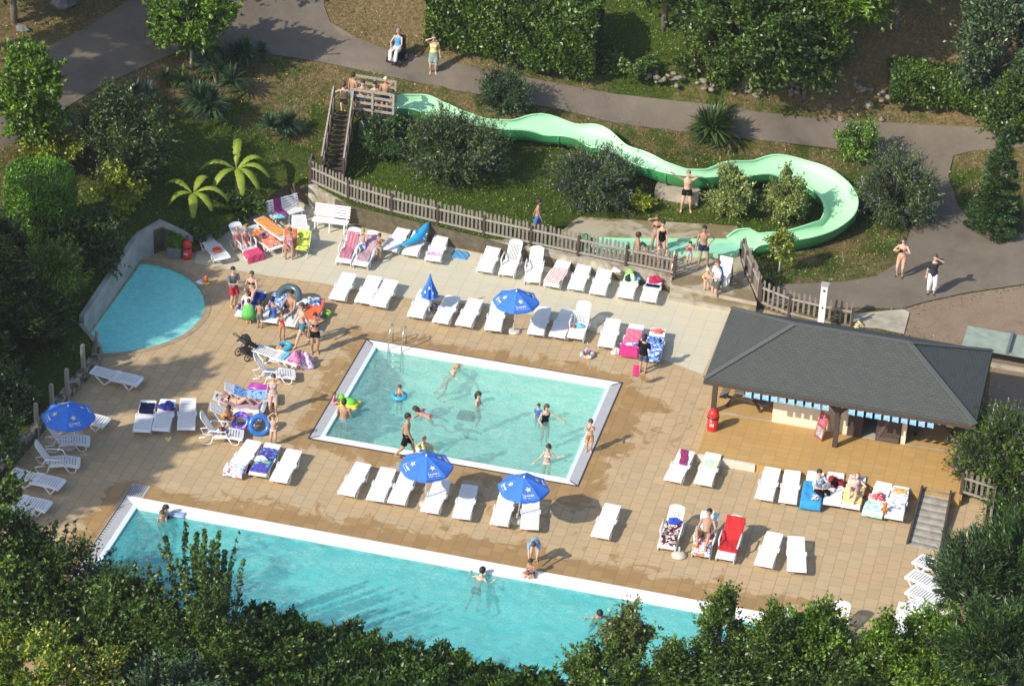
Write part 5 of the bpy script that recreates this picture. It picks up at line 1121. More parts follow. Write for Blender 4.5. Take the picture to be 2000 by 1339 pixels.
# notice board
t = empty('notice_board', at(1410, 562, .30), R(-8), 'tall white notice board on a brown stand beside the splash area', 'notice board'); b = MB(); M_ = Matrix.Rotation(R(-14), 3, 'X'); b.box(M_ @ Vector((0, 0, .66)), (.50, .03, 1.15), M_); b.build('panel', mat('white_board', (.80, .80, .80), .4, .02), t)
b = MB(); [b.beam((x, .0, .0), (x, .32, 1.2), .04, .04) for x in (-.2, .2)]; [b.beam((x, .62, .0), (x, .3, 1.15), .04, .04) for x in (-.2, .2)]; b.build('stand', mat('brown_stand', (.14, .07, .045), .7), t)
b = MB(); rr = random.Random(2)
for k in range(4): b.box(M_ @ Vector((-.12+.02*k, -.022, 1.08-.03*k)), (.22-.03*k, .004, .008), M_)
for x, z in ((.06, .92), (.15, .90), (.05, .76), (.06, .56), (.06, .45), (.09, .28), (-.05, .6)):
    for q in range(3): b.box(M_ @ Vector((x+rr.uniform(-.02, .02), -.022, z+q*.018)), (rr.uniform(.03, .09), .004, .010), M_)
b.build('pictogram', mat('grey_print', (.28, .28, .32), .6), t)
# red menu board
t = empty('menu_board', at(1597, 857, TZ), R(-40), 'narrow red folding menu board standing on the terrace by the middle post', 'menu board'); b = MB(); M_ = Matrix.Rotation(R(-13), 3, 'X'); b.box(M_ @ Vector((0, .0, .52)), (.42, .02, 1.0), M_); b.build('panel', mat('dark_red_board', (.30, .06, .06), .6), t); b = MB(); [b.beam((x, .55, .0), (x, .23, 1.0), .03, .03) for x in (-.18, .18)]; b.build('stand', mat('pale_wood', (.38, .25, .15), .7), t); b = MB(); b.box(M_ @ Vector((.0, -.014, .28)), (.32, .004, .36), M_); b.build('picture', fabric('cone_picture', 'blotch', [(.5, .5, .5), (.2, .22, .25), (.55, .3, .25)], 9), t)
b = MB(); [b.box(M_ @ Vector((0, -.014, .60+.06*k)), (.28-.04*(k % 2), .004, .02), M_) for k in range(6)]; b.build('menu_lines', mat('pink_print', (.55, .25, .25), .6), t)
# bunting cards under the eaves
CARD = NT('ice_cream_card', .4, .4); co = CARD.co(); sp = CARD.new('SeparateXYZ'); CARD.l(co, sp.inputs[0]); n1 = CARD.noise(11, 3); blu = CARD.ramp(n1, [(.3, C(60, 150, 230)), (.6, C(150, 205, 245))]); v = CARD.new('TexVoronoi'); v.inputs['Scale'].default_value = 7; CARD.l(co, v.inputs['Vector']); CARD.base(CARD.mix(CARD.ramp(v.outputs['Distance'], [(.18, (1, 1, 1)), (.26, (0, 0, 0))]), blu, CARD.ramp(CARD.noise(16, 2), [(.42, C(235, 235, 240)), (.5, C(225, 110, 120)), (.6, C(70, 60, 90))], 'CONSTANT')))
for (xa_, ya_), (xb_, yb_), n, lab in (((1464, 762), (1613, 792), 10, 'string of ten blue ice cream cards hanging under the eave left of the middle post'), ((1665, 798), (1818, 826), 10, 'string of ten blue ice cream cards hanging under the eave right of the middle post')):
    a, c = at(xa_, ya_, 2.30), at(xb_, yb_, 2.30); a.y = c.y = RY0+.05; t = empty('bunting', (a.x, a.y, 2.42), 0, lab, 'bunting'); L = c.x-a.x
    b = MB(); b.beam((-.3, 0, .0), (L+.3, 0, .0), .01, .01); b.build('cord', WHT, t)
    for k in range(n):
        x = L*k/(n-1); b = MB(); h = .115; b.sheet(lambda u, v: ((u-.5)*.215, .012*math.sin(u*3), -.27*v-.02*u*v), 4, 4, .004, 0, False); b.build('card', CARD.m, t, (x, random.uniform(-.01, .01), random.uniform(-.01, .01)))
# picnic table under the roof
def picnic(loc, rz, label, L=1.7, wd=WOODG, w=WOODD):
    t = empty('picnic_table', loc, rz, label, 'picnic table'); b = MB(); [b.box((-.28+.14*i, 0, .74), (.13, L, .04)) for i in range(5)]; b.build('table_top', wd, t)
    for s in (-1, 1): b = MB(); [b.box((s*(.66+.14*i), 0, .44), (.13, L, .04)) for i in range(2)]; b.build('seat', wd, t)
    for y in (-L*.38, L*.38): b = MB(); b.beam((-.22, y, .72), (-.62, y, .0), .05, .09); b.beam((.22, y, .72), (.62, y, 0), .05, .09); b.beam((-.8, y, .40), (.8, y, .40), .05, .09); b.beam((-.32, y+.05, .69), (.32, y+.05, .69), .05, .07); b.build('leg', w, t)
    return t
p = W2(1446, 795); picnic((p.x+.15, p.y+.55, TZ), R(-2), 'dark wooden picnic table in the shade of the roof at the left')
o = heap(Vector((p.x+.1, p.y+.2, TZ+.76)), (.5, .3, .22), BLK, 'black bag lying on the picnic table under the roof', 'bag', 'bag', 0, 4)
# table football
p = W2(1815, 868); t = empty('table_football', (p.x+.05, p.y+.75, TZ), R(-3), 'yellow, white and black football table under the right side of the roof', 'game table'); b = MB(); [b.box((0, y, .80), (1.40, .04, .34)) for y in (-.36, .36)]; [b.box((x, 0, .80), (.04, .68, .34)) for x in (-.68, .68)]; b.build('cabinet', mat('white_laminate', (.62, .60, .55), .4), t)
b = MB(); [b.box((x, -.383, .80), (.10, .03, .36)) for x in (-.66, .66)]; b.box((0, 0, .99), (1.42, .80, .02)); b.build('trim', mat('yellow_laminate', (.80, .42, .02), .4), t); b = MB(); b.box((-.10, -.386, .80), (.50, .012, .30)); b.build('panel', mat('black_panel', (.02, .025, .02), .5), t); b = MB(); b.box((.40, -.386, .84), (.30, .012, .20)); b.build('sticker', fabric('red_sticker', 'blotch', [(.55, .04, .03), (.6, .55, .5)], 7), t); b = MB(); b.box((0, 0, 1.002), (1.28, .62, .006)); b.build('pitch', mat('green_pitch', (.03, .18, .05), .6), t)
for x in (-.58, .58):
    for y in (-.3, .3): b = MB(); b.box((x, y, .32), (.10, .08, .64)); b.build('leg', mat('black_leg', (.02, .02, .022), .5), t)
b = MB(); [b.tube([(x, -.62, .86), (x, .62, .86)], .012, 6) for x in (-.5, -.35, -.2, -.05, .1, .25, .4, .55)]; b.build('player_rod', STEEL, t)
# concrete table-tennis table on the gravel
p = gp(1962, 705); t = empty('concrete_table', p, R(-2), 'grey green concrete table tennis table on the gravel at the right', 'table'); b = MB(); b.box((0, 0, .74), (3.1, 1.45, .08)); b.build('table_top', mat('green_grey_concrete', (.27, .32, .26), .7, .2, 2.5), t); b = MB(); b.box((.1, 0, .83), (.10, 1.5, .16)); b.build('net', mat('grey_net', (.14, .15, .15), .6), t)
for x in (-.95, 1.0): b = MB(); b.beam((x-.12, -.45, .7), (x+.1, -.5, 0), .28, .14); b.beam((x-.12, .45, .7), (x+.1, .5, 0), .28, .14); b.box((x, 0, .1), (.2, 1.1, .14)); b.build('leg', M_CON, t)
b = MB(); b.beam((-1.0, -.5, .06), (1.1, -.5, .06), .14, .12); b.build('foot_beam', M_CON, t)
# barrier pole at the fence end
p = at(1306, 562, .0); t = empty('barrier_pole', p, 0, 'thin red and white pole leaning at the right end of the long fence', 'pole'); b = MB()
for k in range(6): b.tube([(.02*k, 0, .27*k), (.02*(k+1), 0, .27*(k+1))], .024, 8, k % 2)
b.build('striped_tube', [mat('red_paint', (.55, .06, .04), .5), mat('white_paint', 0)], t)
# black pushchair, blue pushchair behind the fence
def pushchair(loc, rz, label, c=(.015, .016, .018)):
    t = empty('pushchair', loc, rz, label, 'pushchair'); m = mat('black_nylon', c, .7); fr = mat('black_tube', (.02, .02, .022), .35)
    for x in (-.26, .26):
        for y, r in ((-.38, .13), (.30, .17)): b = MB(); b.torus((x, y, r), r-.02, .02, 20, 6, 0, Matrix.Rotation(R(90), 3, 'Y')); b.tube([(x-.02, y, r), (x+.02, y, r)], .03, 8); [b.beam((x, y, r), (x, y+(r-.02)*math.cos(a), r+(r-.02)*math.sin(a)), .006, .006) for a in (0, 1.05, 2.1, 3.14, 4.2, 5.2)]; b.build('wheel', fr, t)
        b = MB(); b.tube([(x, -.38, .13), (x, .05, .55), (x, .42, 1.0), (x, .55, 1.02)], .015, 6); b.tube([(x, .30, .17), (x, -.1, .62)], .015, 6); b.build('frame', fr, t)
    b = MB(); b.tube([(-.26, .55, 1.02), (.26, .55, 1.02)], .018, 6); b.build('handle', fr, t)
    b = MB(); b.sheet(lambda u, v: ((u-.5)*.42, -.25+.35*v if v < .5 else -.075+.45*(v-.5), .42 if v < .5 else .42+.9*(v-.5)), 6, 12, .04); b.build('seat', m, t)
    b = MB(); b.sheet(lambda u, v: (.25*math.cos(u*math.pi), .12+.28*math.cos(v*1.5+.2), .62+.32*math.sin(u*math.pi)*math.sin(v*1.2+.4)), 10, 6, .01); b.build('hood', m, t); b = MB(); b.box((0, .15, .28), (.36, .3, .16)); b.build('basket', m, t); return t
pushchair(at(487, 694, 0), R(150), 'black pushchair standing beside the reclining lounger'); pushchair(at(1497, 590, .02), R(20), 'dark blue pushchair parked behind the picket fence by the path', (.02, .05, .12))
# toys behind the pavilion
heap(gp(1677, 637), (.45, .35, .18), fabric('toy_heap', 'blotch', [C(60, 140, 60), C(230, 200, 50), C(40, 90, 190)], 12), 'heap of yellow, green and blue toys on the concrete pad behind the roof', 'toys', 'toy_heap', 0, 3)
# ================================================================== PEOPLE
def ik(a, b, l1, l2, pole):
    a, b, pole = Vector(a), Vector(b), Vector(pole); d = b-a; L = d.length
    if L > (l1+l2)*.995: b = a+d*((l1+l2)*.995/L); d = b-a; L = d.length
    if L < abs(l1-l2)+.02: L = abs(l1-l2)+.02
    t = d.normalized(); x = (l1*l1-l2*l2+L*L)/(2*L); h = math.sqrt(max(l1*l1-x*x, 0)); p = pole-t*pole.dot(t)
    if p.length < 1e-4: p = t.orthogonal()
    return a+t*x+p.normalized()*h, b
POSES = {
 'stand': dict(),
 'stand2': dict(fl=(-.05, .03, .04), fr=(.07, -.04, .04), hl=(-.15, .06, .45), hr=(.17, .0, .46)),
 'shadeR': dict(hr=(.045, .105, .95), er=(1, .2, -.1), look=(0, .35, .25)),
 'shadeL': dict(hl=(-.045, .105, .95), el=(-1, .2, -.1), look=(0, .35, .25)),
 'shadeBoth': dict(hr=(.05, .10, .945), er=(1, .2, -.1), hl=(-.05, .10, .945), el=(-1, .2, -.1), look=(0, .35, .25)),
 'face': dict(hr=(.03, .10, .89), er=(.6, .3, -.6), hl=(-.03, .10, .89), el=(-.6, .3, -.6)),
 'headUp': dict(hr=(.05, .03, 1.06), er=(1, .1, .3), hl=(-.05, .03, 1.06), el=(-1, .1, .3)),
 'point': dict(hr=(.38, .12, 1.0), er=(.5, 0, -1), hl=(-.07, .08, .93), el=(-1, .1, .2), fl=(-.10, 0, .04), fr=(.10, 0, .04)),
 'hips': dict(lean=(.03, .02, 1), look=(.1, 1, .1), hr=(.17, .02, .45), hl=(-.115, .03, .575), el=(-1, -.4, 0), fl=(-.11, .02, .04), fr=(.09, .06, .04)),
 'walk': dict(look=(.1, 1, -.15), fl=(-.05, .17, .04), fr=(.05, -.20, .075), hl=(-.15, -.12, .45), hr=(.15, .14, .47), lean=(0, .04, 1)),
 'walkL': dict(fr=(.05, .17, .04), fl=(-.05, -.20, .075), hr=(.15, -.12, .45), hl=(-.15, .14, .47), lean=(0, .04, 1)),
 'fold': dict(hl=(.02, .11, .60), el=(-1, -.2, -.3), hr=(-.01, .12, .62), er=(1, -.2, -.3)),
 'camera': dict(hl=(-.06, .16, .74), el=(-1, 0, -.6), hr=(.05, .15, .75), er=(1, 0, -.6)),
 'carry': dict(lean=(0, .07, 1), look=(.15, .9, -.35), hl=(-.05, .16, .62), el=(-.5, -.3, -1), hr=(.07, .17, .60), er=(.5, -.3, -1)),
 'down': dict(hl=(-.10, .12, .46), hr=(.10, .12, .46), look=(0, .5, -.5)),
 'out': dict(lean=(.05, .05, 1), hl=(-.34, .14, .60), hr=(.37, .10, .53), el=(-.3, 0, -1), er=(.3, 0, -1)),
 'outup': dict(lean=(-.05, .06, 1), look=(.2, .9, -.1), hl=(-.36, .08, .74), hr=(.30, .16, .60), el=(-.3, 0, -1), er=(.3, 0, -1)),
 'oneout': dict(hl=(-.36, .16, .62), el=(-.3, 0, -1), hr=(.10, .18, .55), er=(1, -.2, -.4), look=(-.3, .8, -.1), lean=(-.06, .08, 1)),
 'bend': dict(lean=(0, .9, .40), pz=.50, hl=(-.08, .40, .30), hr=(.08, .42, .28), look=(0, .6, -.9)),
 'climb': dict(fl=(-.05, .12, .16), fr=(.05, -.04, .04), hl=(-.20, .16, .62), hr=(.20, .16, .62), el=(-1, -.6, 0), er=(1, -.6, 0), lean=(0, .2, 1)),
 'rail': dict(hl=(-.12, .22, .62), hr=(.06, .24, .62), lean=(0, .12, 1)),
 'sit': dict(pz=.30, fl=(-.07, .27, .04), fr=(.07, .27, .04), hl=(-.09, .20, .34), hr=(.09, .20, .34), el=(-1, -.3, 0), er=(1, -.3, 0)),
 'sitshade': dict(pz=.27, fl=(-.08, .27, .04), fr=(.08, .27, .04), hr=(.04, .18, .33), hl=(-.05, .10, .70), el=(-1, .2, .2), er=(1, -.3, 0)),
 'sitread': dict(pz=.26, fl=(-.06, .30, .08), fr=(.10, .28, .04), hl=(-.07, .20, .42), hr=(.08, .20, .42), el=(-1, -.2, -.4), er=(1, -.2, -.4), look=(0, .5, -.5)),
 'crouch': dict(pz=.10, fl=(-.08, .16, .03), fr=(.09, .18, .03), hl=(-.05, .18, .34), hr=(.04, .17, .42), kl=(-.5, .6, 1), kr=(.5, .6, 1), lean=(0, .25, 1)),
 'ground': dict(pz=.06, fl=(-.12, .30, .03), fr=(.12, .34, .03), hl=(-.18, .06, .06), hr=(.16, .10, .10), kl=(-.4, .2, 1), kr=(.4, .2, 1), lean=(0, .05, 1)),
 'cross': dict(pz=.06, fl=(.06, .20, .04), fr=(-.06, .17, .04), hl=(-.05, .22, .20), hr=(.05, .22, .22), kl=(-1, .4, .2), kr=(1, .4, .2), lean=(0, .25, 1), look=(0, .4, -.5)),
 'recline': dict(pz=.0, lean=(0, -.62, .78), fl=(-.06, .36, -.02), fr=(.10, .30, -.02), hl=(-.12, .10, .12), hr=(.13, .12, .10), kl=(-.2, .1, 1), kr=(.5, .1, 1), look=(0, .6, .3)),
 'lie': dict(pz=.0, lean=(0, -1, .16), fl=(-.05, .46, -.03), fr=(.07, .34, -.02), hl=(-.16, -.02, .02), hr=(.10, -.36, .10), kl=(0, .1, 1), kr=(.2, .1, 1), look=(0, .2, .9)),
 'swim': dict(pz=0, lean=(0, 1, .10), fl=(-.10, -.44, -.08), fr=(.12, -.40, -.02), hl=(-.22, .46, .02), hr=(.26, .40, .03), el=(-1, 0, 0), er=(1, 0, 0), kl=(-1, 0, -.5), kr=(1, 0, -.5), look=(0, .6, .6)),
 'paddle': dict(pz=0, lean=(0, .55, .80), fl=(-.12, -.26, -.40), fr=(.12, -.20, -.42), hl=(-.30, .22, .22), hr=(.30, .20, .22), el=(-1, 0, -.2), er=(1, 0, -.2), look=(0, .5, .3)),
}
SKIN = {'fair': (.58, .36, .26), 'tan': (.42, .235, .15), 'brown': (.25, .12, .07), 'pale': (.66, .45, .35)}
def skin_mat(k):
    n = 'skin_'+k
    if n in MC: return MC[n]
    t = NT(n, .5, .35); t.p.inputs['Subsurface Weight'].default_value = 0; f = t.noise(7, 3); c = SKIN[k]; t.base(t.ramp(f, [(.3, tuple(x*.9 for x in c)), (.7, tuple(x*1.06 for x in c))])); MC[n] = t.m; return t.m
HAIR = {'black': (.012, .01, .009), 'dark': (.03, .018, .012), 'brown': (.085, .045, .022), 'blond': (.38, .25, .11), 'fair': (.60, .50, .33), 'grey': (.2, .19, .18), 'red': (.16, .05, .02)}
def remesh(b, vox, name, m, parent):
    o = D.objects.new(name, b.mesh(name, m)); COL.objects.link(o); md = o.modifiers.new('r', 'REMESH'); md.mode = 'VOXEL'; md.voxel_size = vox; md.use_smooth_shade = True
    ms = o.modifiers.new('s', 'SMOOTH'); ms.factor = .5; ms.iterations = 2
    dg = bpy.context.evaluated_depsgraph_get(); me = D.meshes.new_from_object(o.evaluated_get(dg)); me.name = name; D.objects.remove(o)
    me.materials.clear(); me.materials.append(m); me.polygons.foreach_set('use_smooth', [True]*len(me.polygons)); o = D.objects.new(name, me); COL.objects.link(o); o.parent = parent; return o
def person(label, loc, H, face, pose, skin='fair', hair='brown', wear=(), hairlen=0, fem=False, kid=False, group=None, lift=None, hat=None):
    """loc: point under the pelvis on what carries the figure (metres); face: compass direction looked at (degrees)"""
    ps = POSES[pose]; t = empty('person', loc, R(face-90), label, 'person', group); S = skin_mat(skin)
    V = lambda q: Vector(q)*H
    pz = ps.get('pz', .515); pel = V((0, 0, pz)); lean = Vector(ps.get('lean', (0, 0, 1))).normalized(); side = Vector((1, 0, 0)); fr = lean.cross(side)*-1
    if fr.dot(Vector((0, 1, 0))) < 0 and abs(lean.z) > .3: fr = -fr
    fr = side.cross(lean)*-1
    fr = lean.cross(side) if lean.cross(side).dot(Vector((0, 1, -lean.y))) > 0 else side.cross(lean)
    sh = (.098 if fem else .112)*H; hp = (.053)*H; wq = .94 if fem else 1.0; kd = 1.28 if kid else 1.0
    def sp(d, w, dep, f=0): return (pel+lean*d*H+fr*f*H, side*w*H, fr*dep*H)
    hipw = .094 if fem else .088
    tor = [sp(-.055, .045, .045), sp(-.03, hipw*.92, .062), sp(.0, hipw, .070, -.008), sp(.05, hipw*.95, .064), sp(.10, .072*wq, .055), sp(.15, .078*wq, .058), sp(.20, .090*wq, .064, .004), sp(.245, .098*wq, .060), sp(.285, .092*wq, .048), sp(.308, .052, .038), sp(.335, .030*kd**.5, .031), sp(.37, .029, .031)]
    b = MB(); b.loft(tor, 16)
    neck = pel+lean*.335*H; look = Vector(ps.get('look', (0, 1, 0)));
    hd = (lean*.9+Vector((0, 0, 1))*.35).normalized() if pose not in ('swim',) else Vector((0, .5, .8)).normalized()
    if pose in ('lie',): hd = lean
    lf = look-hd*look.dot(hd)
    if lf.length < .1: lf = fr
    lf.normalize(); ls = lf.cross(hd).normalized()
    hc = neck+hd*(.098*H*kd**.6); hr_ = .066*H*kd; Mh = Matrix((ls, lf, hd)).transposed()
    def HP(x, y, z): return hc+Mh @ Vector((x, y, z))*hr_
    b.loft([(HP(0, .05, -1.02), ls*hr_*.30, lf*hr_*.35), (HP(0, .12, -.80), ls*hr_*.52, lf*hr_*.62), (HP(0, .03, -.35), ls*hr_*.72, lf*hr_*.86), (HP(0, 0, .1), ls*hr_*.78, lf*hr_*.94), (HP(0, -.03, .5), ls*hr_*.74, lf*hr_*.88), (HP(0, -.04, .82), ls*hr_*.50, lf*hr_*.60), (HP(0, -.04, .97), ls*hr_*.15, lf*hr_*.2)], 14)
    b.tube([HP(0, .82, .12), HP(0, 1.08, -.22), HP(0, .88, -.32)], [hr_*.10, hr_*.17, hr_*.14], 6)
    for s in (-1, 1): b.ball(HP(s*.80, -.02, -.05), (hr_*.10, hr_*.17, hr_*.26), 8, 6, 0, Mh)
    b.tube([neck-lean*.03*H, hc-hd*hr_*.5], [.030*H*kd**.3, .031*H], 10)
    J = {}
    for s, hk, ek, fk, kk in ((-1, 'hl', 'el', 'fl', 'kl'), (1, 'hr', 'er', 'fr', 'kr')):
        S0 = pel+lean*.272*H+side*s*sh; tgt = V(ps.get(hk, (s*.155, .01, .44)))
        elb, wr = ik(S0, tgt, .172*H, .155*H, ps.get(ek, (s*.35, -1, -.1)))
        ar = .88 if fem or kid else 1.0
        b.tube([pel+lean*.265*H+side*s*sh*.55, S0, S0.lerp(elb, .35), elb, elb.lerp(wr, .3), wr], [.030*H, .033*H*ar, .029*H*ar, .0215*H*ar, .0225*H*ar, .0145*H*ar], 10)
        hdv = (wr-elb).normalized(); hs_ = side if abs(hdv.dot(side)) < .8 else Vector((0, 0, 1)); hs_ = (hs_-hdv*hs_.dot(hdv)).normalized(); hn = hdv.cross(hs_)
        b.loft([(wr, hs_*.015*H, hn*.011*H), (wr+hdv*.022*H, hs_*.023*H, hn*.011*H), (wr+hdv*.048*H, hs_*.024*H, hn*.010*H)], 8)
        fr_ = max(.0048*H, .0058)
        for q in range(4):
            fl = (.040, .047, .043, .033)[q]*H; base = wr+hdv*.046*H+hs_*(-.0175+.0117*q)*H; b.tube([base, base+hdv*fl*.5+hn*.003*H, base+hdv*fl*.95+hn*.012*H], [fr_, fr_*.95, fr_*.8], 6)
        b.tube([wr+hdv*.012*H-hs_*.018*H, wr+hdv*.032*H-hs_*.034*H, wr+hdv*.050*H-hs_*.038*H], [fr_*1.2, fr_*1.1, fr_*.9], 6)
        Hp = pel-lean*.015*H+side*s*hp; ank = V(ps.get(fk, (s*.06, 0, .042)))
        kn, an = ik(Hp, ank, .245*H, .235*H, ps.get(kk, (s*.12, 1, .1)))
        lg = 1.0
        b.tube([Hp+lean*.03*H, Hp, Hp.lerp(kn, .35), kn, kn.lerp(an, .28), kn.lerp(an, .6), an], [.046*H, .056*H*lg, .050*H*lg, .034*H, .036*H, .027*H, .018*H], 12)
        ff = Vector((s*.18, 1, 0)).normalized() if (an-kn).normalized().z < -.5 else ((Vector((0, .4, 1))).normalized() if pose in ('lie', 'recline') else -(Vector((0, 1, .2))).normalized() if pose in ('swim', 'paddle') else Vector((0, 1, 0)))
        dn = Vector((0, 0, -1)) if abs(ff.z) < .5 else Vector((0, 1, 0)); fw = ff.cross(dn).normalized()
        b.loft([(an-ff*.028*H+dn*.022*H, fw*.016*H, dn*.016*H), (an+ff*.0*H+dn*.014*H, fw*.020*H, dn*.026*H), (an+ff*.045*H+dn*.025*H, fw*.025*H, dn*.014*H), (an+ff*.085*H+dn*.030*H, fw*.024*H, dn*.009*H), (an+ff*.105*H+dn*.032*H, fw*.014*H, dn*.006*H)], 10)
        J[s] = (S0, elb, wr, Hp, kn, an, ff)
    body = remesh(b, max(.0085, .0068*H), 'body', S, t)
    # face
    for s in (-1, 1): b = MB(); b.ball(HP(s*.30, .80, .06), hr_*.085, 6, 5); b.build('eye', mat('dark_eye', (.02, .015, .012), .3), t)
    b = MB(); b.ball(HP(0, .80, -.52), (hr_*.20, hr_*.08, hr_*.055), 8, 5, 0, Mh); b.build('mouth', mat('lips', (.33, .10, .085), .5), t)
    # hair
    if hat is None or hairlen > 0:
        b = MB(); HM = mat('hair_'+hair, HAIR[hair], .6, .3, 40); n = 16; vs = []; fs = []; mm = 8
        for i in range(mm+1):
            a = i/mm*math.pi*.62; 
            for k in range(n):
                ph = 2*math.pi*k/n; fr_f = math.sin(ph); aa = a*(.72 if fr_f > .25 else 1.0 if fr_f > -.2 else 1.22)
                x, y, z = math.sin(aa)*math.cos(ph), math.sin(aa)*math.sin(ph), math.cos(aa); wob = 1+.03*math.sin(7*ph+i)
                vs.append(HP(x*.88*wob, y*1.04*wob-.06, z*1.06+.03))
        for i in range(mm):
            for k in range(n): fs.append((i*n+k, (i+1)*n+k, (i+1)*n+(k+1) % n, i*n+(k+1) % n))
        b.add(vs, fs, 0, True)
        if hairlen: 
            dnv = Vector((0, 0, -1)) if pose not in ('lie', 'swim') else -lean if pose == 'swim' else lean
            b.tube([HP(0, -.45, .3), HP(0, -.85, -.3), HP(0, -.80, -.9)+dnv*0, HP(0, -.75, -.9)+dnv*hairlen*H*.6, HP(0, -.70, -.9)+dnv*hairlen*H], [hr_*.6, hr_*.72, hr_*.62, hr_*.5, hr_*.2], 12, 0, True, .6, ls)
        b.build('hair', HM, t)
    if hat: b = MB(); b.ball(HP(0, -.05, .35), (hr_*.95, hr_*1.08, hr_*.85), 14, 8, 0, Mh); b.loft([(HP(0, .8, .42), ls*hr_*.7, lf*hr_*.55), (HP(0, .82, .36), ls*hr_*.7, lf*hr_*.55)], 12); b.build('cap', hat, t)
    # clothes follow the same skeleton
    g = 1.07
    def tube_between(b, a, c, ra, rb, n=12, ext=0): b.tube([a, a.lerp(c, .5), c+(c-a).normalized()*ext], [ra*H, (ra+rb)/2*H, rb*H], n)
    def torso(b, i0, i1, k=g): b.loft([(c, u*k, v*k) for c, u, v in tor[i0:i1+1]], 18)
    for w in wear:
        kind, m = w[0], w[1]; b = MB(); vx = .012
        if kind in ('shorts', 'trunks', 'brief', 'bottom', 'trousers', 'capri', 'skirt'):
            f = {'shorts': .72, 'trunks': .40, 'brief': .12, 'bottom': .05, 'trousers': 1, 'capri': 1, 'skirt': .8}[kind]
            torso(b, 1, 3 if kind not in ('brief', 'bottom') else 2, 1.09)
            for s in (-1, 1):
                _, _, _, Hp, kn, an, _ = J[s]
                if f < 1:
                    fl = .068 if kind in ('shorts', 'skirt') else .061; b.tube([Hp+lean*.02*H, Hp.lerp(kn, f*.5), Hp.lerp(kn, f)], [.058*H, (.060 if f > .2 else .05)*H, (fl if f > .3 else .045 if f > .08 else .03)*H], 12)
                else:
                    e = 1.0 if kind == 'trousers' else .62; b.tube([Hp+lean*.02*H, Hp.lerp(kn, .5), kn, kn.lerp(an, e)], [.058*H, .058*H, .048*H, .046*H], 12)
            if kind == 'skirt': b.loft([(pel+Vector((0, 0, .02))*H, side*.095*H, fr*.075*H), (pel-Vector((0, 0, .26))*H, side*.115*H, fr*.095*H)], 16)
            nm = {'shorts': 'shorts', 'trunks': 'swim_trunks', 'brief': 'swim_briefs', 'bottom': 'bikini_bottom', 'trousers': 'trousers', 'capri': 'cropped_trousers', 'skirt': 'long_skirt'}[kind]
        elif kind in ('shirt', 'vest', 'suit', 'top', 'tank'):
            if kind == 'top':
                b.loft([(c, u*1.05, v*1.05) for c, u, v in (sp(.185, .088*wq, .063), sp(.20, .091*wq, .066), sp(.212, .093*wq, .066))], 16)
                for s in (-1, 1): b.ball(pel+lean*.205*H+side*s*.040*H+fr*.055*H, (.034*H, .028*H, .030*H), 10, 8); b.tube([pel+lean*.215*H+side*s*.045*H+fr*.06*H, pel+lean*.30*H+side*s*.05*H, pel+lean*.31*H+side*s*.03*H-fr*.02*H], .007*H, 6)
                nm = 'bikini_top'
            else:
                torso(b, 3 if kind == 'tank' else 1, 8 if kind in ('shirt', 'vest') else 7, 1.12 if kind != 'suit' else 1.05)
                if kind in ('suit', 'tank'):
                    for s in (-1, 1): b.tube([pel+lean*.24*H+side*s*.055*H+fr*.055*H, pel+lean*.305*H+side*s*.05*H, pel+lean*.25*H+side*s*.05*H-fr*.055*H], .010*H, 6)
                    if fem:
                        for s in (-1, 1): b.ball(pel+lean*.205*H+side*s*.040*H+fr*.052*H, (.036*H, .030*H, .034*H), 10, 8)
                if kind == 'shirt':
                    for s in (-1, 1): S0, el, wr = J[s][:3]; b.tube([pel+lean*.27*H+side*s*sh*.5, S0, S0.lerp(el, .75)], [.040*H, .042*H, .036*H], 12)
                nm = {'shirt': 't_shirt', 'vest': 'vest_top', 'suit': 'swimsuit', 'tank': 'strap_top'}[kind]
        elif kind == 'armbands':
            for s in (-1, 1):
                S0, el, wr = J[s][:3]; bb_ = MB(); bb_.tube([S0.lerp(el, .25), S0.lerp(el, .35), S0.lerp(el, .8), S0.lerp(el, .9)], [.035*H, .062*H, .062*H, .035*H], 12); bb_.build('armband', m, t)
            continue
        elif kind == 'shoes':
            for s in (-1, 1):
                an, ff = J[s][5], J[s][6]; bb_ = MB(); fw = ff.cross(Vector((0, 0, -1))).normalized(); dn = Vector((0, 0, -1)); bb_.loft([(an-ff*.032*H+dn*.026*H, fw*.022*H, dn*.018*H), (an+ff*.04*H+dn*.024*H, fw*.029*H, dn*.020*H), (an+ff*.115*H+dn*.03*H, fw*.02*H, dn*.010*H)], 10); bb_.build('shoe', m, t)
            continue
        elif kind == 'glasses':
            b.loft([(HP(0, .86, .10), ls*hr_*.55, hd*hr_*.13), (HP(0, .94, .10), ls*hr_*.5, hd*hr_*.12)], 10); b.build('sunglasses', m, t); continue
        elif kind == 'phone': c = (J[-1][2]+J[1][2])/2+Vector((0, .05*H, .03*H)); b.box(c, (.13, .07, .09)); b.tube([c+Vector((0, .03, 0)), c+Vector((0, .09, 0))], .035, 10); b.build('camera', m, t); continue
        remesh(b, vx, nm, m, t)
    return t
cm = lambda n, *c: fabric(n, 'plain', [C(*c)])
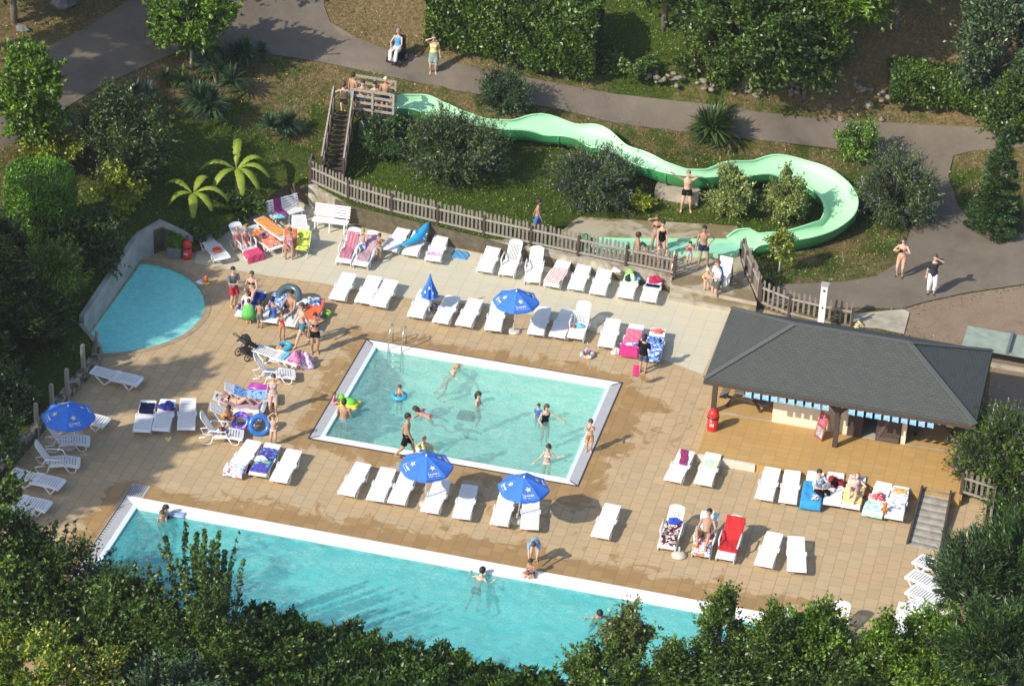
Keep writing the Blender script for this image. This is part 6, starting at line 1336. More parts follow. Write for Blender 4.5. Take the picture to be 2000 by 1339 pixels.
K_BLK = cm('black_swimwear', 24, 24, 28); K_NV = cm('navy_swimwear', 35, 45, 80); K_BL = cm('blue_swimwear', 60, 110, 190); K_OR = cm('orange_swimwear', 225, 110, 75); K_PK = cm('pink_swimwear', 235, 110, 170); K_WT = cm('white_cotton', 232, 232, 232); K_GY = cm('grey_cotton', 110, 115, 122); K_RD = cm('red_cotton', 190, 35, 45); K_OL = cm('olive_cotton', 85, 90, 75); K_TQ = cm('turquoise_swimwear', 70, 195, 180); K_YL = cm('yellow_cotton', 235, 225, 130); K_DN = cm('denim', 70, 95, 120); K_LG = cm('pale_grey_swimwear', 175, 185, 200); K_SG = cm('sage_linen', 135, 155, 145)
K_FL = fabric('flowered_swimwear', 'blotch', [C(60, 85, 170), C(150, 175, 225), C(230, 230, 240)], 22); K_HW = fabric('brown_flowered_shorts', 'blotch', [C(90, 45, 35), C(205, 160, 110), C(60, 30, 30)], 16); K_CH = fabric('checked_swimsuit', 'blotch', [C(120, 130, 160), C(205, 120, 140), C(200, 205, 215)], 26); K_WB = fabric('white_blue_shirt', 'blotch', [C(225, 232, 242), C(225, 232, 242), C(130, 160, 205)], 14)
AB_R = PV('red_vinyl', (.75, .06, .03)); AB_O = PV('amber_vinyl', (.85, .42, .06)); SG = mat('black_lens', (.01, .01, .012), .15); SHB = mat('dark_shoe', (.03, .03, .045), .6)
T_ = TOCAM
def P0(x, y, z=0): return at(x, y, z)
# on the path and the platform
def onp(px, py): return at(px, py, PZ)
p_ = gp(777, 118)
wch = empty('wheelchair', p_, R(TOCAM-25+90-90-90), 'black electric wheelchair on the path at the top', 'wheelchair'); bk = mat('black_frame', (.02, .02, .022), .45)
b = MB(); b.box((0, .05, .50), (.46, .46, .08)); b.build('seat', bk, wch); b = MB(); b.box((0, -.20, .80), (.44, .07, .56)); b.build('backrest', bk, wch); b = MB(); b.box((0, 0, .28), (.40, .60, .22)); b.build('motor_box', bk, wch)
for x in (-.29, .29):
    b = MB(); b.torus((x, -.18, .19), .16, .035, 20, 8, 0, Matrix.Rotation(R(90), 3, 'Y')); b.tube([(x-.02, -.18, .19), (x+.02, -.18, .19)], .11, 14, 1); b.build('wheel', [bk, mat('grey_hub', (.35, .35, .36), .4)], wch)
    b = MB(); b.torus((x, .36, .12), .09, .028, 16, 8, 0, Matrix.Rotation(R(90), 3, 'Y')); b.build('wheel', bk, wch); b = MB(); b.box((x, .06, .72), (.06, .36, .04)); b.beam((x, -.15, .5), (x, -.1, .72), .03, .03); b.build('armrest', bk, wch)
b = MB(); b.box((0, .52, .13), (.36, .18, .03)); b.beam((0, .3, .4), (0, .5, .14), .05, .04); b.build('footrest', bk, wch)
pw = person('person in a bright blue top and white trousers seated in the wheelchair', p_+Vector((0, 0, .10)), 1.66, TOCAM-25, 'sit', 'fair', 'grey', (('trousers', K_WT), ('vest', cm('bright_blue_top', 70, 160, 225)), ('shoes', SHB)), 0, True)
wch.rotation_euler = (0, 0, R(TOCAM-25-90)); 
person('woman in a pale yellow top and grey green skirt shading her eyes on the path', gp(846, 143), 1.72, T_, 'shadeR', 'fair', 'brown', (('tank', K_YL), ('skirt', K_SG)), 0, True)
person('bare-backed boy in blue shorts standing at the far left of the slide platform', onp(689, 214), 1.62, 60, 'stand', 'tan', 'dark', (('shorts', K_BL),))
person('thin boy in blue trunks leaning on the platform rail, left of the arms-crossed child', onp(707, 216), 1.32, T_+20, 'rail', 'fair', 'dark', (('trunks', K_BL),), kid=True)
person('child with arms crossed on the chest in the middle of the slide platform', onp(731, 219), 1.28, T_, 'fold', 'fair', 'black', (('suit', cm('mauve_swimwear', 150, 90, 110)),), .05, True, True)
person('fair-haired boy in dark patterned shorts shading his eyes on the platform', onp(752, 223), 1.62, T_-10, 'shadeL', 'tan', 'fair', (('trunks', K_NV),))
person('small child in a yellow top at the mouth of the slide', onp(766, 224), 1.05, 20, 'stand', 'fair', 'dark', (('vest', cm('yellow_swim_top', 235, 200, 70)),), 0, False, True)
person('boy in dark green shorts climbing the wooden stairs with hands on the rails', Vector((*at(670, 226, 2.45)[:2], 2.40)), 1.45, 90+13+0, 'climb', 'fair', 'brown', (('trunks', K_OL),), kid=True)
# around the splash area
person('man in black swim shorts pointing up beside the slide', gp(1339, 412), 1.78, T_, 'point', 'fair', 'grey', (('trunks', K_BLK),))
person('boy in blue shorts walking behind the picket fence', gp(1048, 455), 1.42, 10, 'walk', 'tan', 'dark', (('shorts', K_BL),), kid=True)
person('sunburnt man sitting in the run-out trough behind the fence', Vector((*at(1243, 497, .5)[:2], .52)), 1.72, 20, 'ground', 'tan', 'dark', (('brief', K_BLK),))
person('woman in a blue bikini standing behind the woman in the black swimsuit', at(1279, 492, Z1+.02), 1.62, T_-15, 'shadeR', 'tan', 'brown', (('bottom', cm('cyan_swimwear', 50, 140, 200)), ('top', cm('dark_bikini', 60, 50, 60))), .06, True)
person('woman in a black swimsuit bending over a child behind the fence', at(1290, 506, Z1), 1.66, T_+5, 'down', 'fair', 'dark', (('suit', K_BLK),), .04, True)
person('toddler with red armbands at the feet of the woman in the black swimsuit', at(1287, 520, Z1), .95, T_, 'out', 'fair', 'brown', (('brief', K_NV), ('armbands', AB_R)), 0, False, True)
person('toddler in pale blue pants with red armbands beside the tall bare-chested man', at(1345, 517, Z1), .98, T_, 'face', 'fair', 'dark', (('trunks', K_LG), ('armbands', AB_R)), 0, False, True)
person('bare-chested man in dark briefs with one hand on his hip in the splash area', at(1371, 520, Z1), 1.76, T_+5, 'hips', 'tan', 'black', (('trunks', K_NV),))
person('blond toddler in a bikini with an amber armband next to the man with the towel', at(1378, 572, .3), 1.06, T_+15, 'carry', 'fair', 'fair', (('bottom', cm('brown_bikini', 90, 60, 50)), ('top', K_WT), ('armbands', AB_O)), 0, True, True)
mt = person('man in a white and blue shirt and olive shorts with a towel over his shoulder', at(1398, 585, .15), 1.70, T_-60, 'carry', 'fair', 'red', (('shirt', K_WB), ('shorts', K_OL)))
b = MB(); b.sheet(lambda u, v: (.02+(u-.5)*.30+.02*math.sin(v*9), -.10-.06*math.sin(v*2.2)-.02*math.sin(u*11), 1.42-.85*v+.03*math.sin(u*8)), 8, 16, .02)
o = b.build('towel', fabric('blue_shades_towel', 'stripe', [C(30, 60, 150), C(40, 150, 215), C(120, 190, 230)], 2.2)); o.location = mt.location; o.rotation_euler = mt.rotation_euler; tag(o, 'blue towel hanging down the back of the man beside the notice board', 'towel')
person('woman in an orange bikini holding a dark camera on the path', gp(1757, 540), 1.68, T_-20, 'camera', 'fair', 'dark', (('bottom', K_OR), ('top', K_OR), ('shoes', SHB), ('phone', SG)), .08, True)
person('woman in a black shirt and white trousers shading her eyes on the path', gp(1818, 574), 1.70, T_-5, 'shadeL', 'fair', 'brown', (('shirt', cm('charcoal_cotton', 52, 55, 60)), ('capri', K_WT), ('shoes', SHB)), 0, True)
# upper deck
person('blond child in a pink top sitting on the reclining lounger in the upper left', onbed('u2', .85, 0, -.26), 1.25, math.degrees(LG['u2'][3])-90, 'sit', 'fair', 'blond', (('vest', cm('rose_swimwear', 215, 120, 140)), ('brief', K_PK)), .03, True, True)
person('girl in a pink swimsuit standing behind the seated blond child', at(463, 492, 0), 1.05, T_+20, 'stand', 'fair', 'blond', (('suit', cm('rose_swimwear', 0, 0, 0)),), .04, True, True)
bcl = bc.location; person('woman in a checked swimsuit sitting on a beach chair and shading her eyes', Vector((bcl.x, bcl.y, -.08)), 1.60, T_, 'sitshade', 'tan', 'red', (('suit', K_CH),), 0, True)
person('boy in blue flowered shorts shading his face between the striped loungers', at(708, 502, 0), 1.18, T_, 'shadeBoth', 'fair', 'blond', (('shorts', K_FL),), 0, False, True)
person('small girl in mint green pants rubbing her eyes by the wall loungers', at(740, 508, 0), 1.12, T_, 'face', 'tan', 'brown', (('bottom', cm('mint_swimwear', 150, 235, 200)),), .03, True, True)
person('man in a grey t-shirt and red shorts looking down at the family group', at(456, 597, 0), 1.64, T_+35, 'fold', 'fair', 'black', (('shirt', K_GY), ('shorts', K_RD)))
person('woman in a black bikini sitting at the left end of the family group', at(492, 592, 0)+Vector((0, 0, .08)), 1.62, T_-10, 'sit', 'fair', 'brown', (('top', K_BLK), ('bottom', K_BLK)), .03, True)
person('child in white clothes sitting in front of the woman in the black bikini', at(483, 614, 0)+Vector((0, 0, .08)), 1.15, T_-20, 'sit', 'fair', 'brown', (('shirt', K_WT), ('trunks', K_WT)), 0, False, True)
gt = person('child wrapped in a green towel standing with its back to the camera', at(486, 632, 0), 1.02, T_+180, 'down', 'fair', 'brown', (('trunks', GRN),), 0, False, True)
b = MB(); b.loft([(Vector((0, -.0, z)), Vector((r*1.15, 0, 0)), Vector((0, r*.8, 0))) for z, r in ((.28, .24), (.5, .22), (.72, .17), (.82, .10))], 14); o = b.build('towel', GRN); o.location = gt.location; o.rotation_euler = gt.rotation_euler; tag(o, 'bright green towel wrapped round a small child', 'towel')
person('bare-backed child in grey shorts standing beside the one in the green towel', at(507, 640, 0), 1.12, T_+165, 'carry', 'tan', 'dark', (('shorts', K_GY),), 0, False, True)
person('woman in a blue swimsuit sitting with her back to the camera in the family group', onbed('f2', .35, .08, -.46), 1.64, T_+150, 'sit', 'tan', 'black', (('suit', K_BL),), 0, True)
person('bare-chested man propped on one arm on the middle lounger of the family group', onbed('f3', .95, -.1, -.48), 1.74, T_-35, 'sit', 'tan', 'black', (('trunks', K_GY),))
person('girl in an orange swimsuit standing with her hands at her eyes', at(551, 664, 0), 1.16, T_, 'face', 'tan', 'brown', (('suit', K_OR),), .03, True, True)
person('man in teal swim briefs walking past the orange towel', at(590, 674, 0), 1.78, T_-75+15, 'walk', 'fair', 'brown', (('trunks', cm('teal_swimwear', 55, 125, 155)),))
person('woman in a black bikini with her hand over her eyes by the green bucket', at(615, 688, 0), 1.64, T_+5, 'shadeL', 'tan', 'dark', (('top', K_BLK), ('trunks', K_BLK)), .06, True)
person('woman in black lying on her back with one knee raised', onbed('m2', .98, 0, .10), 1.62, math.degrees(LG['m2'][3])-90, 'lie', 'fair', 'dark', (('top', K_BLK), ('brief', K_BLK), ('glasses', SG)), 0, True)
person('woman in a blue bikini shading her eyes beside the purple mattress', at(534, 808, 0), 1.62, T_, 'shadeL', 'fair', 'brown', (('top', K_FL), ('bottom', K_FL)), 0, True)
person('brown-skinned child crouching behind the blue ring with pink patches', at(448, 822, .32), 1.18, T_, 'crouch', 'brown', 'dark', (('brief', K_NV),), 0, False, True)
person('child in white trunks with both hands above the head near the pool corner', at(534, 867, 0), 1.18, T_, 'headUp', 'fair', 'brown', (('bottom', K_WT),), 0, False, True)
person('woman in a black t-shirt and denim shorts seen from behind beside the pink towel', at(1254, 728, 0), 1.58, T_+160, 'carry', 'tan', 'black', (('shirt', K_BLK), ('shorts', K_DN)), .03, True)
b = MB(); b.sheet(lambda u, v: ((u-.5)*.22, .012*math.sin(u*9), -.48*v), 6, 10, .02); o = b.build('towel', HOT); o.location = at(1243, 712, .95); tag(o, 'hot pink towel hanging from the hands of the woman in black', 'towel')
person('bare-chested man in black shorts walking along the near edge of the small pool', at(793, 893, .01), 1.78, T_+85, 'walk', 'tan', 'black', (('shorts', K_BLK),))
person('boy in brown flowered shorts standing on the right edge of the small pool', at(1150, 881, .01), 1.26, T_-10, 'face', 'fair', 'brown', (('shorts', K_HW),), 0, False, True)
# in the small pool (floor at -1.12)
def inw(px, py, z=0.0): return at(px, py, z)
def stand_in(px, py, H, top):
    """px, py: where the water line crosses the body; top: how high the head stands out of the water"""
    p = at(px, py, -.05); return Vector((p.x, p.y, top-H))
person('long-haired woman swimming on her front near the far edge of the small pool', inw(872, 742, -.42), 1.62, 15, 'paddle', 'fair', 'blond', (('top', K_OR), ('bottom', K_OR)), .05, True)
ch = person('child inside a blue ring with hands to the face in the small pool', stand_in(780, 775, 1.10, .40), 1.10, T_, 'face', 'fair', 'brown', (('trunks', K_NV),), 0, False, True)
ring(Vector((ch.location.x, ch.location.y, 0)), .22, .07, PV('sky_blue_vinyl', 0), 'blue swim ring around the child in the far left of the small pool')
person('dark-haired girl looking right in the middle of the small pool', stand_in(932, 786, 1.42, .36), 1.42, T_+70, 'carry', 'fair', 'dark', (('top', K_PK), ('bottom', K_PK)), .09, True, True)
person('girl in a pink bikini swimming on her front in the small pool', inw(838, 814, -.10), 1.36, 170, 'swim', 'tan', 'dark', (('bottom', K_PK), ('top', K_PK)), .05, True, True)
person('woman in a black swimsuit standing in the pool with a child beside her', stand_in(1064, 820, 1.62, .62), 1.62, T_+20, 'oneout', 'fair', 'brown', (('suit', K_BLK),), .08, True)
person('small child in a blue top held beside the woman in the small pool', stand_in(1051, 812, .98, .42), .98, T_-10, 'down', 'fair', 'brown', (('shirt', K_BL),), 0, False, True)
person('girl in a pale bikini with arms spread in the lower right of the small pool', stand_in(1068, 903, 1.40, .66), 1.40, T_, 'outup', 'fair', 'dark', (('top', K_WT), ('bottom', K_WT)), .04, True, True)
person('man in pale trunks standing in the left end of the small pool behind the turtle', stand_in(671, 815, 1.72, .66), 1.72, T_+165, 'carry', 'tan', 'dark', (('trunks', cm('lilac_swimwear', 150, 160, 225)),))
person('baby in a pink top sitting on the left rim of the small pool', at(652, 788, .012), .82, 5, 'ground', 'fair', 'brown', (('shirt', K_PK),), 0, False, True)
ch = person('child with a colourful ring partly behind the parasol at the near pool edge', stand_in(829, 877, 1.14, .46), 1.14, T_, 'out', 'fair', 'blond', (('suit', K_YL),), 0, False, True)
ring(Vector((ch.location.x, ch.location.y, 0)), .24, .08, seg('rainbow_ring2', [(.80, .60, .06), (.75, .75, .75), (.05, .35, .60), (.75, .10, .15), (.2, .6, .1)], 2), 'yellow, red and white swim ring around the child by the near pool edge')
# long pool
person('dark-haired woman in the water at the corner of the long pool holding a board', stand_in(322, 1008, 1.60, .40), 1.60, 20, 'carry', 'fair', 'dark', (('suit', K_NV),), .03, True)
b = MB(); b.sheet(lambda u, v: (.55*u-.05, (v-.5)*.28, .03+.02*u), 6, 4, .03); tag(b.build('swim_board', mat('pale_blue_foam', (.30, .42, .60), .5), loc=at(334, 1003, -.02)), 'pale blue swim board floating at the corner of the long pool', 'swim board')
person('child with a tanned face clinging to the woman in the corner of the long pool', stand_in(316, 1014, 1.22, .28), 1.22, T_+30, 'carry', 'tan', 'brown', (('trunks', K_BL),), 0, False, True)
person('dark-haired boy swimming away from the edge in the middle of the long pool', inw(931, 1150, -.36), 1.45, 75, 'paddle', 'fair', 'black', (('trunks', K_BLK),), 0, False, True)
person('boy with spread arms swimming in the right half of the long pool', inw(1166, 1212, -.36), 1.5, T_+10, 'paddle', 'tan', 'black', (('shorts', cm('dark_teal_swimwear', 30, 90, 100)),), 0, False, True)
person('child sitting cross-legged on the white edge of the long pool', at(1038, 1120, .012), 1.15, T_-30, 'cross', 'tan', 'dark', (('trunks', K_NV),), 0, False, True)
person('person in a pale blue shirt and dark shorts bending over the sitting child', at(1043, 1094, 0), 1.50, T_-5, 'bend', 'fair', 'brown', (('shirt', SKYB), ('trunks', K_NV)))
# in front of the snack bar
mr = person('man in a white shirt and black trousers reading on the bright blue towel', onbed('r5', .80, .16, -.38), 1.62, T_+35, 'sitread', 'fair', 'dark', (('shirt', K_WB), ('capri', K_BLK)))
b = MB(); b.sheet(lambda u, v: ((u-.5)*.36, .40+.02*abs(u-.5), .72+.22*v-.10*abs(u-.5)), 6, 4, .008); o = b.build('magazine', fabric('printed_page', 'blotch', [C(235, 235, 238), C(150, 155, 165), C(225, 225, 230)], 30)); o.location = mr.location; o.rotation_euler = mr.rotation_euler; tag(o, 'open white magazine held by the man on the blue towel', 'magazine')
b = MB(); b.box((0, 0, .0), (.24, .30, .015)); o = b.build('magazine', fabric('dark_cover', 'blotch', [C(60, 60, 65), C(220, 220, 215), C(100, 95, 90)], 9)); o.location = onbed('r5', .28, .12, .06); o.rotation_euler = (0, 0, LG['r5'][3]); tag(o, 'magazine with a dark cover lying on the bright blue towel', 'magazine')
person('woman lying on the yellow towel with one arm behind her head', onbed('r7', .95, 0, .10), 1.60, math.degrees(LG['r7'][3])-90, 'lie', 'pale', 'red', (('top', cm('beige_swimwear', 205, 190, 185)), ('bottom', cm('beige_swimwear', 0, 0, 0))), 0, True)
person('bare-chested man with dark sunglasses sitting on a reclining lounger', onbed('t2', .92, 0, .12), 1.76, math.degrees(LG['t2'][3])-90, 'recline', 'tan', 'black', (('trunks', K_OL), ('glasses', SG)))
# ================================================================== VEGETATION
t = NT('foliage', .42, .55); cA = t.attr('leafcol', 'Color'); t.base(cA)
tl = t.new('BsdfTranslucent'); t.l(t.mix(1.0, cA, (1.0, 1.25, .55), 'MULTIPLY'), tl.inputs[0]); mx = t.new('MixShader'); mx.inputs[0].default_value = .16; t.l(t.p.outputs[0], mx.inputs[1]); t.l(tl.outputs[0], mx.inputs[2]); t.l(mx.outputs[0], t.n['Material Output'].inputs[0]); M_LEAF = t.m
BARK = mat('grey_brown_bark', (.16, .13, .10), .9, .3, 9, bump=.5); BARKP = mat('pale_bark', (.42, .40, .36), .85, .2, 9)
PAL = {'mag': [(.035, .085, .010), (.075, .150, .018), (.155, .215, .035)], 'dark': [(.014, .030, .008), (.030, .058, .014), (.058, .095, .022)], 'mid': [(.020, .048, .011), (.042, .085, .018), (.085, .135, .030)],
 'bright': [(.045, .11, .012), (.085, .18, .02), (.16, .27, .04)], 'yell': [(.07, .12, .012), (.16, .21, .022), (.30, .30, .04)], 'blue': [(.022, .048, .034), (.040, .078, .054), (.075, .115, .085)], 'var': [(.07, .11, .045), (.16, .21, .10), (.34, .37, .24)],
 'bud': [(.030, .055, .028), (.055, .090, .045), (.10, .13, .075)], 'con': [(.018, .045, .020), (.032, .072, .028), (.055, .105, .042)], 'hedge': [(.025, .060, .012), (.050, .100, .020), (.105, .150, .035)], 'grey': [(.05, .07, .04), (.09, .12, .07), (.16, .19, .12)], 'laurel': [(.014, .040, .008), (.026, .065, .012), (.060, .11, .020)], 'thuja': [(.035, .095, .008), (.070, .165, .014), (.12, .24, .025)]}
def leaves(name, P, N, size, pal, parent=None, asp=.5, bend=.0, flowers=None, elong=None):
    """P centres, N outward directions; one small folded leaf each"""
    n = len(P); P = np.asarray(P, float); N = np.asarray(N, float)
    d = N*.7+rng.normal(0, .75, (n, 3)); d[:, 2] += bend; d /= np.linalg.norm(d, axis=1)[:, None]
    if elong is not None: d = elong
    r = rng.normal(0, 1, (n, 3)); s = np.cross(d, r); s /= np.linalg.norm(s, axis=1)[:, None]
    L = 1.06*size*rng.uniform(.6, 1.4, n)[:, None]; up = np.cross(s, d)
    a = P-d*L*.5; b = P+s*L*asp*.5+up*L*.08; c = P+d*L*.5; e = P-s*L*asp*.5+up*L*.08
    V = np.empty((n*4, 3)); V[0::4], V[1::4], V[2::4], V[3::4] = a, b, c, e
    me = D.meshes.new(name); me.vertices.add(n*4); me.vertices.foreach_set('co', V.ravel()); me.loops.add(n*4); me.loops.foreach_set('vertex_index', np.arange(n*4, dtype=np.int32)); me.polygons.add(n); me.polygons.foreach_set('loop_start', np.arange(0, n*4, 4, dtype=np.int32)); me.polygons.foreach_set('loop_total', np.full(n, 4, np.int32)); me.update(calc_edges=True)
    pc = np.array(PAL[pal] if isinstance(pal, str) else pal); k = rng.beta(1.4, 1.8, n)*2; i = np.minimum(k.astype(int), 1); f = (k-i)[:, None]; col = pc[i]*(1-f)+pc[i+1]*f; col *= rng.uniform(.5, 1.6, (n, 1))*1.12*(1+.35*np.sin(P[:, 0:1]*2.3+P[:, 2:3]*1.7)*np.sin(P[:, 1:2]*2.1+P[:, 2:3]*2.6+1))
    col *= np.array([1.13, 1.08, .60])
    if flowers:
        m = rng.random(n) < flowers[1]; col[m] = np.array(flowers[0])*rng.uniform(.8, 1.15, (m.sum(), 1))
    ca = me.color_attributes.new('leafcol', 'FLOAT_COLOR', 'POINT'); ca.data.foreach_set('color', np.repeat(np.column_stack([col, np.ones(n)]), 4, 0).astype(np.float32).ravel())
    me.materials.append(M_LEAF); o = D.objects.new(name, me); COL.objects.link(o)
    if parent: o.parent = parent
    return o
def crown_pts(n, r, nc, cr, flat=0, rag=.25, seed=0, shape=None):
    """leaf positions in clumps spread over an ellipsoid; gaps stay between the clumps"""
    g = np.random.default_rng(seed); c = g.normal(0, 1, (nc, 3)); c /= np.linalg.norm(c, axis=1)[:, None]; rad = g.uniform(.35, 1, (nc, 1))**.45*(1+g.normal(0, rag*.4, (nc, 1)))
    if flat: c[:, 2] = np.abs(c[:, 2])*g.choice([1, 1, 1, -.5], nc)
    c = c*rad*(np.array(r)-cr*.6)
    if shape is not None: c = shape(c)
    cs = cr*g.uniform(.6, 1.35, nc); i = g.integers(0, nc, n); q = g.normal(0, 1, (n, 3)); q /= np.linalg.norm(q, axis=1)[:, None]
    P = c[i]+q*(g.uniform(.25, 1, (n, 1))**.4)*cs[i][:, None]; N = q*.6+c[i]/np.maximum(np.linalg.norm(c[i], axis=1), .1)[:, None]*.6
    return P, N, c
def trunk_obj(parent, h, r, targets, m=BARK, z0=-.3, lean=(0, 0)):
    b = MB(); top = Vector((lean[0], lean[1], h)); b.tube([(0, 0, z0), (lean[0]*.3, lean[1]*.3, h*.4), top], [r, r*.8, r*.55], 10)
    for c in targets:
        c = Vector(c); s = Vector((0, 0, 0)).lerp(top, random.uniform(.55, .95)); s.z = max(s.z, h*.5); b.tube([s, s.lerp(c, .5)+Vector((0, 0, .05)), c], [r*.42, r*.25, r*.1], 6)
    return b.build('trunk', m, parent)
def crown_at(px, py, hc):
    """ground point under a crown centre seen at a pixel, hc metres above the ground there"""
    return gp(px, py, hc)
def tree(name, label, cat, px, py, hc, r, n, leaf, pal, nc=40, cr=.4, tr=.09, asp=.5, flowers=None, group=None, bark=BARK, bend=0, seed=None, ztop=None, shape=None, base=None, rag=.25, shoots=.35, sl=1.0):
    g = base if base is not None else crown_at(px, py, hc); s = seed if seed is not None else int(px*7+py)
    t = empty(name, g, 0, label, cat, group); P, N, c = crown_pts(n, r, nc, cr, 0, rag, s, shape); off = np.array([0, 0, hc])
    q = np.random.default_rng(s+5); m = int(n*shoots); per = 13; ns = max(1, m//per); ii = q.integers(0, len(c), ns); od = c[ii]/np.maximum(np.linalg.norm(c[ii], axis=1), .1)[:, None]; od = od*.8+q.normal(0, .45, (ns, 3))+np.array([0, 0, .45]); od /= np.linalg.norm(od, axis=1)[:, None]
    st = c[ii]+od*cr*.55; Ls = cr*q.uniform(.6, 2.0, ns)*sl; u = q.uniform(0, 1, (ns, per)); Ps = (st[:, None]+od[:, None]*(u*Ls[:, None])[..., None]+q.normal(0, .035, (ns, per, 3))).reshape(-1, 3); Nn = np.repeat(od, per, 0)+q.normal(0, .35, (ns*per, 3))
    P = np.vstack([P, Ps]); N = np.vstack([N, Nn*1.8])
    leaves('crown' if tr > .03 else 'foliage', P+off, N, leaf, pal, t, asp, bend, flowers)
    k = np.random.default_rng(s).choice(len(c), min(len(c), 16 if tr > .03 else 8), False); trunk_obj(t, max(hc*.75, .2), tr, [c[i]*.9+off for i in k], bark) if True else 0
    return t
TB = 'trees and large shrubs on the bank'
tree('magnolia_tree', 'round-crowned tree with glossy yellow green leaves at the left edge beside the road', 'tree', 62, 185, 2.5, (1.45, 1.3, 1.75), 15000, .17, 'mag', 60, .36, .07, .5, None, TB, BARKP)
tree('magnolia_tree', 'round-crowned tree with glossy green leaves standing on the verge below the road at the top', 'tree', 372, 25, 2.4, (1.60, 1.4, 1.7), 15000, .17, 'mag', 55, .38, .07, .5, None, TB, BARKP)
tree('large_shrub', 'large dark shrub with pale leaf tips on the left bank', 'shrub', 240, 268, 1.7, (1.75, 1.5, 2.0), 20000, .12, 'dark', 60, .42, .05, .45, ((.15, .18, .09), .16), TB)
tree('large_shrub', 'yellow green shrub at the foot of the dark shrub on the left bank', 'shrub', 232, 368, .9, (.85, .8, .9), 5000, .13, 'yell', 26, .26, .04, .5, None, TB)
tree('large_shrub', 'ragged yellow green shrub behind the clipped cylinder conifer', 'shrub', 105, 295, .7, (1.1, .9, .8), 5000, .12, 'yell', 30, .3, .04, .5, None, TB)
# clipped cylinder
g = crown_at(80, 400, 1.55); t = empty('clipped_conifer', g, 0, 'bright green conifer clipped to a flat-topped cylinder at the left edge', 'shrub'); n = 26000; a = rng.uniform(0, 6.283, n); top = rng.random(n) < .3; rr_ = np.where(top, np.sqrt(rng.random(n)), 1+rng.normal(0, .035, n))*1.28; z = np.where(top, 2.85+rng.normal(0, .07, n)-.25*(rr_ < .55)*(rng.random(n)), rng.uniform(.0, 2.85, n)); rr_ = np.where(top, rr_, rr_*(1-.10*(z/2.85)**6)*(1+.04*np.sin(a*5+z*2)))
P = np.column_stack([rr_*np.cos(a), rr_*np.sin(a), z]); N = np.column_stack([np.cos(a)*(~top), np.sin(a)*(~top), top*1.0+.2]); leaves('foliage', P, N, .12, 'thuja', t, .35); b = MB(); b.tube([(0, 0, 0), (0, 0, 1.4), (0, 0, 2.7)], [1.12, 1.12, 1.0], 20); b.build('core', mat('dark_twigs', (.015, .022, .008), .95, .4, 12), t)
# dark conifers and shrubs at the left edge
def conifer(label, px, py, h, r, n, pal, leaf=.16, group='conifers around the pools', seed=1, droop=-.25, base=None, z_at=0.0, whorls=14, open_=.0):
    g = base if base is not None else gp(px, py, z_at); t = empty('conifer', g, 0, label, 'tree', group); q = np.random.default_rng(seed)
    nb = whorls*9; Ps, Ns, Ds = [], [], []; b = MB()
    for i in range(nb):
        f = (i+q.uniform(0, 1))/nb; z = h*(.04+.94*f); L = r*(1-f)**.85*q.uniform(.72, 1.12)+.08; a = q.uniform(0, 6.283); m = max(10, int(n/nb*(.25+1.6*(1-f))))
        u = q.uniform(.08, 1, m)**.65; lat = q.normal(0, .13+.05*L, m)*(1.15-u*.6); dirx, diry = math.cos(a), math.sin(a)
        x = dirx*u*L-diry*lat; y = diry*u*L+dirx*lat; zz = z+droop*u*L*.5+.12*L*u**2+q.normal(0, .05, m); Ps.append(np.column_stack([x, y, zz]))
        d = np.column_stack([np.full(m, dirx)+q.normal(0, .5, m), np.full(m, diry)+q.normal(0, .5, m), q.normal(.12, .30, m)]); Ds.append(d/np.linalg.norm(d, axis=1)[:, None]); Ns.append(d)
        if i % 3 == 0: b.tube([(0, 0, z), (dirx*L*.8, diry*L*.8, z+droop*L*.4)], [.02, .008], 5)
    P = np.vstack(Ps); leaves('crown', P, np.vstack(Ns), leaf, pal, t, .20, 0, None, np.vstack(Ds)); b.tube([(0, 0, -.3), (0, 0, h*.97)], [.13, .015], 8); b.build('trunk', BARK, t); return t
conifer('tall dark spruce to the right of the road at the right edge', 1940, 452, 4.7, 1.30, 20000, 'con', .15, seed=3, z_at=0)
conifer('broad dark conifer left of the paddling pool wall', 22, 680, 4.6, 2.0, 26000, 'dark', .2, seed=5)
conifer('dark conifer behind the concrete posts at the left edge', -50, 740, 4.2, 1.9, 16000, 'dark', .2, seed=6)
tree('large_shrub', 'shrub with bright feathery tips above the left conifers', 'shrub', 88, 535, 1.8, (1.35, 1.1, .8), 7000, .20, 'mag', 26, .42, .04, .2, None, TB, bend=-.1)
tree('large_shrub', 'dark leafy mass between the clipped conifer and the paddling pool wall', 'shrub', 175, 470, 1.0, (1.35, 1.1, 1.1), 12000, .13, 'dark', 36, .4, .04, .5, None, TB)
tree('large_shrub', 'dark ivy-like shrub left of the clipped conifer', 'shrub', -5, 500, 1.4, (1.3, 1.2, 1.4), 10000, .13, 'dark', 36, .4, .04, .5, None, TB)
tree('flowering_bush', 'dark bush sprinkled with white flowers behind the concrete posts', 'shrub', 12, 772, .9, (1.0, .8, 1.1), 11000, .10, 'dark', 40, .34, .03, .5, ((.62, .62, .58), .035), TB)
tree('flowering_bush', 'smaller bush with a few white flowers at the left edge below the posts', 'shrub', -4, 850, .8, (.8, .7, 1.0), 5500, .10, 'mid', 26, .3, .03, .5, ((.62, .62, .58), .03), TB)
tree('large_shrub', 'dark undergrowth clump at the top of the paddling pool wall', 'shrub', 92, 612, .8, (.85, .8, .8), 9000, .11, 'dark', 30, .34, .03, .5, None, TB)
tree('small_shrub', 'low green shrub on the bank below the banana plants', 'shrub', 400, 452, .35, (.75, .5, .35), 3500, .10, 'mid', 20, .2, .02, .5, None, TB)
